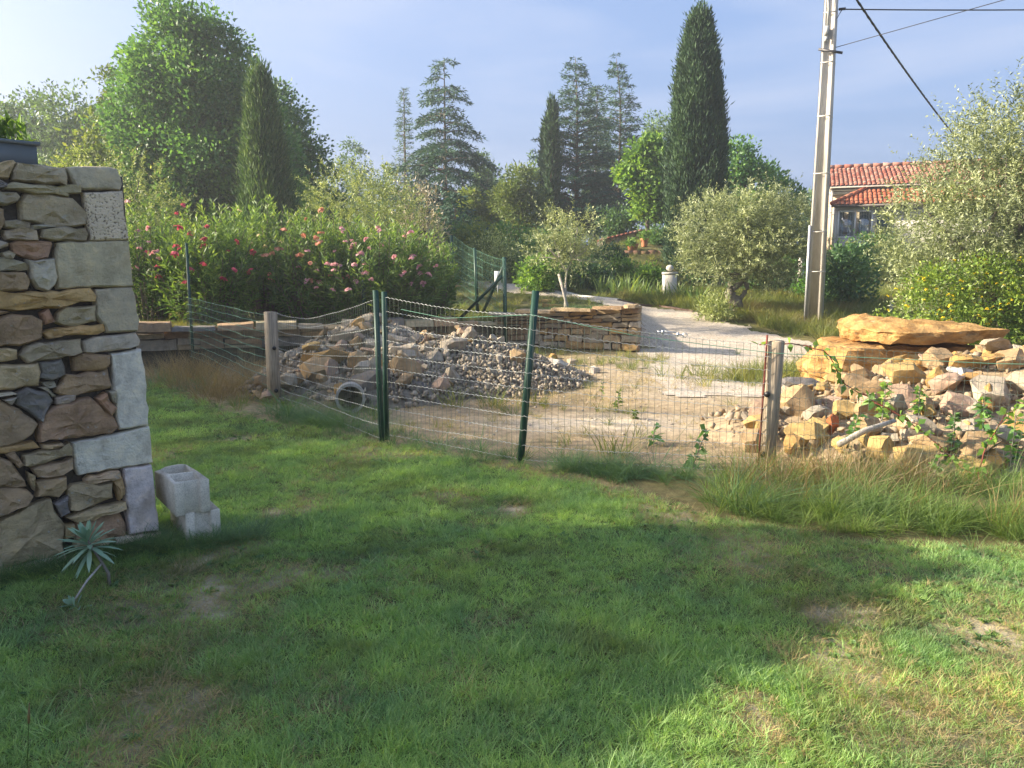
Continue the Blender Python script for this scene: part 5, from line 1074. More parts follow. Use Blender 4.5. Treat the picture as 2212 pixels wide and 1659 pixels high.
def m_glass():
    m, nt, out = newmat('window_glass'); t = nt.nodes.new('ShaderNodeBsdfTransparent'); t.inputs[0].default_value = (.8, .85, .85, 1); gl = nt.nodes.new('ShaderNodeBsdfGlossy'); gl.inputs['Roughness'].default_value = .02
    x = nt.nodes.new('ShaderNodeMixShader'); x.inputs[0].default_value = .22; nt.links.new(t.outputs[0], x.inputs[1]); nt.links.new(gl.outputs[0], x.inputs[2]); nt.links.new(x.outputs[0], out.inputs[0]); return m
M_GLASS = m_glass()
for sx in (-1, 1): part('pane', G().add(*box((cx_ + sx * W_ / 4, -.045, cz_), (W_ / 2 - .1, .008, Hh - .14))), M_GLASS, win)
def m_stripe():
    m, nt, out = newmat('striped_curtain'); t = nt.nodes.new('ShaderNodeTexCoord'); s = nt.nodes.new('ShaderNodeSeparateXYZ'); nt.links.new(t.outputs['Object'], s.inputs[0]); mu = nt.nodes.new('ShaderNodeMath'); mu.operation = 'MULTIPLY'; mu.inputs[1].default_value = 9.0; nt.links.new(s.outputs[0], mu.inputs[0]); fr = nt.nodes.new('ShaderNodeMath'); fr.operation = 'FRACT'; nt.links.new(mu.outputs[0], fr.inputs[0])
    r = ramp(nt, [(.0, (.62, .64, .66)), (.5, (.62, .64, .66)), (.52, (.18, .26, .34)), (1, (.18, .26, .34))]); r.color_ramp.interpolation = 'CONSTANT'; nt.links.new(fr.outputs[0], r.inputs[0]); bsdf(nt, out, r.outputs[0], .9, .1); return m
M_STR = m_stripe()
def curtain(x0, x1):
    n = 40; xs = np.linspace(x0, x1, n); ys = .11 + .025 * np.sin(xs * 38); V = np.r_[np.c_[xs, ys, np.full(n, wz0 + .05)], np.c_[xs, ys, np.full(n, wz1 - .05)]]; i = np.arange(n - 1); part('curtain', G().add(V, np.stack([i, i + 1, i + 1 + n, i + n], 1)), M_STR, win, True)
curtain(wx0 + W_ * .30, wx0 + W_ * .5); curtain(wx0 + W_ * .62, wx1 - .05); curtain(wx0 + .04, wx0 + W_ * .18)
M_SHUT = m_simple('dark_shutter', (.03, .075, .075), .6, .3)
for x in (hl(1902, 470)[0], hl(1918, 470)[0]):
    g = G(); zt = hl(1900, 457)[2]; zb_ = hl(1900, 520)[2]; g.add(*box((x, -.12, (zt + zb_) / 2), (.05, .03, zt - zb_)))
    for k in range(5): g.add(*box((x - .13 + k * .065, -.095, (zt + zb_) / 2), (.06, .025, zt - zb_ - .02)))
    part('shutter', g, M_SHUT, house)
part('cornice', G().add(*box((xw / 2 - .1, 1.38, ze2 - .28), (xw + .1, .2, .1))).add(*box((xw / 2 - .1, 1.33, ze2 - .14), (xw + .2, .3, .08))), M_GREYW, house)
part('gutter', G().add(*tube([(0.05, -.42, ze1 - .02), (xw, -.42, ze1 - .02)], .07, 8)), M_GUT, house)
part('gutter', G().add(*tube([(-.1, 1.02, ze2 - .03), (xw, 1.02, ze2 - .03)], .06, 8)), M_GREYW, house)
part('downpipe', G().add(*tube([(.02, 1.2, .1), (.02, 1.2, ze2 - .1)], .05, 8)), M_GREYW, house)
ov = hl(1821, 422); t_ = np.linspace(0, 2 * math.pi, 17)[:-1]
V, F = prism([(.13 * math.cos(a), .2 * math.sin(a)) for a in t_], 0, .04); V = np.c_[V[:, 0] + .62, 1.5 - V[:, 2] - .02, V[:, 1] + ov[2]]; part('oval_plaque', G().add(V, F), M_GREYW, house)
def tile_mesh(mat, l=.4, w=.19):
    n = 7; th_ = np.linspace(0, math.pi, n); V = []
    for k, (y, s) in enumerate(((0, 1.0), (l, .82))):
        for rr in (1.0, .86): V += [(math.cos(a) * w / 2 * s * rr, y, math.sin(a) * w / 2 * s * rr * .8) for a in th_]
    V = np.array(V); i = np.arange(n - 1); F = np.concatenate([np.stack([i, i + 1, i + 1 + 2 * n, i + 2 * n], 1), np.stack([i + n, i + 3 * n, i + 3 * n + 1, i + n + 1], 1), np.stack([i, i + n, i + n + 1, i + 1], 1)]); return V, F
def tiled_roof(name, x0, x1, y0, z0, y1, z1, mat, limit, hip=0.0):
    p = math.atan2(z1 - z0, y1 - y0); Ls = math.hypot(z1 - z0, y1 - y0); hp = hip
    V = np.array([(x0, y0, z0 - .1), (x1, y0, z0 - .1), (x1, y1, z1 - .1), (x0 + hp, y1, z1 - .1), (x0, y0, z0 - .03), (x1, y0, z0 - .03), (x1, y1, z1 - .03), (x0 + hp, y1, z1 - .03)])
    rf = part(name, G().add(V, np.array([[0, 3, 2, 1], [4, 5, 6, 7], [0, 1, 5, 4], [2, 3, 7, 6], [0, 4, 7, 3], [1, 2, 6, 5]])), M_GUT, house)
    tv, tf = tile_mesh(mat); me = mesh('roof_tile', tv, tf, mat, True); rest = G(); cnt = 0; pitch = .195; nr = int(Ls / .34)
    for c in range(int((x1 - x0) / pitch)):
        for r in range(nr):
            x = x0 + (c + .5) * pitch; s = r * .34 - .06
            if hp and x < x0 + hp * s / Ls: continue
            pos = (x + rng.normal(0, .006), y0 + s * math.cos(p), z0 + s * math.sin(p) + rng.normal(0, .004)); rot = Matrix.Rotation(rng.normal(0, .02), 3, 'Z') @ Matrix.Rotation(p - .03, 3, 'X')
            if cnt < limit: o = obj('roof_tile', me, rf, pos); o.rotation_euler = rot.to_euler(); cnt += 1
            else: rest.add(tv @ np.array(rot).T + np.array(pos), tf, rng.random())
    if rest.n: tag(part('roof_tiles', rest, mat, rf, True), None, None, None, 'stuff')
    return rf, p
tiled_roof('upper_roof', -.25, 10.2, 1.0, ze2, 4.4, zr2, M_TILE, 230)
g = G(); 
for k in range(24): g.add(*tube([(-.25 + k * .44, 4.4, zr2 + .06), (-.25 + k * .44 + .46, 4.4, zr2 + .05)], [.11, .095], 8), rng.random())
part('ridge_tiles', g, M_TILE, house, True)
zr1 = hl(1865, 406, 1.3)[2]
tiled_roof('veranda_roof', -.05, 10.5, -.42, ze1 + .03, 1.34, zr1, M_TILE2, 200, 1.75)
g = G()
for k in range(6): f0, f1 = k / 6, (k + 1.08) / 6; g.add(*tube([(-.05 + 1.75 * f, -.42 + 1.76 * f, ze1 + .1 + (zr1 - ze1) * f) for f in (f0, f1)], [.1, .085], 8), rng.random())
part('hip_tiles', g, M_TILE2, house, True)

# ------------------------------------------------------------------ garden pieces
M_LIME = m_simple('limestone', (.52, .49, .43), .9, .2, 0, .15, 6, .3)
gp = hit(1445, 649, Hf); kpx = np.linalg.norm(gp - [0, 0, EYE]) / FPX
pil = thing('gate_pillar', 'squat pale stone gate pillar with a ball finial beside the irises', 'pillar', tuple(gp))
w_ = 30 * kpx / 2; h_ = 58 * kpx
part('pillar_shaft', G().add(*prism([(-w_ * .86, -w_ * .86), (w_ * .86, -w_ * .86), (w_ * .86, w_ * .86), (-w_ * .86, w_ * .86)], -.3, h_ - .07)), M_LIME, pil); part('pillar_cap', G().add(*box((0, 0, h_ - .02), (w_ * 1.86, w_ * 1.86, .07))), M_LIME, pil)
bmx = bmesh.new(); bmesh.ops.create_uvsphere(bmx, u_segments=20, v_segments=12, radius=w_ * .52); mb = bpy.data.meshes.new('ball_finial'); bmx.to_mesh(mb); bmx.free(); mb.materials.append(M_LIME)
for p in mb.polygons: p.use_smooth = True
fb = obj('ball_finial', mb, pil, (0, 0, h_ + .03 + w_ * .5)); fb.scale = (1, 1, .8)
shd = hit(1350, 545, Hf); Ys = 33.0
sa = at_y(1300, 548, Ys); sb = at_y(1385, 548, Ys)
M_OLDW = M_WALL
shed = thing('stone_shed', 'low stone shed with a sloping tiled roof edge in the back garden', 'shed', (sa[0], Ys, sa[2]))
wS = sb[0] - sa[0]; zl = at_y(1305, 520, Ys)[2] - sa[2]; zr_ = at_y(1385, 500, Ys)[2] - sa[2]
V = np.array([(x, y, z) for x, zt in ((0, zl), (wS, zr_)) for y in (.1, 2.0) for z in (-.8, zt)]); part('shed_core', G().add(V, np.array([[0, 1, 3, 2], [4, 6, 7, 5], [0, 4, 5, 1], [2, 3, 7, 6], [0, 2, 6, 4], [1, 5, 7, 3]])), M_CORE, shed)
for i, P2 in enumerate(courses(0, wS, 0, 1, (.12, .2), (.2, .45), .004, rw)):
    P2 = [(x, -.6 + y * (.6 + zl + (zr_ - zl) * x / wS)) for x, y in P2]; V, F = poly_stone(P2, np.zeros(3), np.array([1., 0, 0]), np.array([0, 0, 1.]), np.array([0, -1., 0]), .12, .02, .2, .006, .012, 9000 + i); obj('stone', mesh('wall_stone', V, F, M_WALL, True), shed, None, np.array([C_TN, C_BR, C_GR][i % 3]) * rng.normal(1, .1))
for k in range(9): x = wS * k / 9; part('roof_slab', G().add(*box((x + wS / 18, .9, zl + (zr_ - zl) * (x + wS / 18) / wS + .06), (wS / 9 * .97, 2.3, .07), 0, Matrix.Rotation(-math.atan2(zr_ - zl, wS), 3, 'Y'))), M_TILE, shed)
M_TERRA = m_simple('terracotta', (.48, .2, .1), .85, .2, 0, .15, 6, .1)
def pot(px, py, hpx, label, plant=True):
    p = hit(px, py, Hf); k = np.linalg.norm(p - [0, 0, EYE]) / FPX; r = hpx * k * .5; h = hpx * k; prof = [(r * .65, 0), (r * .95, h * .82), (r * 1.08, h * .83), (r * 1.08, h), (r * .92, h), (r * .88, h * .84), (r * .86, h * .8), (0.01, h * .78)]; n = 16; t = np.arange(n) * 2 * math.pi / n; V = np.concatenate([np.c_[a * np.cos(t), a * np.sin(t), np.full(n, z)] for a, z in prof]); j = np.arange(n); k2 = (j + 1) % n; F = np.concatenate([np.stack([q * n + j, q * n + k2, (q + 1) * n + k2, (q + 1) * n + j], 1) for q in range(len(prof) - 1)])
    o = obj('terracotta_pot', mesh('terracotta_pot', V, F, M_TERRA, True), None, tuple(p)); o.data.set_sharp_from_angle(angle=.8); tag(o, label, 'plant pot')
    if plant:
        n = 220; C = np.array(p) + np.array([0, 0, h]) + rng.normal(size=(n, 3)) * np.array([r, r, r]) * .7 + np.array([0, 0, r * .8]); q = obj('potted_plant', leafmesh('potted_plant', C, rsph(n) + [0, 0, .5], .16 * (.6 + rng.random(n)), .04, LF['bright'], rng.random(n), p), None, tuple(p)); tag(q, 'green plant growing in the ' + label.split(' in ')[0].split(' on ')[0], 'plant')
pot(1392, 533, 17, 'wide terracotta pot standing on the stone shelf by the shed'); pot(1362, 545, 13, 'small terracotta pot on the grass edge of the garden steps'); pot(1371, 542, 15, 'medium terracotta pot beside the smallest pot on the steps', False)
stp = hit(1358, 552, Hf); st = thing('stone_steps', 'low rounded stone kerb under the terracotta pots', 'garden edging', (stp[0], stp[1], stp[2] - .05))
for k in range(8): V, F = box((-.9 + k * .3, .1 + .05 * math.sin(k), .1), (.28, .3, .26 + .04 * math.sin(k * 2.3)), rng.normal(0, .08)); obj('stone', mesh('stone', V, F, M_WALL), st, None, np.array(C_RD) * .55 * rng.normal(1, .15))
M_STAKE = m_wood('grey_stake', (.3, .27, .22), (.5, .46, .4))
def stake(a, b, r_, label, cat='stake', name='wooden_stake'):
    a = np.array(a); b = np.array(b); tag(obj(name, G().add(*tube(np.array([a, (a + b) / 2, b]) - a, [r_, r_ * .97, r_ * .9], 7)).mesh(name, M_STAKE, True), None, tuple(a)), label, cat)
ys_ = 17.4; sb_ = at_y(1221, 672, ys_)
stake(at_y(1228, 672, ys_ - .15), at_y(1207, 592, ys_ + .1), .035, 'leaning grey wooden stake crossing the young olive trunk')
stake(hit(1295, 622, Hf), at_y(1293, 567, hit(1295, 622, Hf)[1]), .05, 'short pale wooden post at the garden hedge', 'post', 'wooden_post')
stake(hit(1921, 690, Hf), at_y(1927, 650, hit(1921, 690, Hf)[1]), .045, 'weathered little fence post beside the yellow broom', 'post', 'wooden_post')
stake(hit(1823, 668, Hf), at_y(1824, 640, hit(1823, 668, Hf)[1]), .04, 'thin wooden post in the verge right of the utility pole', 'post', 'wooden_post')
cp_ = hit(1723, 650, Hf); 
wb = at_y(1075, 618, 23.5); M_BOARD = m_simple('white_board', (.75, .75, .74), .6, .3, 0, .04)
tag(obj('white_board', G().add(*box((0, 0, .24), (.2, .02, .42))).add(*tube([(0, .03, -.35), (0, .03, .3)], .018, 6)).mesh('white_board', M_BOARD), None, tuple(wb)), 'blank white board on a short peg behind the green braces', 'board')
# rusty channel drain and pale kerb along the drive's far edge
def strip(name, pts, w, h, mat, label, cat):
    P = np.array([hit(x, y, Hf) for x, y in pts]); t = np.linspace(0, 1, 24); k = np.linspace(0, 1, len(P)); Q = np.stack([np.interp(t, k, P[:, i]) for i in range(2)], 1); T = unit(np.gradient(Q, axis=0)); Nn = np.c_[-T[:, 1], T[:, 0]]; g = G()
    z = Hf(Q[:, 0], Q[:, 1]); A = np.c_[Q - Nn * w / 2, z - .05]; B = np.c_[Q + Nn * w / 2, z - .05]; A2 = np.c_[Q - Nn * w / 2, z + h]; B2 = np.c_[Q + Nn * w / 2, z + h]; V = np.concatenate([A, A2, B2, B]); n = 24; i = np.arange(n - 1); F = np.concatenate([np.stack([i + a * n, i + 1 + a * n, i + 1 + b * n, i + b * n], 1) for a, b in ((0, 1), (1, 2), (2, 3))]); o = V[0].copy()
    tag(obj(name, G().add(V, F).mesh(name, mat, False, o), None, tuple(o)), label, cat)
strip('channel_drain', [(1340, 651), (1420, 661), (1500, 674)], .14, .04, m_simple('rusty_grate', (.13, .085, .06), .8, .3, .2), 'narrow rusty channel drain along the far drive edge', 'drain')
strip('kerb', [(1225, 634), (1280, 643), (1338, 650)], .14, .05, M_LIME, 'pale low stone kerb leading from the drain to the olive', 'kerb')
for px, py, wd, lb in ((1170, 652, 50, 'flat orange paving slab lying on the gravel behind the wall'), (1195, 662, 46, 'pale thin paving slab beside the orange slab on gravel'), (990, 620, 40, 'orange flat stone on the bank under the garden fence')):
    p = hit(px, py, Hf); k = np.linalg.norm(p - [0, 0, EYE]) / FPX; V, F = poly_stone([(-.5, -.2), (0, -.24), (.5, -.2), (.48, .2), (0, .23), (-.5, .18)], np.zeros(3), np.array([wd * k, 0, 0]), np.array([0, wd * k, 0]), np.array([0, 0, 1.]), .05, .05, .1, .01, .01, int(px)); tag(obj('paving_slab', mesh('paving_slab', V, F, M_WALL, True), None, tuple(p), np.array(R_OR if 'orange' in lb else R_WH)), lb, 'slab')
# chain link fence at the hedge, with concrete post
clp = hit(1640, 648, Hf); clq = hit(1722, 648, Hf); clh = 1.0
cf = thing('chain_link_fence', 'sagging chain link fence with a concrete end post before the hedge', 'fence', tuple(clp)); Lc = np.linalg.norm((clq - clp)[:2]); uu = (clq - clp) / Lc; g = G()
for k in range(int(Lc / .09) + 12):
    for sg in (-1, 1):
        s0_ = k * .09 - (0 if sg > 0 else 0) - .5; a_ = np.array([s0_, 0]); b_ = np.array([s0_ + sg * clh, clh]); pts_ = []
        for f in np.linspace(0, 1, 6):
            s = a_[0] + (b_[0] - a_[0]) * f
            if 0 <= s <= Lc: pts_.append(uu * s + np.array([0, 0, f * clh + .03]))
        if len(pts_) > 1: g.add(*tube(pts_, .004, 3, False))
part('chain_link', g, M_WIREV, cf); part('concrete_post', G().add(*box(tuple((clq - clp) + np.array([.06, 0, .5])), (.13, .13, 1.4))), M_CONC, cf)

# ------------------------------------------------------------------ trees
def TB(px, Y): p = at_y(px, 600, Y); return np.array([p[0], Y, Hd(p[0], Y) - .05])
def top(px, py, Y): return at_y(px, py, Y)[2]
b = TB(440, 27); h = top(440, 8, 27) - b[2]
broadleaf('oak_tree', 'huge dense green oak with a domed crown left of centre', b, [(-0.385, 0, h * .89, 1.017, .9, h * .1), (0.495, 0, h * .86, 1.13, .9, h * .11), (0.0, 0, h * .76, 1.977, 1.6, h * .16), (0.495, .2, h * .66, 1.977, 1.8, h * .17), (-0.77, 0, h * .6, 1.921, 1.7, h * .17), (-0.11, 0, h * .52, 2.712, 2.2, h * .2), (0.55, 0, h * .45, 2.938, 2.3, h * .2), (-1.21, .1, h * .34, 2.825, 2.2, h * .16), (0.99, 0, h * .27, 2.938, 2.2, h * .17), (-1.54, 0, h * .18, 2.26, 1.8, h * .14)], 900, 100, .6, (.145, .095), LF['oak'], .28, None, 'tree', None, .68)
b = TB(628, 31); h = top(605, 165, 31) - b[2]
broadleaf('oak_tree', 'dark shaded oak sloping down to the right behind the light conifer', b, [(-.4, 0, h * .8, 1.1, 1.2, h * .17), (-.1, 0, h * .6, 1.6, 1.5, h * .2), (.4, 0, h * .42, 1.8, 1.5, h * .2), (.9, 0, h * .27, 1.5, 1.5, h * .16), (0, 0, h * .2, 1.9, 1.5, h * .16)], 340, 75, .55, (.14, .09), LF['dark'], .2)
b = TB(586, 22.5); h = top(570, 153, 22.5) - b[2]
cypress('conifer_tree', 'light green pointed conifer in front of the big oak', b, h, lambda t: .98 * (1 - t) ** .78 * (.72 + .28 * math.sin(min(1, t * 5) * 1.57)) + .03, 2000, 20, (.2, .034, 1.0), LF['cypy'], lean=(-.012, 0), furrow=4)
for px, tp, hw, Y, lab in ((35, 195, 1.9, 40, 'hazy round tree at the far left edge behind the planter'), (105, 182, 1.6, 41, 'hazy tree between the far left one and the taller hazy tree'), (172, 163, 1.7, 38, 'tallest hazy blue-green tree left of the big oak'), (232, 215, 1.3, 42, 'small hazy tree just left of the slender sapling')):
    b = TB(px, Y); h = top(px, tp, Y) - b[2]; broadleaf('broadleaf_tree', lab, b, [(0, 0, h * .82, hw * .6, hw * .6, h * .16), (-hw * .4, 0, h * .62, hw * .8, hw * .7, h * .2), (hw * .4, 0, h * .6, hw * .8, hw * .7, h * .22), (0, 0, h * .4, hw, hw * .8, h * .22), (0, 0, h * .2, hw, hw * .8, h * .15)], 170, 48, .62, (.2, .11), LF['far'], .16, 'hazy trees at the far left')
b = TB(275, 28); h = top(268, 138, 28) - b[2]
broadleaf('sapling_tree', 'slender sparse young tree with open top beside the big oak', b, [(-.2, 0, h * .9, .25, .25, h * .1), (.15, 0, h * .78, .5, .4, h * .12), (-.1, 0, h * .62, .6, .5, h * .14), (0, 0, h * .42, .8, .6, h * .16)], 75, 34, .38, (.16, .08), LF['pine'], .06)
b = TB(212, 23); h = top(214, 245, 23) - b[2]
broadleaf('young_tree', 'yellow green young tree left of the oak, above the wall', b, [(0, 0, h * .85, .35, .35, h * .14), (-.1, 0, h * .66, .7, .6, h * .16), (.1, 0, h * .46, .9, .7, h * .18)], 95, 36, .4, (.15, .08), LF['yellow'], .06)
b = TB(268, 19); h = top(268, 322, 19) - b[2]
olive('olive_tree', 'pale olive tree directly behind the stone wall and oleanders', b, [(-.9, 0, h * .72, .9, .7, h * .25), (.3, 0, h * .7, 1.0, .8, h * .26), (.9, 0, h * .5, .9, .8, h * .3), (-.4, 0, h * .45, 1.2, .8, h * .3)], 760, LF['olivey'], [([(0, 0, -.1), (.05, 0, .7), (0, 0, 1.3)], .11, .06)])
b = TB(300, 30.0)
broadleaf('shrub', 'yellowish shrub row peeking between the oak trunk and the olive', b, [(-1.2, 0, .8, 1.6, .8, 1.2), (1.2, 0, .9, 1.6, .8, 1.3)], 80, 34, .5, (.17, .09), LF['yellow'], .05, None, 'shrub', wood=False)
b = TB(800, 19); h = top(775, 352, 19) - b[2]
olive('olive_tree', 'wide bushy olive behind the pink oleander, left of the cedar', b, [(-.6, 0, h * .78, .85, .8, h * .2), (.35, 0, h * .72, .95, .9, h * .22), (-.8, 0, h * .5, 1.0, .9, h * .26), (.7, 0, h * .48, 1.05, .9, h * .28), (0, 0, h * .35, 1.4, .9, h * .25)], 1250, LF['olivey'], [([(0, 0, -.1), (-.08, 0, .6), (.05, 0, 1.2)], .15, .09)])
b = TB(905, 21); h = top(905, 372, 21) - b[2]
broadleaf('bare_shrub', 'greyish brown twiggy shrub between the wide olive and the cedar', b, [(0, 0, h * .75, .55, .5, h * .22), (.1, 0, h * .5, .7, .6, h * .25)], 70, 26, .32, (.12, .03), LF['dead'], .05, None, 'shrub', limbs=30)
b = TB(965, 42); h = top(952, 124, 42) - b[2]
cedar('cedar_tree', 'tall dark blue-green cedar with drooping tiers of branches', b, h, 4.5, 14, 7, LF['cedar'], .5, .4, 1.5, None, .08, leaf=(.24, .06))
b = TB(985, 33.0); h = top(1000, 415, 33) - b[2]
cedar('cedar_tree', 'low spreading dark cedar boughs under the tall cedar', b, h, 2.3, 9, 7, LF['cedar'], .5, .2, 1.0, None, .25, leaf=(.26, .07))
b = TB(880, 50); h = top(871, 190, 50) - b[2]
cedar('larch_tree', 'thin sparse conifer left of the tall cedar, branches bare', b, h, 1.35, 40, 5, LF['cedarp'], .05, .25, .5, None, .25, .5, 0, (.24, .05))
b = TB(916, 50); h = top(902, 325, 50) - b[2]
cedar('larch_tree', 'short sparse conifer tucked beside the thin sparse one', b, h, .9, 22, 5, LF['cedarp'], .05, .25, .5, None, .25, .5, 0, (.24, .05))
b = TB(1243, 42); h = top(1236, 123, 42) - b[2]
cedar('cedar_tree', 'pointed cedar with open upward branches, left of the pair', b, h, 3.3, 22, 9, LF['cedar'], .12, .46, 1.6, 'open cedars in the middle distance', .07, .2, -.5, (.2, .045))
b = TB(1334, 44); h = top(1318, 126, 44) - b[2]
cedar('cedar_tree', 'pointed cedar with a bent tip, right of the pair', b, h, 2.6, 24, 8, LF['cedar'], .1, .4, 1.6, 'open cedars in the middle distance', .1, .25, -1.0, (.2, .045))
b = TB(1284, 47); h = top(1276, 185, 47) - b[2]
cedar('cedar_tree', 'shorter cedar standing between the two pointed cedars', b, h, 2.2, 30, 7, LF['cedarp'], .1, .4, .9, 'open cedars in the middle distance', .1, .2, 0, (.26, .06))
for px, tp, Y, w_, lab in ((1188, 207, 40, .42, 'thin tall cypress left of the pointed cedars'), (1177, 256, 41, .36, 'shorter thin cypress leaning on the tall thin one')):
    b = TB(px + 2, Y); h = top(px, tp, Y) - b[2]; cypress('cypress_tree', lab, b, h, lambda t, w_=w_: w_ * (1 - t) ** .55 * (.75 + .25 * math.sin(min(1, t * 4) * 1.57)) + .02, 620, 8, (.3, .07, .7), LF['cyp'], furrow=3)
b = TB(1494, 28); h = top(1486, 17, 28) - b[2]
cypress('cypress_tree', 'very tall thick dark cypress right of the middle', b, h, lambda t: 1.1 * (1 - t) ** .45 * (.62 + .38 * math.sin(min(1, t * 1.9) * 1.57)) * (1 - .12 * (t > .9)) + .03, 3600, 20, (.2, .04, 1.0), LF['cyp'], lean=(.0, 0), furrow=5, trunk=.22)
b = TB(1512, 28.3); h = top(1515, 140, 28.3) - b[2]
cypress('cypress_tree', 'second stem of the thick cypress, a little lower on its right', b, h, lambda t: .85 * (1 - t) ** .55 * (.55 + .45 * math.sin(min(1, t * 1.8) * 1.57)) + .03, 1700, 18, (.2, .04, 1.0), LF['cyp'], lean=(.012, 0), furrow=4, trunk=.15)
b = TB(1396, 34.5); h = top(1390, 298, 34.5) - b[2]
broadleaf('lime_tree', 'bright leafy tree tucked against the left of the thick cypress', b, [(-.1, 0, h * .84, .65, .6, h * .14), (-.4, 0, h * .64, .95, .7, h * .18), (.2, 0, h * .46, 1.0, .8, h * .18), (.3, 0, h * .3, .8, .7, h * .12)], 210, 36, .42, (.2, .14), LF['bright'], .1)
b = TB(1412, 52); h = top(1412, 240, 52) - b[2]
broadleaf('pale_tree', 'pale distant tree top left of the thick cypress', b, [(0, 0, h * .88, .8, .7, h * .1), (-.2, 0, h * .7, 1.0, .9, h * .14), (0, 0, h * .4, 1, 1, h * .2)], 80, 40, .5, (.2, .09), LF['far'], .1)
for px, tp, Y, lab in ((1600, 302, 34, 'round green tree right of the thick cypress'), (1648, 352, 36, 'smaller green tree at the right of the round green one')):
    b = TB(px, Y); h = top(px - 10, tp, Y) - b[2]; broadleaf('broadleaf_tree', lab, b, [(-.3, 0, h * .8, .9, .8, h * .18), (.5, 0, h * .6, 1.0, .9, h * .2), (0, 0, h * .36, 1.4, 1.1, h * .24)], 150, 44, .5, (.17, .1), LF['oak'], .12)
b = TB(1590, 19.5); h = top(1600, 404, 19.5) - b[2]
olive('olive_tree', 'round silvery olive with a gnarled twisted trunk by the utility pole', b, [(-.75, 0, h * .68, .75, .8, h * .24), (.2, 0, h * .76, .85, .9, h * .2), (1.0, 0, h * .72, .85, .8, h * .2), (-.4, 0, h * .45, 1.0, .9, h * .2), (.9, 0, h * .48, 1.05, .9, h * .22), (.3, -.2, h * .52, 1.3, .9, h * .2)], 2600, LF['olive'], [([(-.15, 0, -.1), (.05, -.05, .3), (-.18, 0, .62), (-.05, .05, .95), (.3, 0, 1.25)], .16, .08), ([(-.18, 0, .6), (.1, 0, .85), (.45, .1, 1.2)], .09, .05), ([(.1, 0, .4), (.3, 0, .7), (.2, 0, 1.1)], .07, .04)], leaf=(.1, .024))
b = np.array([8.35, 13.2, Hd(8.35, 13.2)]); h = at_y(2120, 195, 13.2)[2] - b[2]
olive('olive_tree', 'large silvery olive filling the right edge above the yellow broom', b, [(-.1, 0, h * .82, 1.0, 1.0, h * .16), (-.7, 0, h * .66, .9, .9, h * .18), (.7, 0, h * .78, 1.2, 1.1, h * .2), (-1.2, 0, h * .5, .85, .9, h * .16), (-.2, -.3, h * .5, 1.3, 1.1, h * .22), (.9, 0, h * .5, 1.2, 1.1, h * .25), (-.5, -.2, h * .3, 1.3, 1.1, h * .16), (.7, 0, h * .3, 1.3, 1.1, h * .18)], 4600, LF['olive'], [([(0, 0, -.1), (.1, 0, .6), (-.1, 0, 1.2), (.1, 0, 1.9)], .2, .1), ([(-.1, 0, 1.0), (-.5, 0, 1.7)], .1, .06)], leaf=(.085, .02), sl=(.25, .6), per=17)
b = np.array([sb_[0], ys_, Hd(sb_[0], ys_)]); h = at_y(1225, 448, ys_)[2] - b[2]
olive('olive_tree', 'young staked olive with a thin pale trunk behind the low wall', b, [(-.2, 0, h * .8, .45, .45, h * .17), (.3, 0, h * .74, .5, .45, h * .18), (-.3, 0, h * .6, .55, .5, h * .18), (.3, 0, h * .57, .6, .5, h * .2)], 360, LF['olive'], [([(0, 0, -.1), (.0, 0, .5), (.03, 0, 1.0)], .036, .02), ([(.02, 0, .9), (.15, 0, 1.2)], .016, .01), ([(.02, 0, .9), (-.15, 0, 1.2)], .016, .01)], leaf=(.085, .02), sl=(.25, .5), per=15, bark=M_STAKE, limbs=14, inner=.2)
for px, tp, Y, hw, mat, lab, K in ((1128, 358, 37, 1.25, 'pine', 'rounded olive-brown pine between cedar and thin cypresses', 150), (1022, 405, 39, .75, 'yellow', 'yellow green bush right of the tall cedar', 70), (1048, 322, 50, .9, 'far', 'dark pointed distant tree right of the cedar', 90), (1062, 345, 52, 1.0, 'dark', 'dark distant tree beside the pointed distant one', 80), (775, 300, 55, 1.9, 'far', 'pale hazy tree top above the wide olive', 110), (838, 345, 48, 1.1, 'yellow', 'yellowish bush top between hazy tree and thin conifer', 60), (1100, 400, 40, 1.0, 'yellow', 'yellow green round bush before the brown pine', 70), (1160, 330, 52, .8, 'far', 'pale tree behind the thin cypresses', 60)):
    b = TB(px, Y); h = top(px, tp, Y) - b[2]; broadleaf('background_tree' if hw > .8 else 'background_bush', lab, b, [(0, 0, h * .84, hw * .5, hw * .5, h * .14), (-hw * .3, 0, h * .62, hw * .75, hw * .6, h * .2), (hw * .3, 0, h * .5, hw * .85, hw * .7, h * .22), (0, 0, h * .25, hw, hw * .8, h * .2)], K, 46, .48, (.19, .07 if mat == 'pine' else .1), LF[mat], .1)
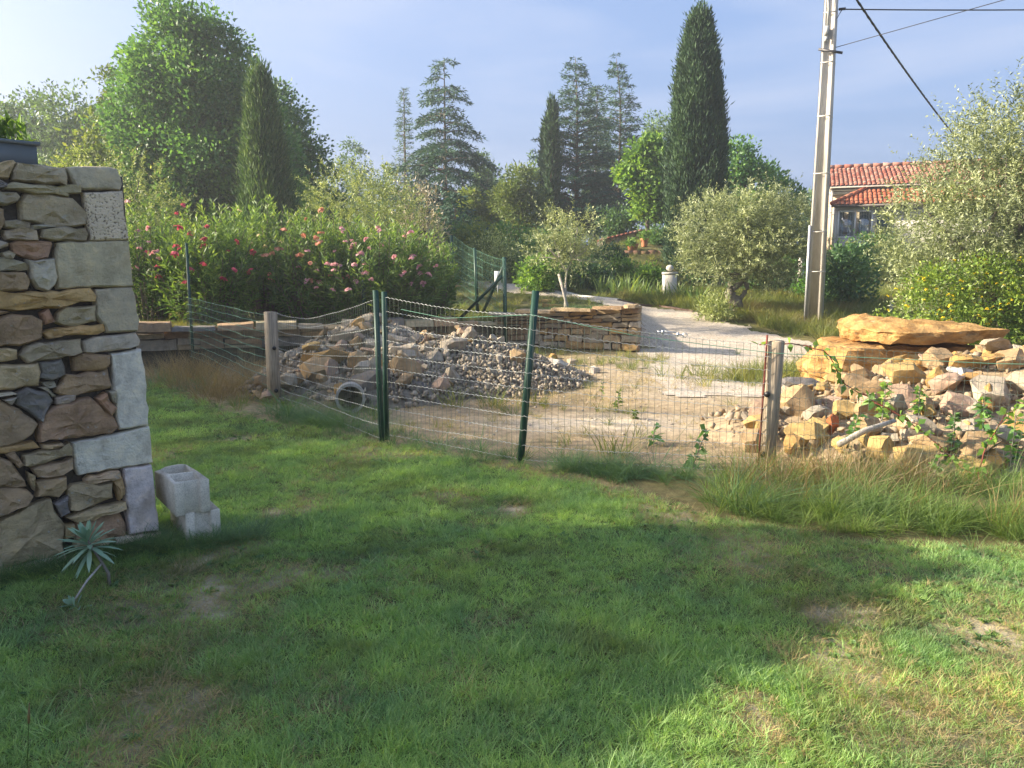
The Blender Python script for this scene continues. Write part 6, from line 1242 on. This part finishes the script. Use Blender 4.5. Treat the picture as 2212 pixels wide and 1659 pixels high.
# shrubs of the middle distance
for i, (px, py, tp, Y, hw, mat, lab) in enumerate(((985, 560, 470, 28, .9, 'dark', 'dark shrub at the foot of the cedar'), (1030, 560, 470, 27, 1.0, 'yellow', 'yellowish shrub right of the cedar foot'), (1095, 555, 480, 28, 1.1, 'oak', 'green shrub in the back garden behind the white board'), (1060, 540, 500, 26, 1.0, 'olivey', 'grey green low shrub behind the green garden fence'), (1165, 620, 545, 24, .55, 'bright', 'climbing shrub with bright leaves left of the young olive'), (1260, 620, 560, 25, .8, 'dark', 'dark shrub behind the young olive stake'), (1312, 625, 530, 27, .5, 'dark', 'dark feathery shrub right of the young olive'), (1340, 600, 552, 26.2, .28, 'bright', 'bright vine-like shrub above the garden lawn'), (1402, 632, 580, 25, .36, 'bright', 'low bright vine left of the gate pillar'), (1525, 640, 520, 25, .6, 'dark', 'dark shrub right of the gate pillar under the cypress'),
        (1650, 650, 575, 23, .9, 'dark', 'clipped dark hedge behind the chain link fence'), (1700, 650, 570, 23.5, .8, 'oak', 'green hedge end by the concrete fence post'), (1820, 668, 530, 20.5, .75, 'dark', 'dark rounded bush right of the utility pole'), (1880, 590, 505, 29, 1.1, 'oak', 'green shrub under the house windows'), (1930, 600, 525, 27, .9, 'olivey', 'grey green shrub beside the house path'), (1545, 690, 640, 18.6, .3, 'olivey', 'small grey green weed bush by the olive trunk'), (1190, 560, 500, 34, 1.4, 'dark', 'dark shrub mass behind the young olive, left'), (1330, 520, 440, 36, 1.0, 'dark', 'dark shrub under the pointed cedars'), (1000, 500, 440, 40, 1.2, 'oak', 'green shrub under the cedar in the distance'), (1440, 560, 480, 31, .6, 'dark', 'dark ivy shrub at the left foot of the thick cypress'), (1760, 640, 585, 22, .6, 'oak', 'green shrub just behind the pole base'))):
    b = hit(px, py, Hf) if False else TB(px, Y); h = max(.4, top(px, tp, Y) - b[2]); K = int(60 * hw + 20)
    broadleaf('shrub', lab, b, [(0, 0, h * .55, hw * .8, hw * .7, h * .42), (-hw * .4, 0, h * .35, hw * .6, hw * .6, h * .33), (hw * .4, 0, h * .38, hw * .6, hw * .6, h * .35)], K, 40, .3 + .1 * hw, (.12, .07) if mat != 'olivey' else (.11, .025), LF[mat], .03, None, 'shrub', limbs=4)
# far wood closing the view
xs = np.r_[np.linspace(-75, 75, 120)]; Lb = []
for x in xs:
    y = 80 + rng.normal(0, 5); z = Hd(x, y); hh_ = 4.2 + 1.6 * fbm(np.array([x * .06]), np.array([1.0]), 4)[0] + rng.normal(0, .5); Lb.append((x, y, z + hh_ * .5, 1.6, 1.4, hh_ * .55))
C, d = lobes_points(Lb, 2600, .6); idx = np.repeat(np.arange(2600), 11); n = len(idx); P = C[idx] + rng.normal(size=(n, 3)) * .4
tag(obj('far_wood', leafmesh('far_wood', P, d[idx] + rsph(n), .5 * (.6 + .8 * rng.random(n)), .28, LF['far'], rng.random(n), (0, 0, 0))), 'far belt of trees along the horizon', None, None, 'stuff')
# unseen trees added at the left, crowns shaped to thin the lawn's shade
for (x, y, tp, r, lab) in ((-14.6, 6.3, 7.5, 2.2, 'tall unseen tree added left of the stone wall to shade the lawn'), (-14.0, 9.2, 6.5, 1.7, 'unseen tree added for shade further along behind the stone wall'), (-13.4, 12.0, 5.6, 1.5, 'small unseen tree added for shade behind the stone wall by the boulders')):
    broadleaf('shade_tree', lab, (x, y, 0), [(0, 0, tp - r * .8, r, r, r * .85), (0, .2, tp - r * 1.9, r * 1.1, r, r * .9), (0, 0, max(1.4, tp - r * 2.8), r, r, r * .7)], 380, 50, 1.1, (.15, .085), LF['oak'], .14, 'unseen shade trees left of the lawn', shell=.1)
# oleanders
OL = {'f': []}
def oleander(px, Y, rad, tp, nsh, lab, fl, n, sel=None):
    b = TB(px, Y); h = top(px, tp, Y) - b[2]; root, tip = shoots_bush('oleander', lab, b, rad, h, nsh, LF['olean'], flowers=fl, group=None)
    fr = np.nonzero((tip[:, 1] < rad[1] * -.2) & (tip[:, 2] > h * .3))[0]; pick = rng.choice(fr, min(n, len(fr)), replace=False); add_flowers(root, tip[pick] + np.array([0, -.16, .05]), fl, (.7, 1.35)); return root
oleander(318, 15.7, (1.0, .8), 425, 230, 'oleander with pale pink flowers at the edge of the stone wall', 'pink', 26)
oleander(452, 15.4, (1.15, .9), 432, 330, 'oleander with deep red flowers behind the tall green post', 'red', 26)
oleander(570, 16.6, (1.15, .8), 418, 280, 'oleander with cream flowers in front of the light conifer', 'cream', 20)
oleander(690, 15.9, (1.1, .9), 438, 300, 'oleander with salmon flowers between the cream and pink ones', 'salmon', 20)
oleander(812, 15.7, (1.5, 1.0), 462, 460, 'broad oleander with light pink flowers behind the paired posts', 'pink', 50)
oleander(925, 16.6, (.8, .7), 500, 150, 'small oleander with orange pink flowers next to the garden fence', 'salmon', 5)
# broom with yellow flowers, bramble and weeds at the rock pile
b = np.array([7.35, 12.3, Hd(7.35, 12.3)]); 
rt = broadleaf('broom_bush', 'dense green broom bush covered in yellow flowers under the olive', b, [(-.7, 0, .8, .9, .7, .75), (.5, -.1, .95, 1.1, .8, .85), (-.1, 0, 1.3, .9, .7, .5), (1.6, 0, .8, 1.1, .8, .8), (-1.3, 0, .5, .6, .6, .5)], 330, 50, .24, (.06, .034), LF['broom'], .03, None, 'bush', limbs=6)
C, d = lobes_points([(-.7, 0, .8, .9, .7, .75), (.5, -.1, .95, 1.1, .8, .85), (-.1, 0, 1.3, .9, .7, .5)], 400, .95); C = C[(C[:, 1] < 0) & (C[:, 2] > .5)][:130]; add_flowers(rt, C + np.array([0, -.06, .03]), 'yellow', (.3, .65))

# ------------------------------------------------------------------ small plants by the wall
sp_b = at_z(236, 1262); sp_t = at_y(188, 1165, sp_b[1] + .02); root = thing('spurge_plant', 'blue green spurge with a leaf rosette on a bent stem before the wall', 'plant', tuple(sp_b))
mid_ = at_y(218, 1212, sp_b[1]) - sp_b; tp_ = sp_t - sp_b; part('stem', G().add(*tube([(0, 0, -.03), (.0, 0, .06), tuple(mid_), tuple(tp_)], [.009, .008, .008, .006], 6)), M_BARKO, root, True)
k_ = at_z(155, 1312) - sp_b; part('side_stem', G().add(*tube([tuple(mid_ * .9), tuple(mid_ * .45 + k_ * .5 + [0, 0, .02]), tuple(k_ + [0, 0, .015])], [.006, .006, .005], 6)), M_STAKE, root, True)
def rosette(c, n, Ls, ax, label=None):
    ax = unit(np.array(ax, float))
    for i in range(n):
        f = i / n; a = i * 2.4; u_ = unit(np.cross(ax, [.3, .9, .1])); v_ = np.cross(ax, u_); e = 1.25 - 1.75 * f; dr = unit(ax * math.sin(e) + (u_ * math.cos(a) + v_ * math.sin(a)) * math.cos(e)); dn = unit(np.cross(dr, np.cross(ax, dr)) + 1e-3); L0 = Ls * (.65 + .5 * math.sin(f * 3.0)) ; s = unit(np.cross(dr, dn)); c0 = c - ax * f * .07; V = []
        for q, w in ((0, .18), (.3, .85), (.6, 1.0), (.85, .55)): cc = c0 + dr * L0 * q - np.array([0, 0, .45]) * L0 * q * q * (f + .1); V += [cc - s * w * .0125, cc + dn * -.002, cc + s * w * .0125]
        V.append(c0 + dr * L0 - np.array([0, 0, .45]) * L0 * (f + .1)); V = np.array(V); F4 = np.array([[3 * q + p, 3 * q + p + 1, 3 * q + p + 4, 3 * q + p + 3] for q in range(3) for p in range(2)]); F3 = np.array([[9, 10, 12], [10, 11, 12]])
        obj('leaf', G().add(V, [F4, F3], .2 + .6 * rng.random()).mesh('leaf', LF['yellow'] if i == n - 3 else LF['spurge'], True), root)
rosette(tp_, 46, .15, (-.15, -.1, 1)); rosette(k_ + np.array([0, 0, .02]), 16, .07, (-.5, -.2, .6))
# plant in the planter
P = []; base = np.array(cpl) + e1 * -.16 + np.array([0, 0, .10]); n = 260; st_ = base + np.outer(rng.random(40) * .34 - .15, e1); i = rng.integers(0, 40, n); P = st_[i] + np.c_[rng.normal(0, .02, n), rng.normal(0, .02, n), rng.random(n) * .13]
pp = thing('potted_succulent', 'yellow green leafy plant growing out of the grey planter', 'plant', tuple(base)); obj('foliage', leafmesh('foliage', P, rsph(n) + np.array([0, 0, .9]), .07 * (.6 + rng.random(n)), .026, LF['bright'], np.clip(rng.random(n) + .2, 0, 1), base), pp)
add_flowers(pp, [np.array(e1) * q + [0, -.02, .13] for q in (.0, .1, .16)], 'salmon', (.4, .7))
# ------------------------------------------------------------------ ground cover
SL = source('lawn_tuft', [tuft(26, .05, .036, .0028, .9, 3, .7) for _ in range(9)], MG['lawn'])
SD = source('dry_tuft', [tuft(16, .045, .028, .0026, 1.6, 3, .8) for _ in range(6)], MG['dry'])
def lawn_pts(n, ylo, yhi, seed):
    r = np.random.default_rng(seed); y = r.uniform(ylo, yhi, n * 3); x = r.uniform(-1, 1, n * 3) * (.74 * y + .9); k = r.random(n * 3) < (.74 * y + .9) / (.74 * yhi + .9); x, y = x[k], y[k]; e = lawn_edge(x) - y + (fbm(x * 3, y * 3, 8) - .5) * .35; k = (e > -.05) & (x > -5.6 - .0 * y)
    return x[k][:n], y[k][:n]
G_, D_ = [], []
for n, a, b_, s in ((15000, 1.9, 3.2, 1), (17000, 3.2, 5.0, 2), (13000, 5.0, 7.2, 3), (8000, 7.2, 11.4, 4)):
    x, y = lawn_pts(n, a, b_, s); dr = dryness(x, y); u = rng.random(len(x)); sc = (.85 if y.mean() < 5 else 1.0 if y.mean() < 7 else 1.25)
    kg = u > dr ** 1.3 * 1.02; G_.append(np.c_[x, y, np.full(len(x), sc)][kg]); kd = (rng.random(len(x)) < .75 * np.clip(1.1 - abs(dr - .66) * 2.1, 0.015, 1)); D_.append(np.c_[x, y, np.full(len(x), sc)][kd])
Gp = np.concatenate(G_); Dp = np.concatenate(D_)
# keep clear of the wall foot and blocks
def ok(P): s = (P[:, 0] - oW[0]) * n0[0] + (P[:, 1] - oW[1]) * n0[1]; al = (P[:, 0] - oW[0]) * e1[0] + (P[:, 1] - oW[1]) * e1[1]; return (s > .0) | (al < 0)
Gp = Gp[ok(Gp)]; Dp = Dp[ok(Dp)]
patch = .75 + .6 * fbm(Gp[:, 0] * 1.8, Gp[:, 1] * 1.8, 51)
scatter('lawn_grass', 'short mown green grass of the lawn', np.c_[Gp[:, :2], Hf(Gp[:, 0], Gp[:, 1])], rots(len(Gp), .22), Gp[:, 2] * patch * rng.uniform(.7, 1.25, len(Gp)), SL)
scatter('dry_lawn_grass', 'straw coloured dry grass in the bald lawn patches', np.c_[Dp[:, :2], Hf(Dp[:, 0], Dp[:, 1])], rots(len(Dp), .3), Dp[:, 2] * rng.uniform(.6, 1.2, len(Dp)), SD)
# broad leaved weeds, longer tussocks and crumbs that break up the lawn
def rosette_tuft(n, L_, w):
    g = G()
    for k in range(n):
        a = rng.random() * 6.283; d = np.array([math.cos(a), math.sin(a), .35 + .3 * rng.random()]); P0 = np.zeros((1, 3)); V, F = kites(P0, d[None], L_ * (.6 + .6 * rng.random()), w * (.7 + .6 * rng.random()), .05, .25); g.add(V, F, rng.random())
    return g
SW = source('lawn_weed', [rosette_tuft(12, .04, .017) for _ in range(5)], MG['sedge']); SLL = source('long_lawn_tuft', [tuft(22, .035, .075, .0032, .9, 4, .9) for _ in range(5)], MG['lawn'])
def sel(x, y, m): k = m > rng.random(len(x)); return np.c_[x[k], y[k]]
x, y = lawn_pts(5200, 1.9, 9.0, 21); W1 = sel(x, y, sstep(.52, .72, fbm(x * 1.1, y * 1.1, 91)) * .6 + .03); W1 = W1[ok(W1)]
x, y = lawn_pts(7000, 1.9, 10.0, 22); W2 = sel(x, y, (1 - dryness(x, y)) * (sstep(.5, .7, fbm(x * 2.3, y * 2.3, 92)) * .7 + .05)); W2 = W2[ok(W2)]
# longer grass: along the wall foot, fence foot, right hand strip, verges
ST = source('tall_tuft', [tuft(40, .07, .34, .0048, .75, 5, 1.0) for _ in range(6)], MG['tall'])
SG = source('sedge_tuft', [tuft(46, .06, .26, .0045, 1.0, 5, 1.1) for _ in range(4)], MG['sedge'])
SH = source('hay_tuft', [tuft(22, .07, .34, .0035, .5, 4, .9) for _ in range(5)], MG['hay'])
SV = source('verge_tuft', [tuft(30, .12, .34, .011, .6, 3, .8) for _ in range(6)], MG['verge'])
def line_pts(pts, n, w, seed):
    r = np.random.default_rng(seed); P = np.array(pts, float); d = np.r_[0, np.cumsum(np.linalg.norm(np.diff(P, axis=0), axis=1))]; s = r.random(n) * d[-1]; return np.c_[np.interp(s, d, P[:, 0]), np.interp(s, d, P[:, 1])] + r.normal(0, 1, (n, 2)) * np.asarray(w)
def put(name, label, xy, coll, smin, smax, tilt=.2):
    xy = np.asarray(xy); scatter(name, label, np.c_[xy, Hf(xy[:, 0], xy[:, 1])], rots(len(xy), tilt), rng.uniform(smin, smax, len(xy)), coll)
wf_ = [tuple((cor + e1 * s + n0 * .09)[:2]) for s in (-.1, 1.6)]
put('wall_foot_grass', 'longer dark grass along the foot of the tall stone wall', np.r_[line_pts(wf_, 170, .035, 1), line_pts([(-2.2, 4.25), (-1.7, 4.45), (-1.55, 4.6)], 60, .05, 2)], SG, .3, .62)
put('lawn_weeds', 'low broad leaved weeds and clover in the lawn', W1, SW, .6, 1.3)
put('lawn_tussocks', 'slightly longer tussocks in the mown lawn', W2, SLL, .6, 1.2, .35)
strip_ = np.r_[line_pts([(1.5, 5.15), (1.95, 4.95), (2.6, 4.8), (3.4, 4.6), (4.6, 4.25)], 330, (.1, .2), 3), line_pts([(1.5, 5.75), (2.3, 5.7), (3.2, 5.6), (4.5, 5.2)], 160, (.12, .22), 4)]
put('tall_grass', 'tall arching wild grass between the lawn and the tan rock pile', strip_, ST, .36, .82, .3)
put('pipe_weeds', 'green weeds around the pipe mouth and the left wooden post', np.r_[line_pts([(-3.3, 9.3), (-2.4, 8.75), (-1.5, 8.3)], 46, (.2, .14), 31)], ST, .35, .75, .3)
put('dry_tall_grass', 'dry brown stalks among the tall grass by the right wooden post', np.r_[line_pts([(1.75, 5.75), (2.3, 5.8), (3.2, 5.5)], 60, (.16, .16), 5), line_pts([(1.7, 5.3), (4.2, 4.9)], 22, .2, 15)], SH, .7, 1.3)
put('dry_stalks', 'dry hay coloured stalks in front of the boulder wall at left', np.r_[line_pts([(-5.3, 12.2), (-4.0, 10.6), (-3.2, 9.6)], 190, (.35, .35), 6)], SH, .7, 1.5)
put('fence_foot_grass', 'weedy green grass along the foot of the wire fence', np.r_[line_pts([(-2.6, 8.6), (-1.9, 8.0), (-1.3, 7.4)], 90, (.22, .2), 7), line_pts([(.3, 6.25), (.9, 6.0), (1.5, 5.85)], 60, (.12, .1), 8), line_pts([(-1.1, 7.3), (0, 6.5)], 25, .15, 9), line_pts([(-5.4, 11.6), (-4.0, 10.4)], 40, .3, 10)], SG, .4, .9)
yx = rng.uniform(-1.5, 6.5, 5200); yy = rng.uniform(6.5, 15.5, 5200); den = (sstep(.52, .72, fbm(yx * .9, yy * .9, 61)) * .4 + .03) * np.where(yx > 1.6, .5, 1); den *= (pile_l(yx, yy) < .05) * (pile_r(yx, yy) < .05) * (yy > lawn_edge(yx) + .25) * (1 - .85 * drive_mask(yx, yy)); den = np.maximum(den, .55 * np.exp(-(((yx - 2.1) / 1.1) ** 2 + ((yy - 13.4) / .9) ** 2))) * (yy < wall_line_y(yx) - .1); k = rng.random(5200) < den * .6
put('yard_grass', 'thin yellowish grass growing in the dirt yard', np.c_[yx, yy][k], SV, .2, .55)
yx = rng.uniform(-1.2, 5.0, 1500); yy = rng.uniform(6.4, 12.5, 1500); k = (pile_l(yx, yy) < .05) & (pile_r(yx, yy) < .05) & (yy > lawn_edge(yx) + .1) & (rng.random(1500) < sstep(.4, .6, fbm(yx * .8, yy * .8, 41)) + .1)
put('yard_straw', 'dead straw lying on the dry dirt yard', np.c_[yx, yy][k], SD, 1.2, 2.4, .4)
def band(n, x0, x1, y0, y1, m, seed):
    r = np.random.default_rng(seed); x = r.uniform(x0, x1, n); y = r.uniform(y0, y1, n); k = r.random(n) < m(x, y); return np.c_[x, y][k]
put('verge_grass', 'unmown yellow green verge grass around the utility pole and olive', band(6500, 3.2, 13, 11.5, 23, lambda x, y: (1 - drive_mask(x, y)) * sstep(.15, .8, x - np.interp(y, [p[1] for p in DRR], [p[0] for p in DRR])) , 1), SV, .6, 1.25)
put('garden_grass', 'mown grass on the slopes of the back garden', band(16000, -16, 24, 20, 44, lambda x, y: (1 - drive_mask(x, y)) * .8, 2), SV, .35, .7)
put('terrace_grass', 'grass on the terrace under the oleanders', band(4200, -10, 0.2, 14.4, 20, lambda x, y: (y > wall_line_y(x) + .35) * (.35 + .65 * sstep(.4, .6, fbm(x, y, 3))), 3), SV, .22, .5)
put('bed_plants', 'low green plants in the bed behind the right low wall', np.r_[band(260, -.4, 2.0, 15.7, 17.2, lambda x, y: (y > wall_line_y(x) + .4) * sstep(.42, .6, fbm(x * 2, y * 2, 5)), 4), np.c_[rng.normal(1.35, .25, 40), rng.normal(16.4, .15, 40)]], SG, .5, 1.1)
put('slab_foot_grass', 'grass at the foot of the ochre boulder and broom', line_pts([(3.6, 11.2), (4.2, 12.0), (5.5, 12.2), (7, 11.6)], 220, (.5, .4), 11), SV, .5, 1.0)
# irises along the drive: one clump mesh, each clump a thing
iris_me = [tuft(26, .16, .62, .045, .35, 4, .7, tip=.25).mesh('iris_clump', MG['iris']) for _ in range(3)]
iris_px = [(1300, 632), (1330, 638), (1362, 640), (1385, 648), (1410, 650), (1432, 652), (1462, 652), (1485, 655), (1505, 660), (1525, 668), (1255, 628), (1225, 622), (1345, 630)]
ORD = ('first', 'second', 'third', 'fourth', 'fifth', 'sixth', 'seventh', 'eighth', 'ninth', 'tenth', 'eleventh', 'twelfth', 'last')
iris_px.sort()
for i, (px, py) in enumerate(iris_px):
    p = hit(px, py, Hf); o = obj('iris_clump', iris_me[i % 3], None, tuple(p)); o.rotation_euler = (0, 0, rng.random() * 6); q = rng.uniform(.8, 1.2); o.scale = (q, q, q); tag(o, '%s clump of iris leaves from the young olive in the row along the drive' % ORD[i], 'iris', 'irises along the drive')
# single grass clumps and weeds that can be told apart
clump_me = [tuft(70, .1, .36, .006, .9, 5, 1.1).mesh('grass_clump', MG['sedge']) for _ in range(2)]
for px, py, s, lb in ((618, 905, 1.15, 'dense dark grass clump at the foot of the left wooden post'), (1590, 1105, 1.1, 'dark bluish grass clump left of the right wooden post foot'), (1000, 665, 1.1, 'bushy tall grass clump behind the middle low wall')):
    p = hit(px, py, Hf); o = obj('grass_clump', clump_me[0], None, tuple(p)); o.scale = (s, s, s); tag(o, lb, 'grass clump')
ymesh = [tuft(46, .12, .26, .007, .6, 4, .8).mesh('yard_tuft', MG['verge']) for _ in range(3)]
for i, (px, py, lb) in enumerate(((1160, 875, 'bright grass tuft just right of the leaning green post'), (980, 880, 'yellow grass tuft at the foot of the gravel mound, left'), (1060, 880, 'yellow grass tuft at the gravel mound foot, right'), (1330, 985, 'bright green grass tuft inside the fence near the ground turnbuckle'))):
    p = hit(px, py, Hf); 
    o = obj('grass_tuft', ymesh[i % 3], None, tuple(p)); q = rng.uniform(1.0, 1.4); o.scale = (q, q, q); tag(o, lb, 'grass tuft')
def weed(px, py, hpx, lab, nl=34, lw=(.09, .05), mat='bright', surf=Hf):
    p = hit(px, py, surf); k = np.linalg.norm(p - [0, 0, EYE]) / FPX; h = hpx * k; root = thing('weed', lab, 'weed', tuple(p)); pth = wobble_path(np.array([0, 0, -.03]), np.array([rng.normal(0, .04), rng.normal(0, .04), h]), 6, .015); part('stem', G().add(*tube(pth, np.linspace(.006, .003, 6), 5, False)), M_BARKO, root)
    f = rng.random(nl) * .9 + .1; P = np.stack([np.interp(f, np.linspace(0, 1, 6), pth[:, q]) for q in range(3)], 1); D = rsph(nl) * np.array([1, 1, .4]) + [0, 0, .25]; obj('foliage', leafmesh('foliage', P, D, lw[0] * (.6 + .8 * rng.random(nl)), lw[1] * (.7 + .6 * rng.random(nl)), LF[mat], rng.random(nl), (0, 0, 0), .05, .25), root); return root, pth
weed(1495, 1010, 90, 'leafy dark weed climbing the fence left of the right wooden post', 30, (.09, .06), 'oak'); weed(1410, 960, 46, 'small leafy weed in the yard before the pale dirt patch', 16, (.1, .055), 'oak'); weed(1335, 890, 50, 'upright yellow green weed in the yard centre', 30, (.07, .03), 'yellow'); weed(1300, 865, 42, 'tall thin weed left of the yard centre weed', 24, (.06, .025), 'yellow'); weed(1370, 905, 24, 'low bushy weed beside the upright yard weed', 40, (.06, .03), 'yellow')
for px, py, hp, lb in ((1905, 905, 70, 'leafy bramble sprig among the tan rocks, centre'), (2060, 985, 90, 'bushy green weed at the right foot of the pile'), (2120, 960, 80, 'green weed before the big pale boulder'), (1985, 900, 60, 'weed with small leaves above the angular rock'), (2180, 1010, 100, 'tall green weed at the right edge by the fence'), (1830, 960, 60, 'thin weed right of the wooden post among rocks'), (2010, 1060, 70, 'green weed rising from the tall grass, mid right')):
    r_, pth = weed(px, py, hp, lb, 44, (.075, .042), 'bright' if px % 2 else 'oak', surf_r)
# bramble canes over the fence
def cane(pts, lab, nl):
    P = np.array(pts); t = np.linspace(0, len(P) - 1, 24); Q = np.stack([np.interp(t, np.arange(len(P)), P[:, q]) for q in range(3)], 1); Q += np.cumsum(rng.normal(0, .006, Q.shape), 0); root = thing('bramble_cane', lab, 'bramble', tuple(Q[0])); part('stem', G().add(*tube(Q - Q[0], np.linspace(.006, .003, 24), 5, False)), M_RUST, root); i = rng.integers(0, 24, nl); obj('foliage', leafmesh('foliage', Q[i] - Q[0], rsph(nl) + [0, -.2, -.1], .075 * (.7 + .6 * rng.random(nl)), .05, LF['bright'], rng.random(nl), (0, 0, 0), .08, .2), root)
cane([at_y(1640, 742, 6.3), at_y(1700, 738, 6.1), at_y(1790, 760, 6.0), at_y(1830, 830, 6.0), at_y(1900, 880, 5.9), at_y(1990, 925, 5.8)], 'long bramble cane arching from the right wooden post over the fence', 40)
cane([at_y(1860, 850, 6.2), at_y(1950, 910, 6.0), at_y(2050, 990, 5.8), at_y(2130, 1040, 5.6)], 'second bramble cane sloping down through the fence to the right', 36)
cane([at_y(2110, 1060, 5.6), at_y(2130, 960, 5.7), at_y(2160, 900, 5.8), at_y(2208, 860, 5.9)], 'upright bramble cane near the right edge of the photo', 44)
# driftwood branch and seed stalk
g = G(); bp_ = [hit(1810, 985, surf_r) + [0, 0, .1], hit(1860, 962, surf_r) + [0, -.05, .14], hit(1925, 945, surf_r) + [0, -.05, .16]]; g.add(*tube(np.array(bp_) - bp_[0], [.028, .026, .018], 7)); tag(obj('dead_branch', g.mesh('dead_branch', M_STAKE, True), None, tuple(bp_[0])), 'grey dead branch lying on the tan rocks', 'branch')
sb0 = at_z(58, 1690); sroot = thing('grass_stalk', 'single tall grass stalk with a yellow seed head, bottom left of lawn', 'grass stalk', tuple(sb0)); st2 = at_y(62, 1560, sb0[1]) - sb0; part('stalk', G().add(*tube([(0, 0, 0), tuple(st2 * .6), tuple(st2)], .0016, 5)), MG['tall'], sroot); part('seed_head', G().add(*tube([tuple(st2 * .98), tuple(st2 * 1.1), tuple(st2 * 1.32)], [.003, .004, .001], 6)), MG['hay'], sroot)
# ------------------------------------------------------------------ haze
hm, nt, out = newmat('haze'); pv = nt.nodes.new('ShaderNodeVolumePrincipled'); pv.inputs['Color'].default_value = (.86, .92, 1.0, 1); pv.inputs['Density'].default_value = HAZE; pv.inputs['Anisotropy'].default_value = .35; nt.links.new(pv.outputs[0], out.inputs['Volume'])
if HAZE > 0:
    V, F = box((0, 70, 9.5), (310, 270, 24)); V[:, 2] = np.where(V[:, 2] > 5, 23.0, -1.4)
    hz_ = obj('haze', mesh('haze', V, F, hm)); tag(hz_, 'thin summer haze in the air', None, None, 'stuff')
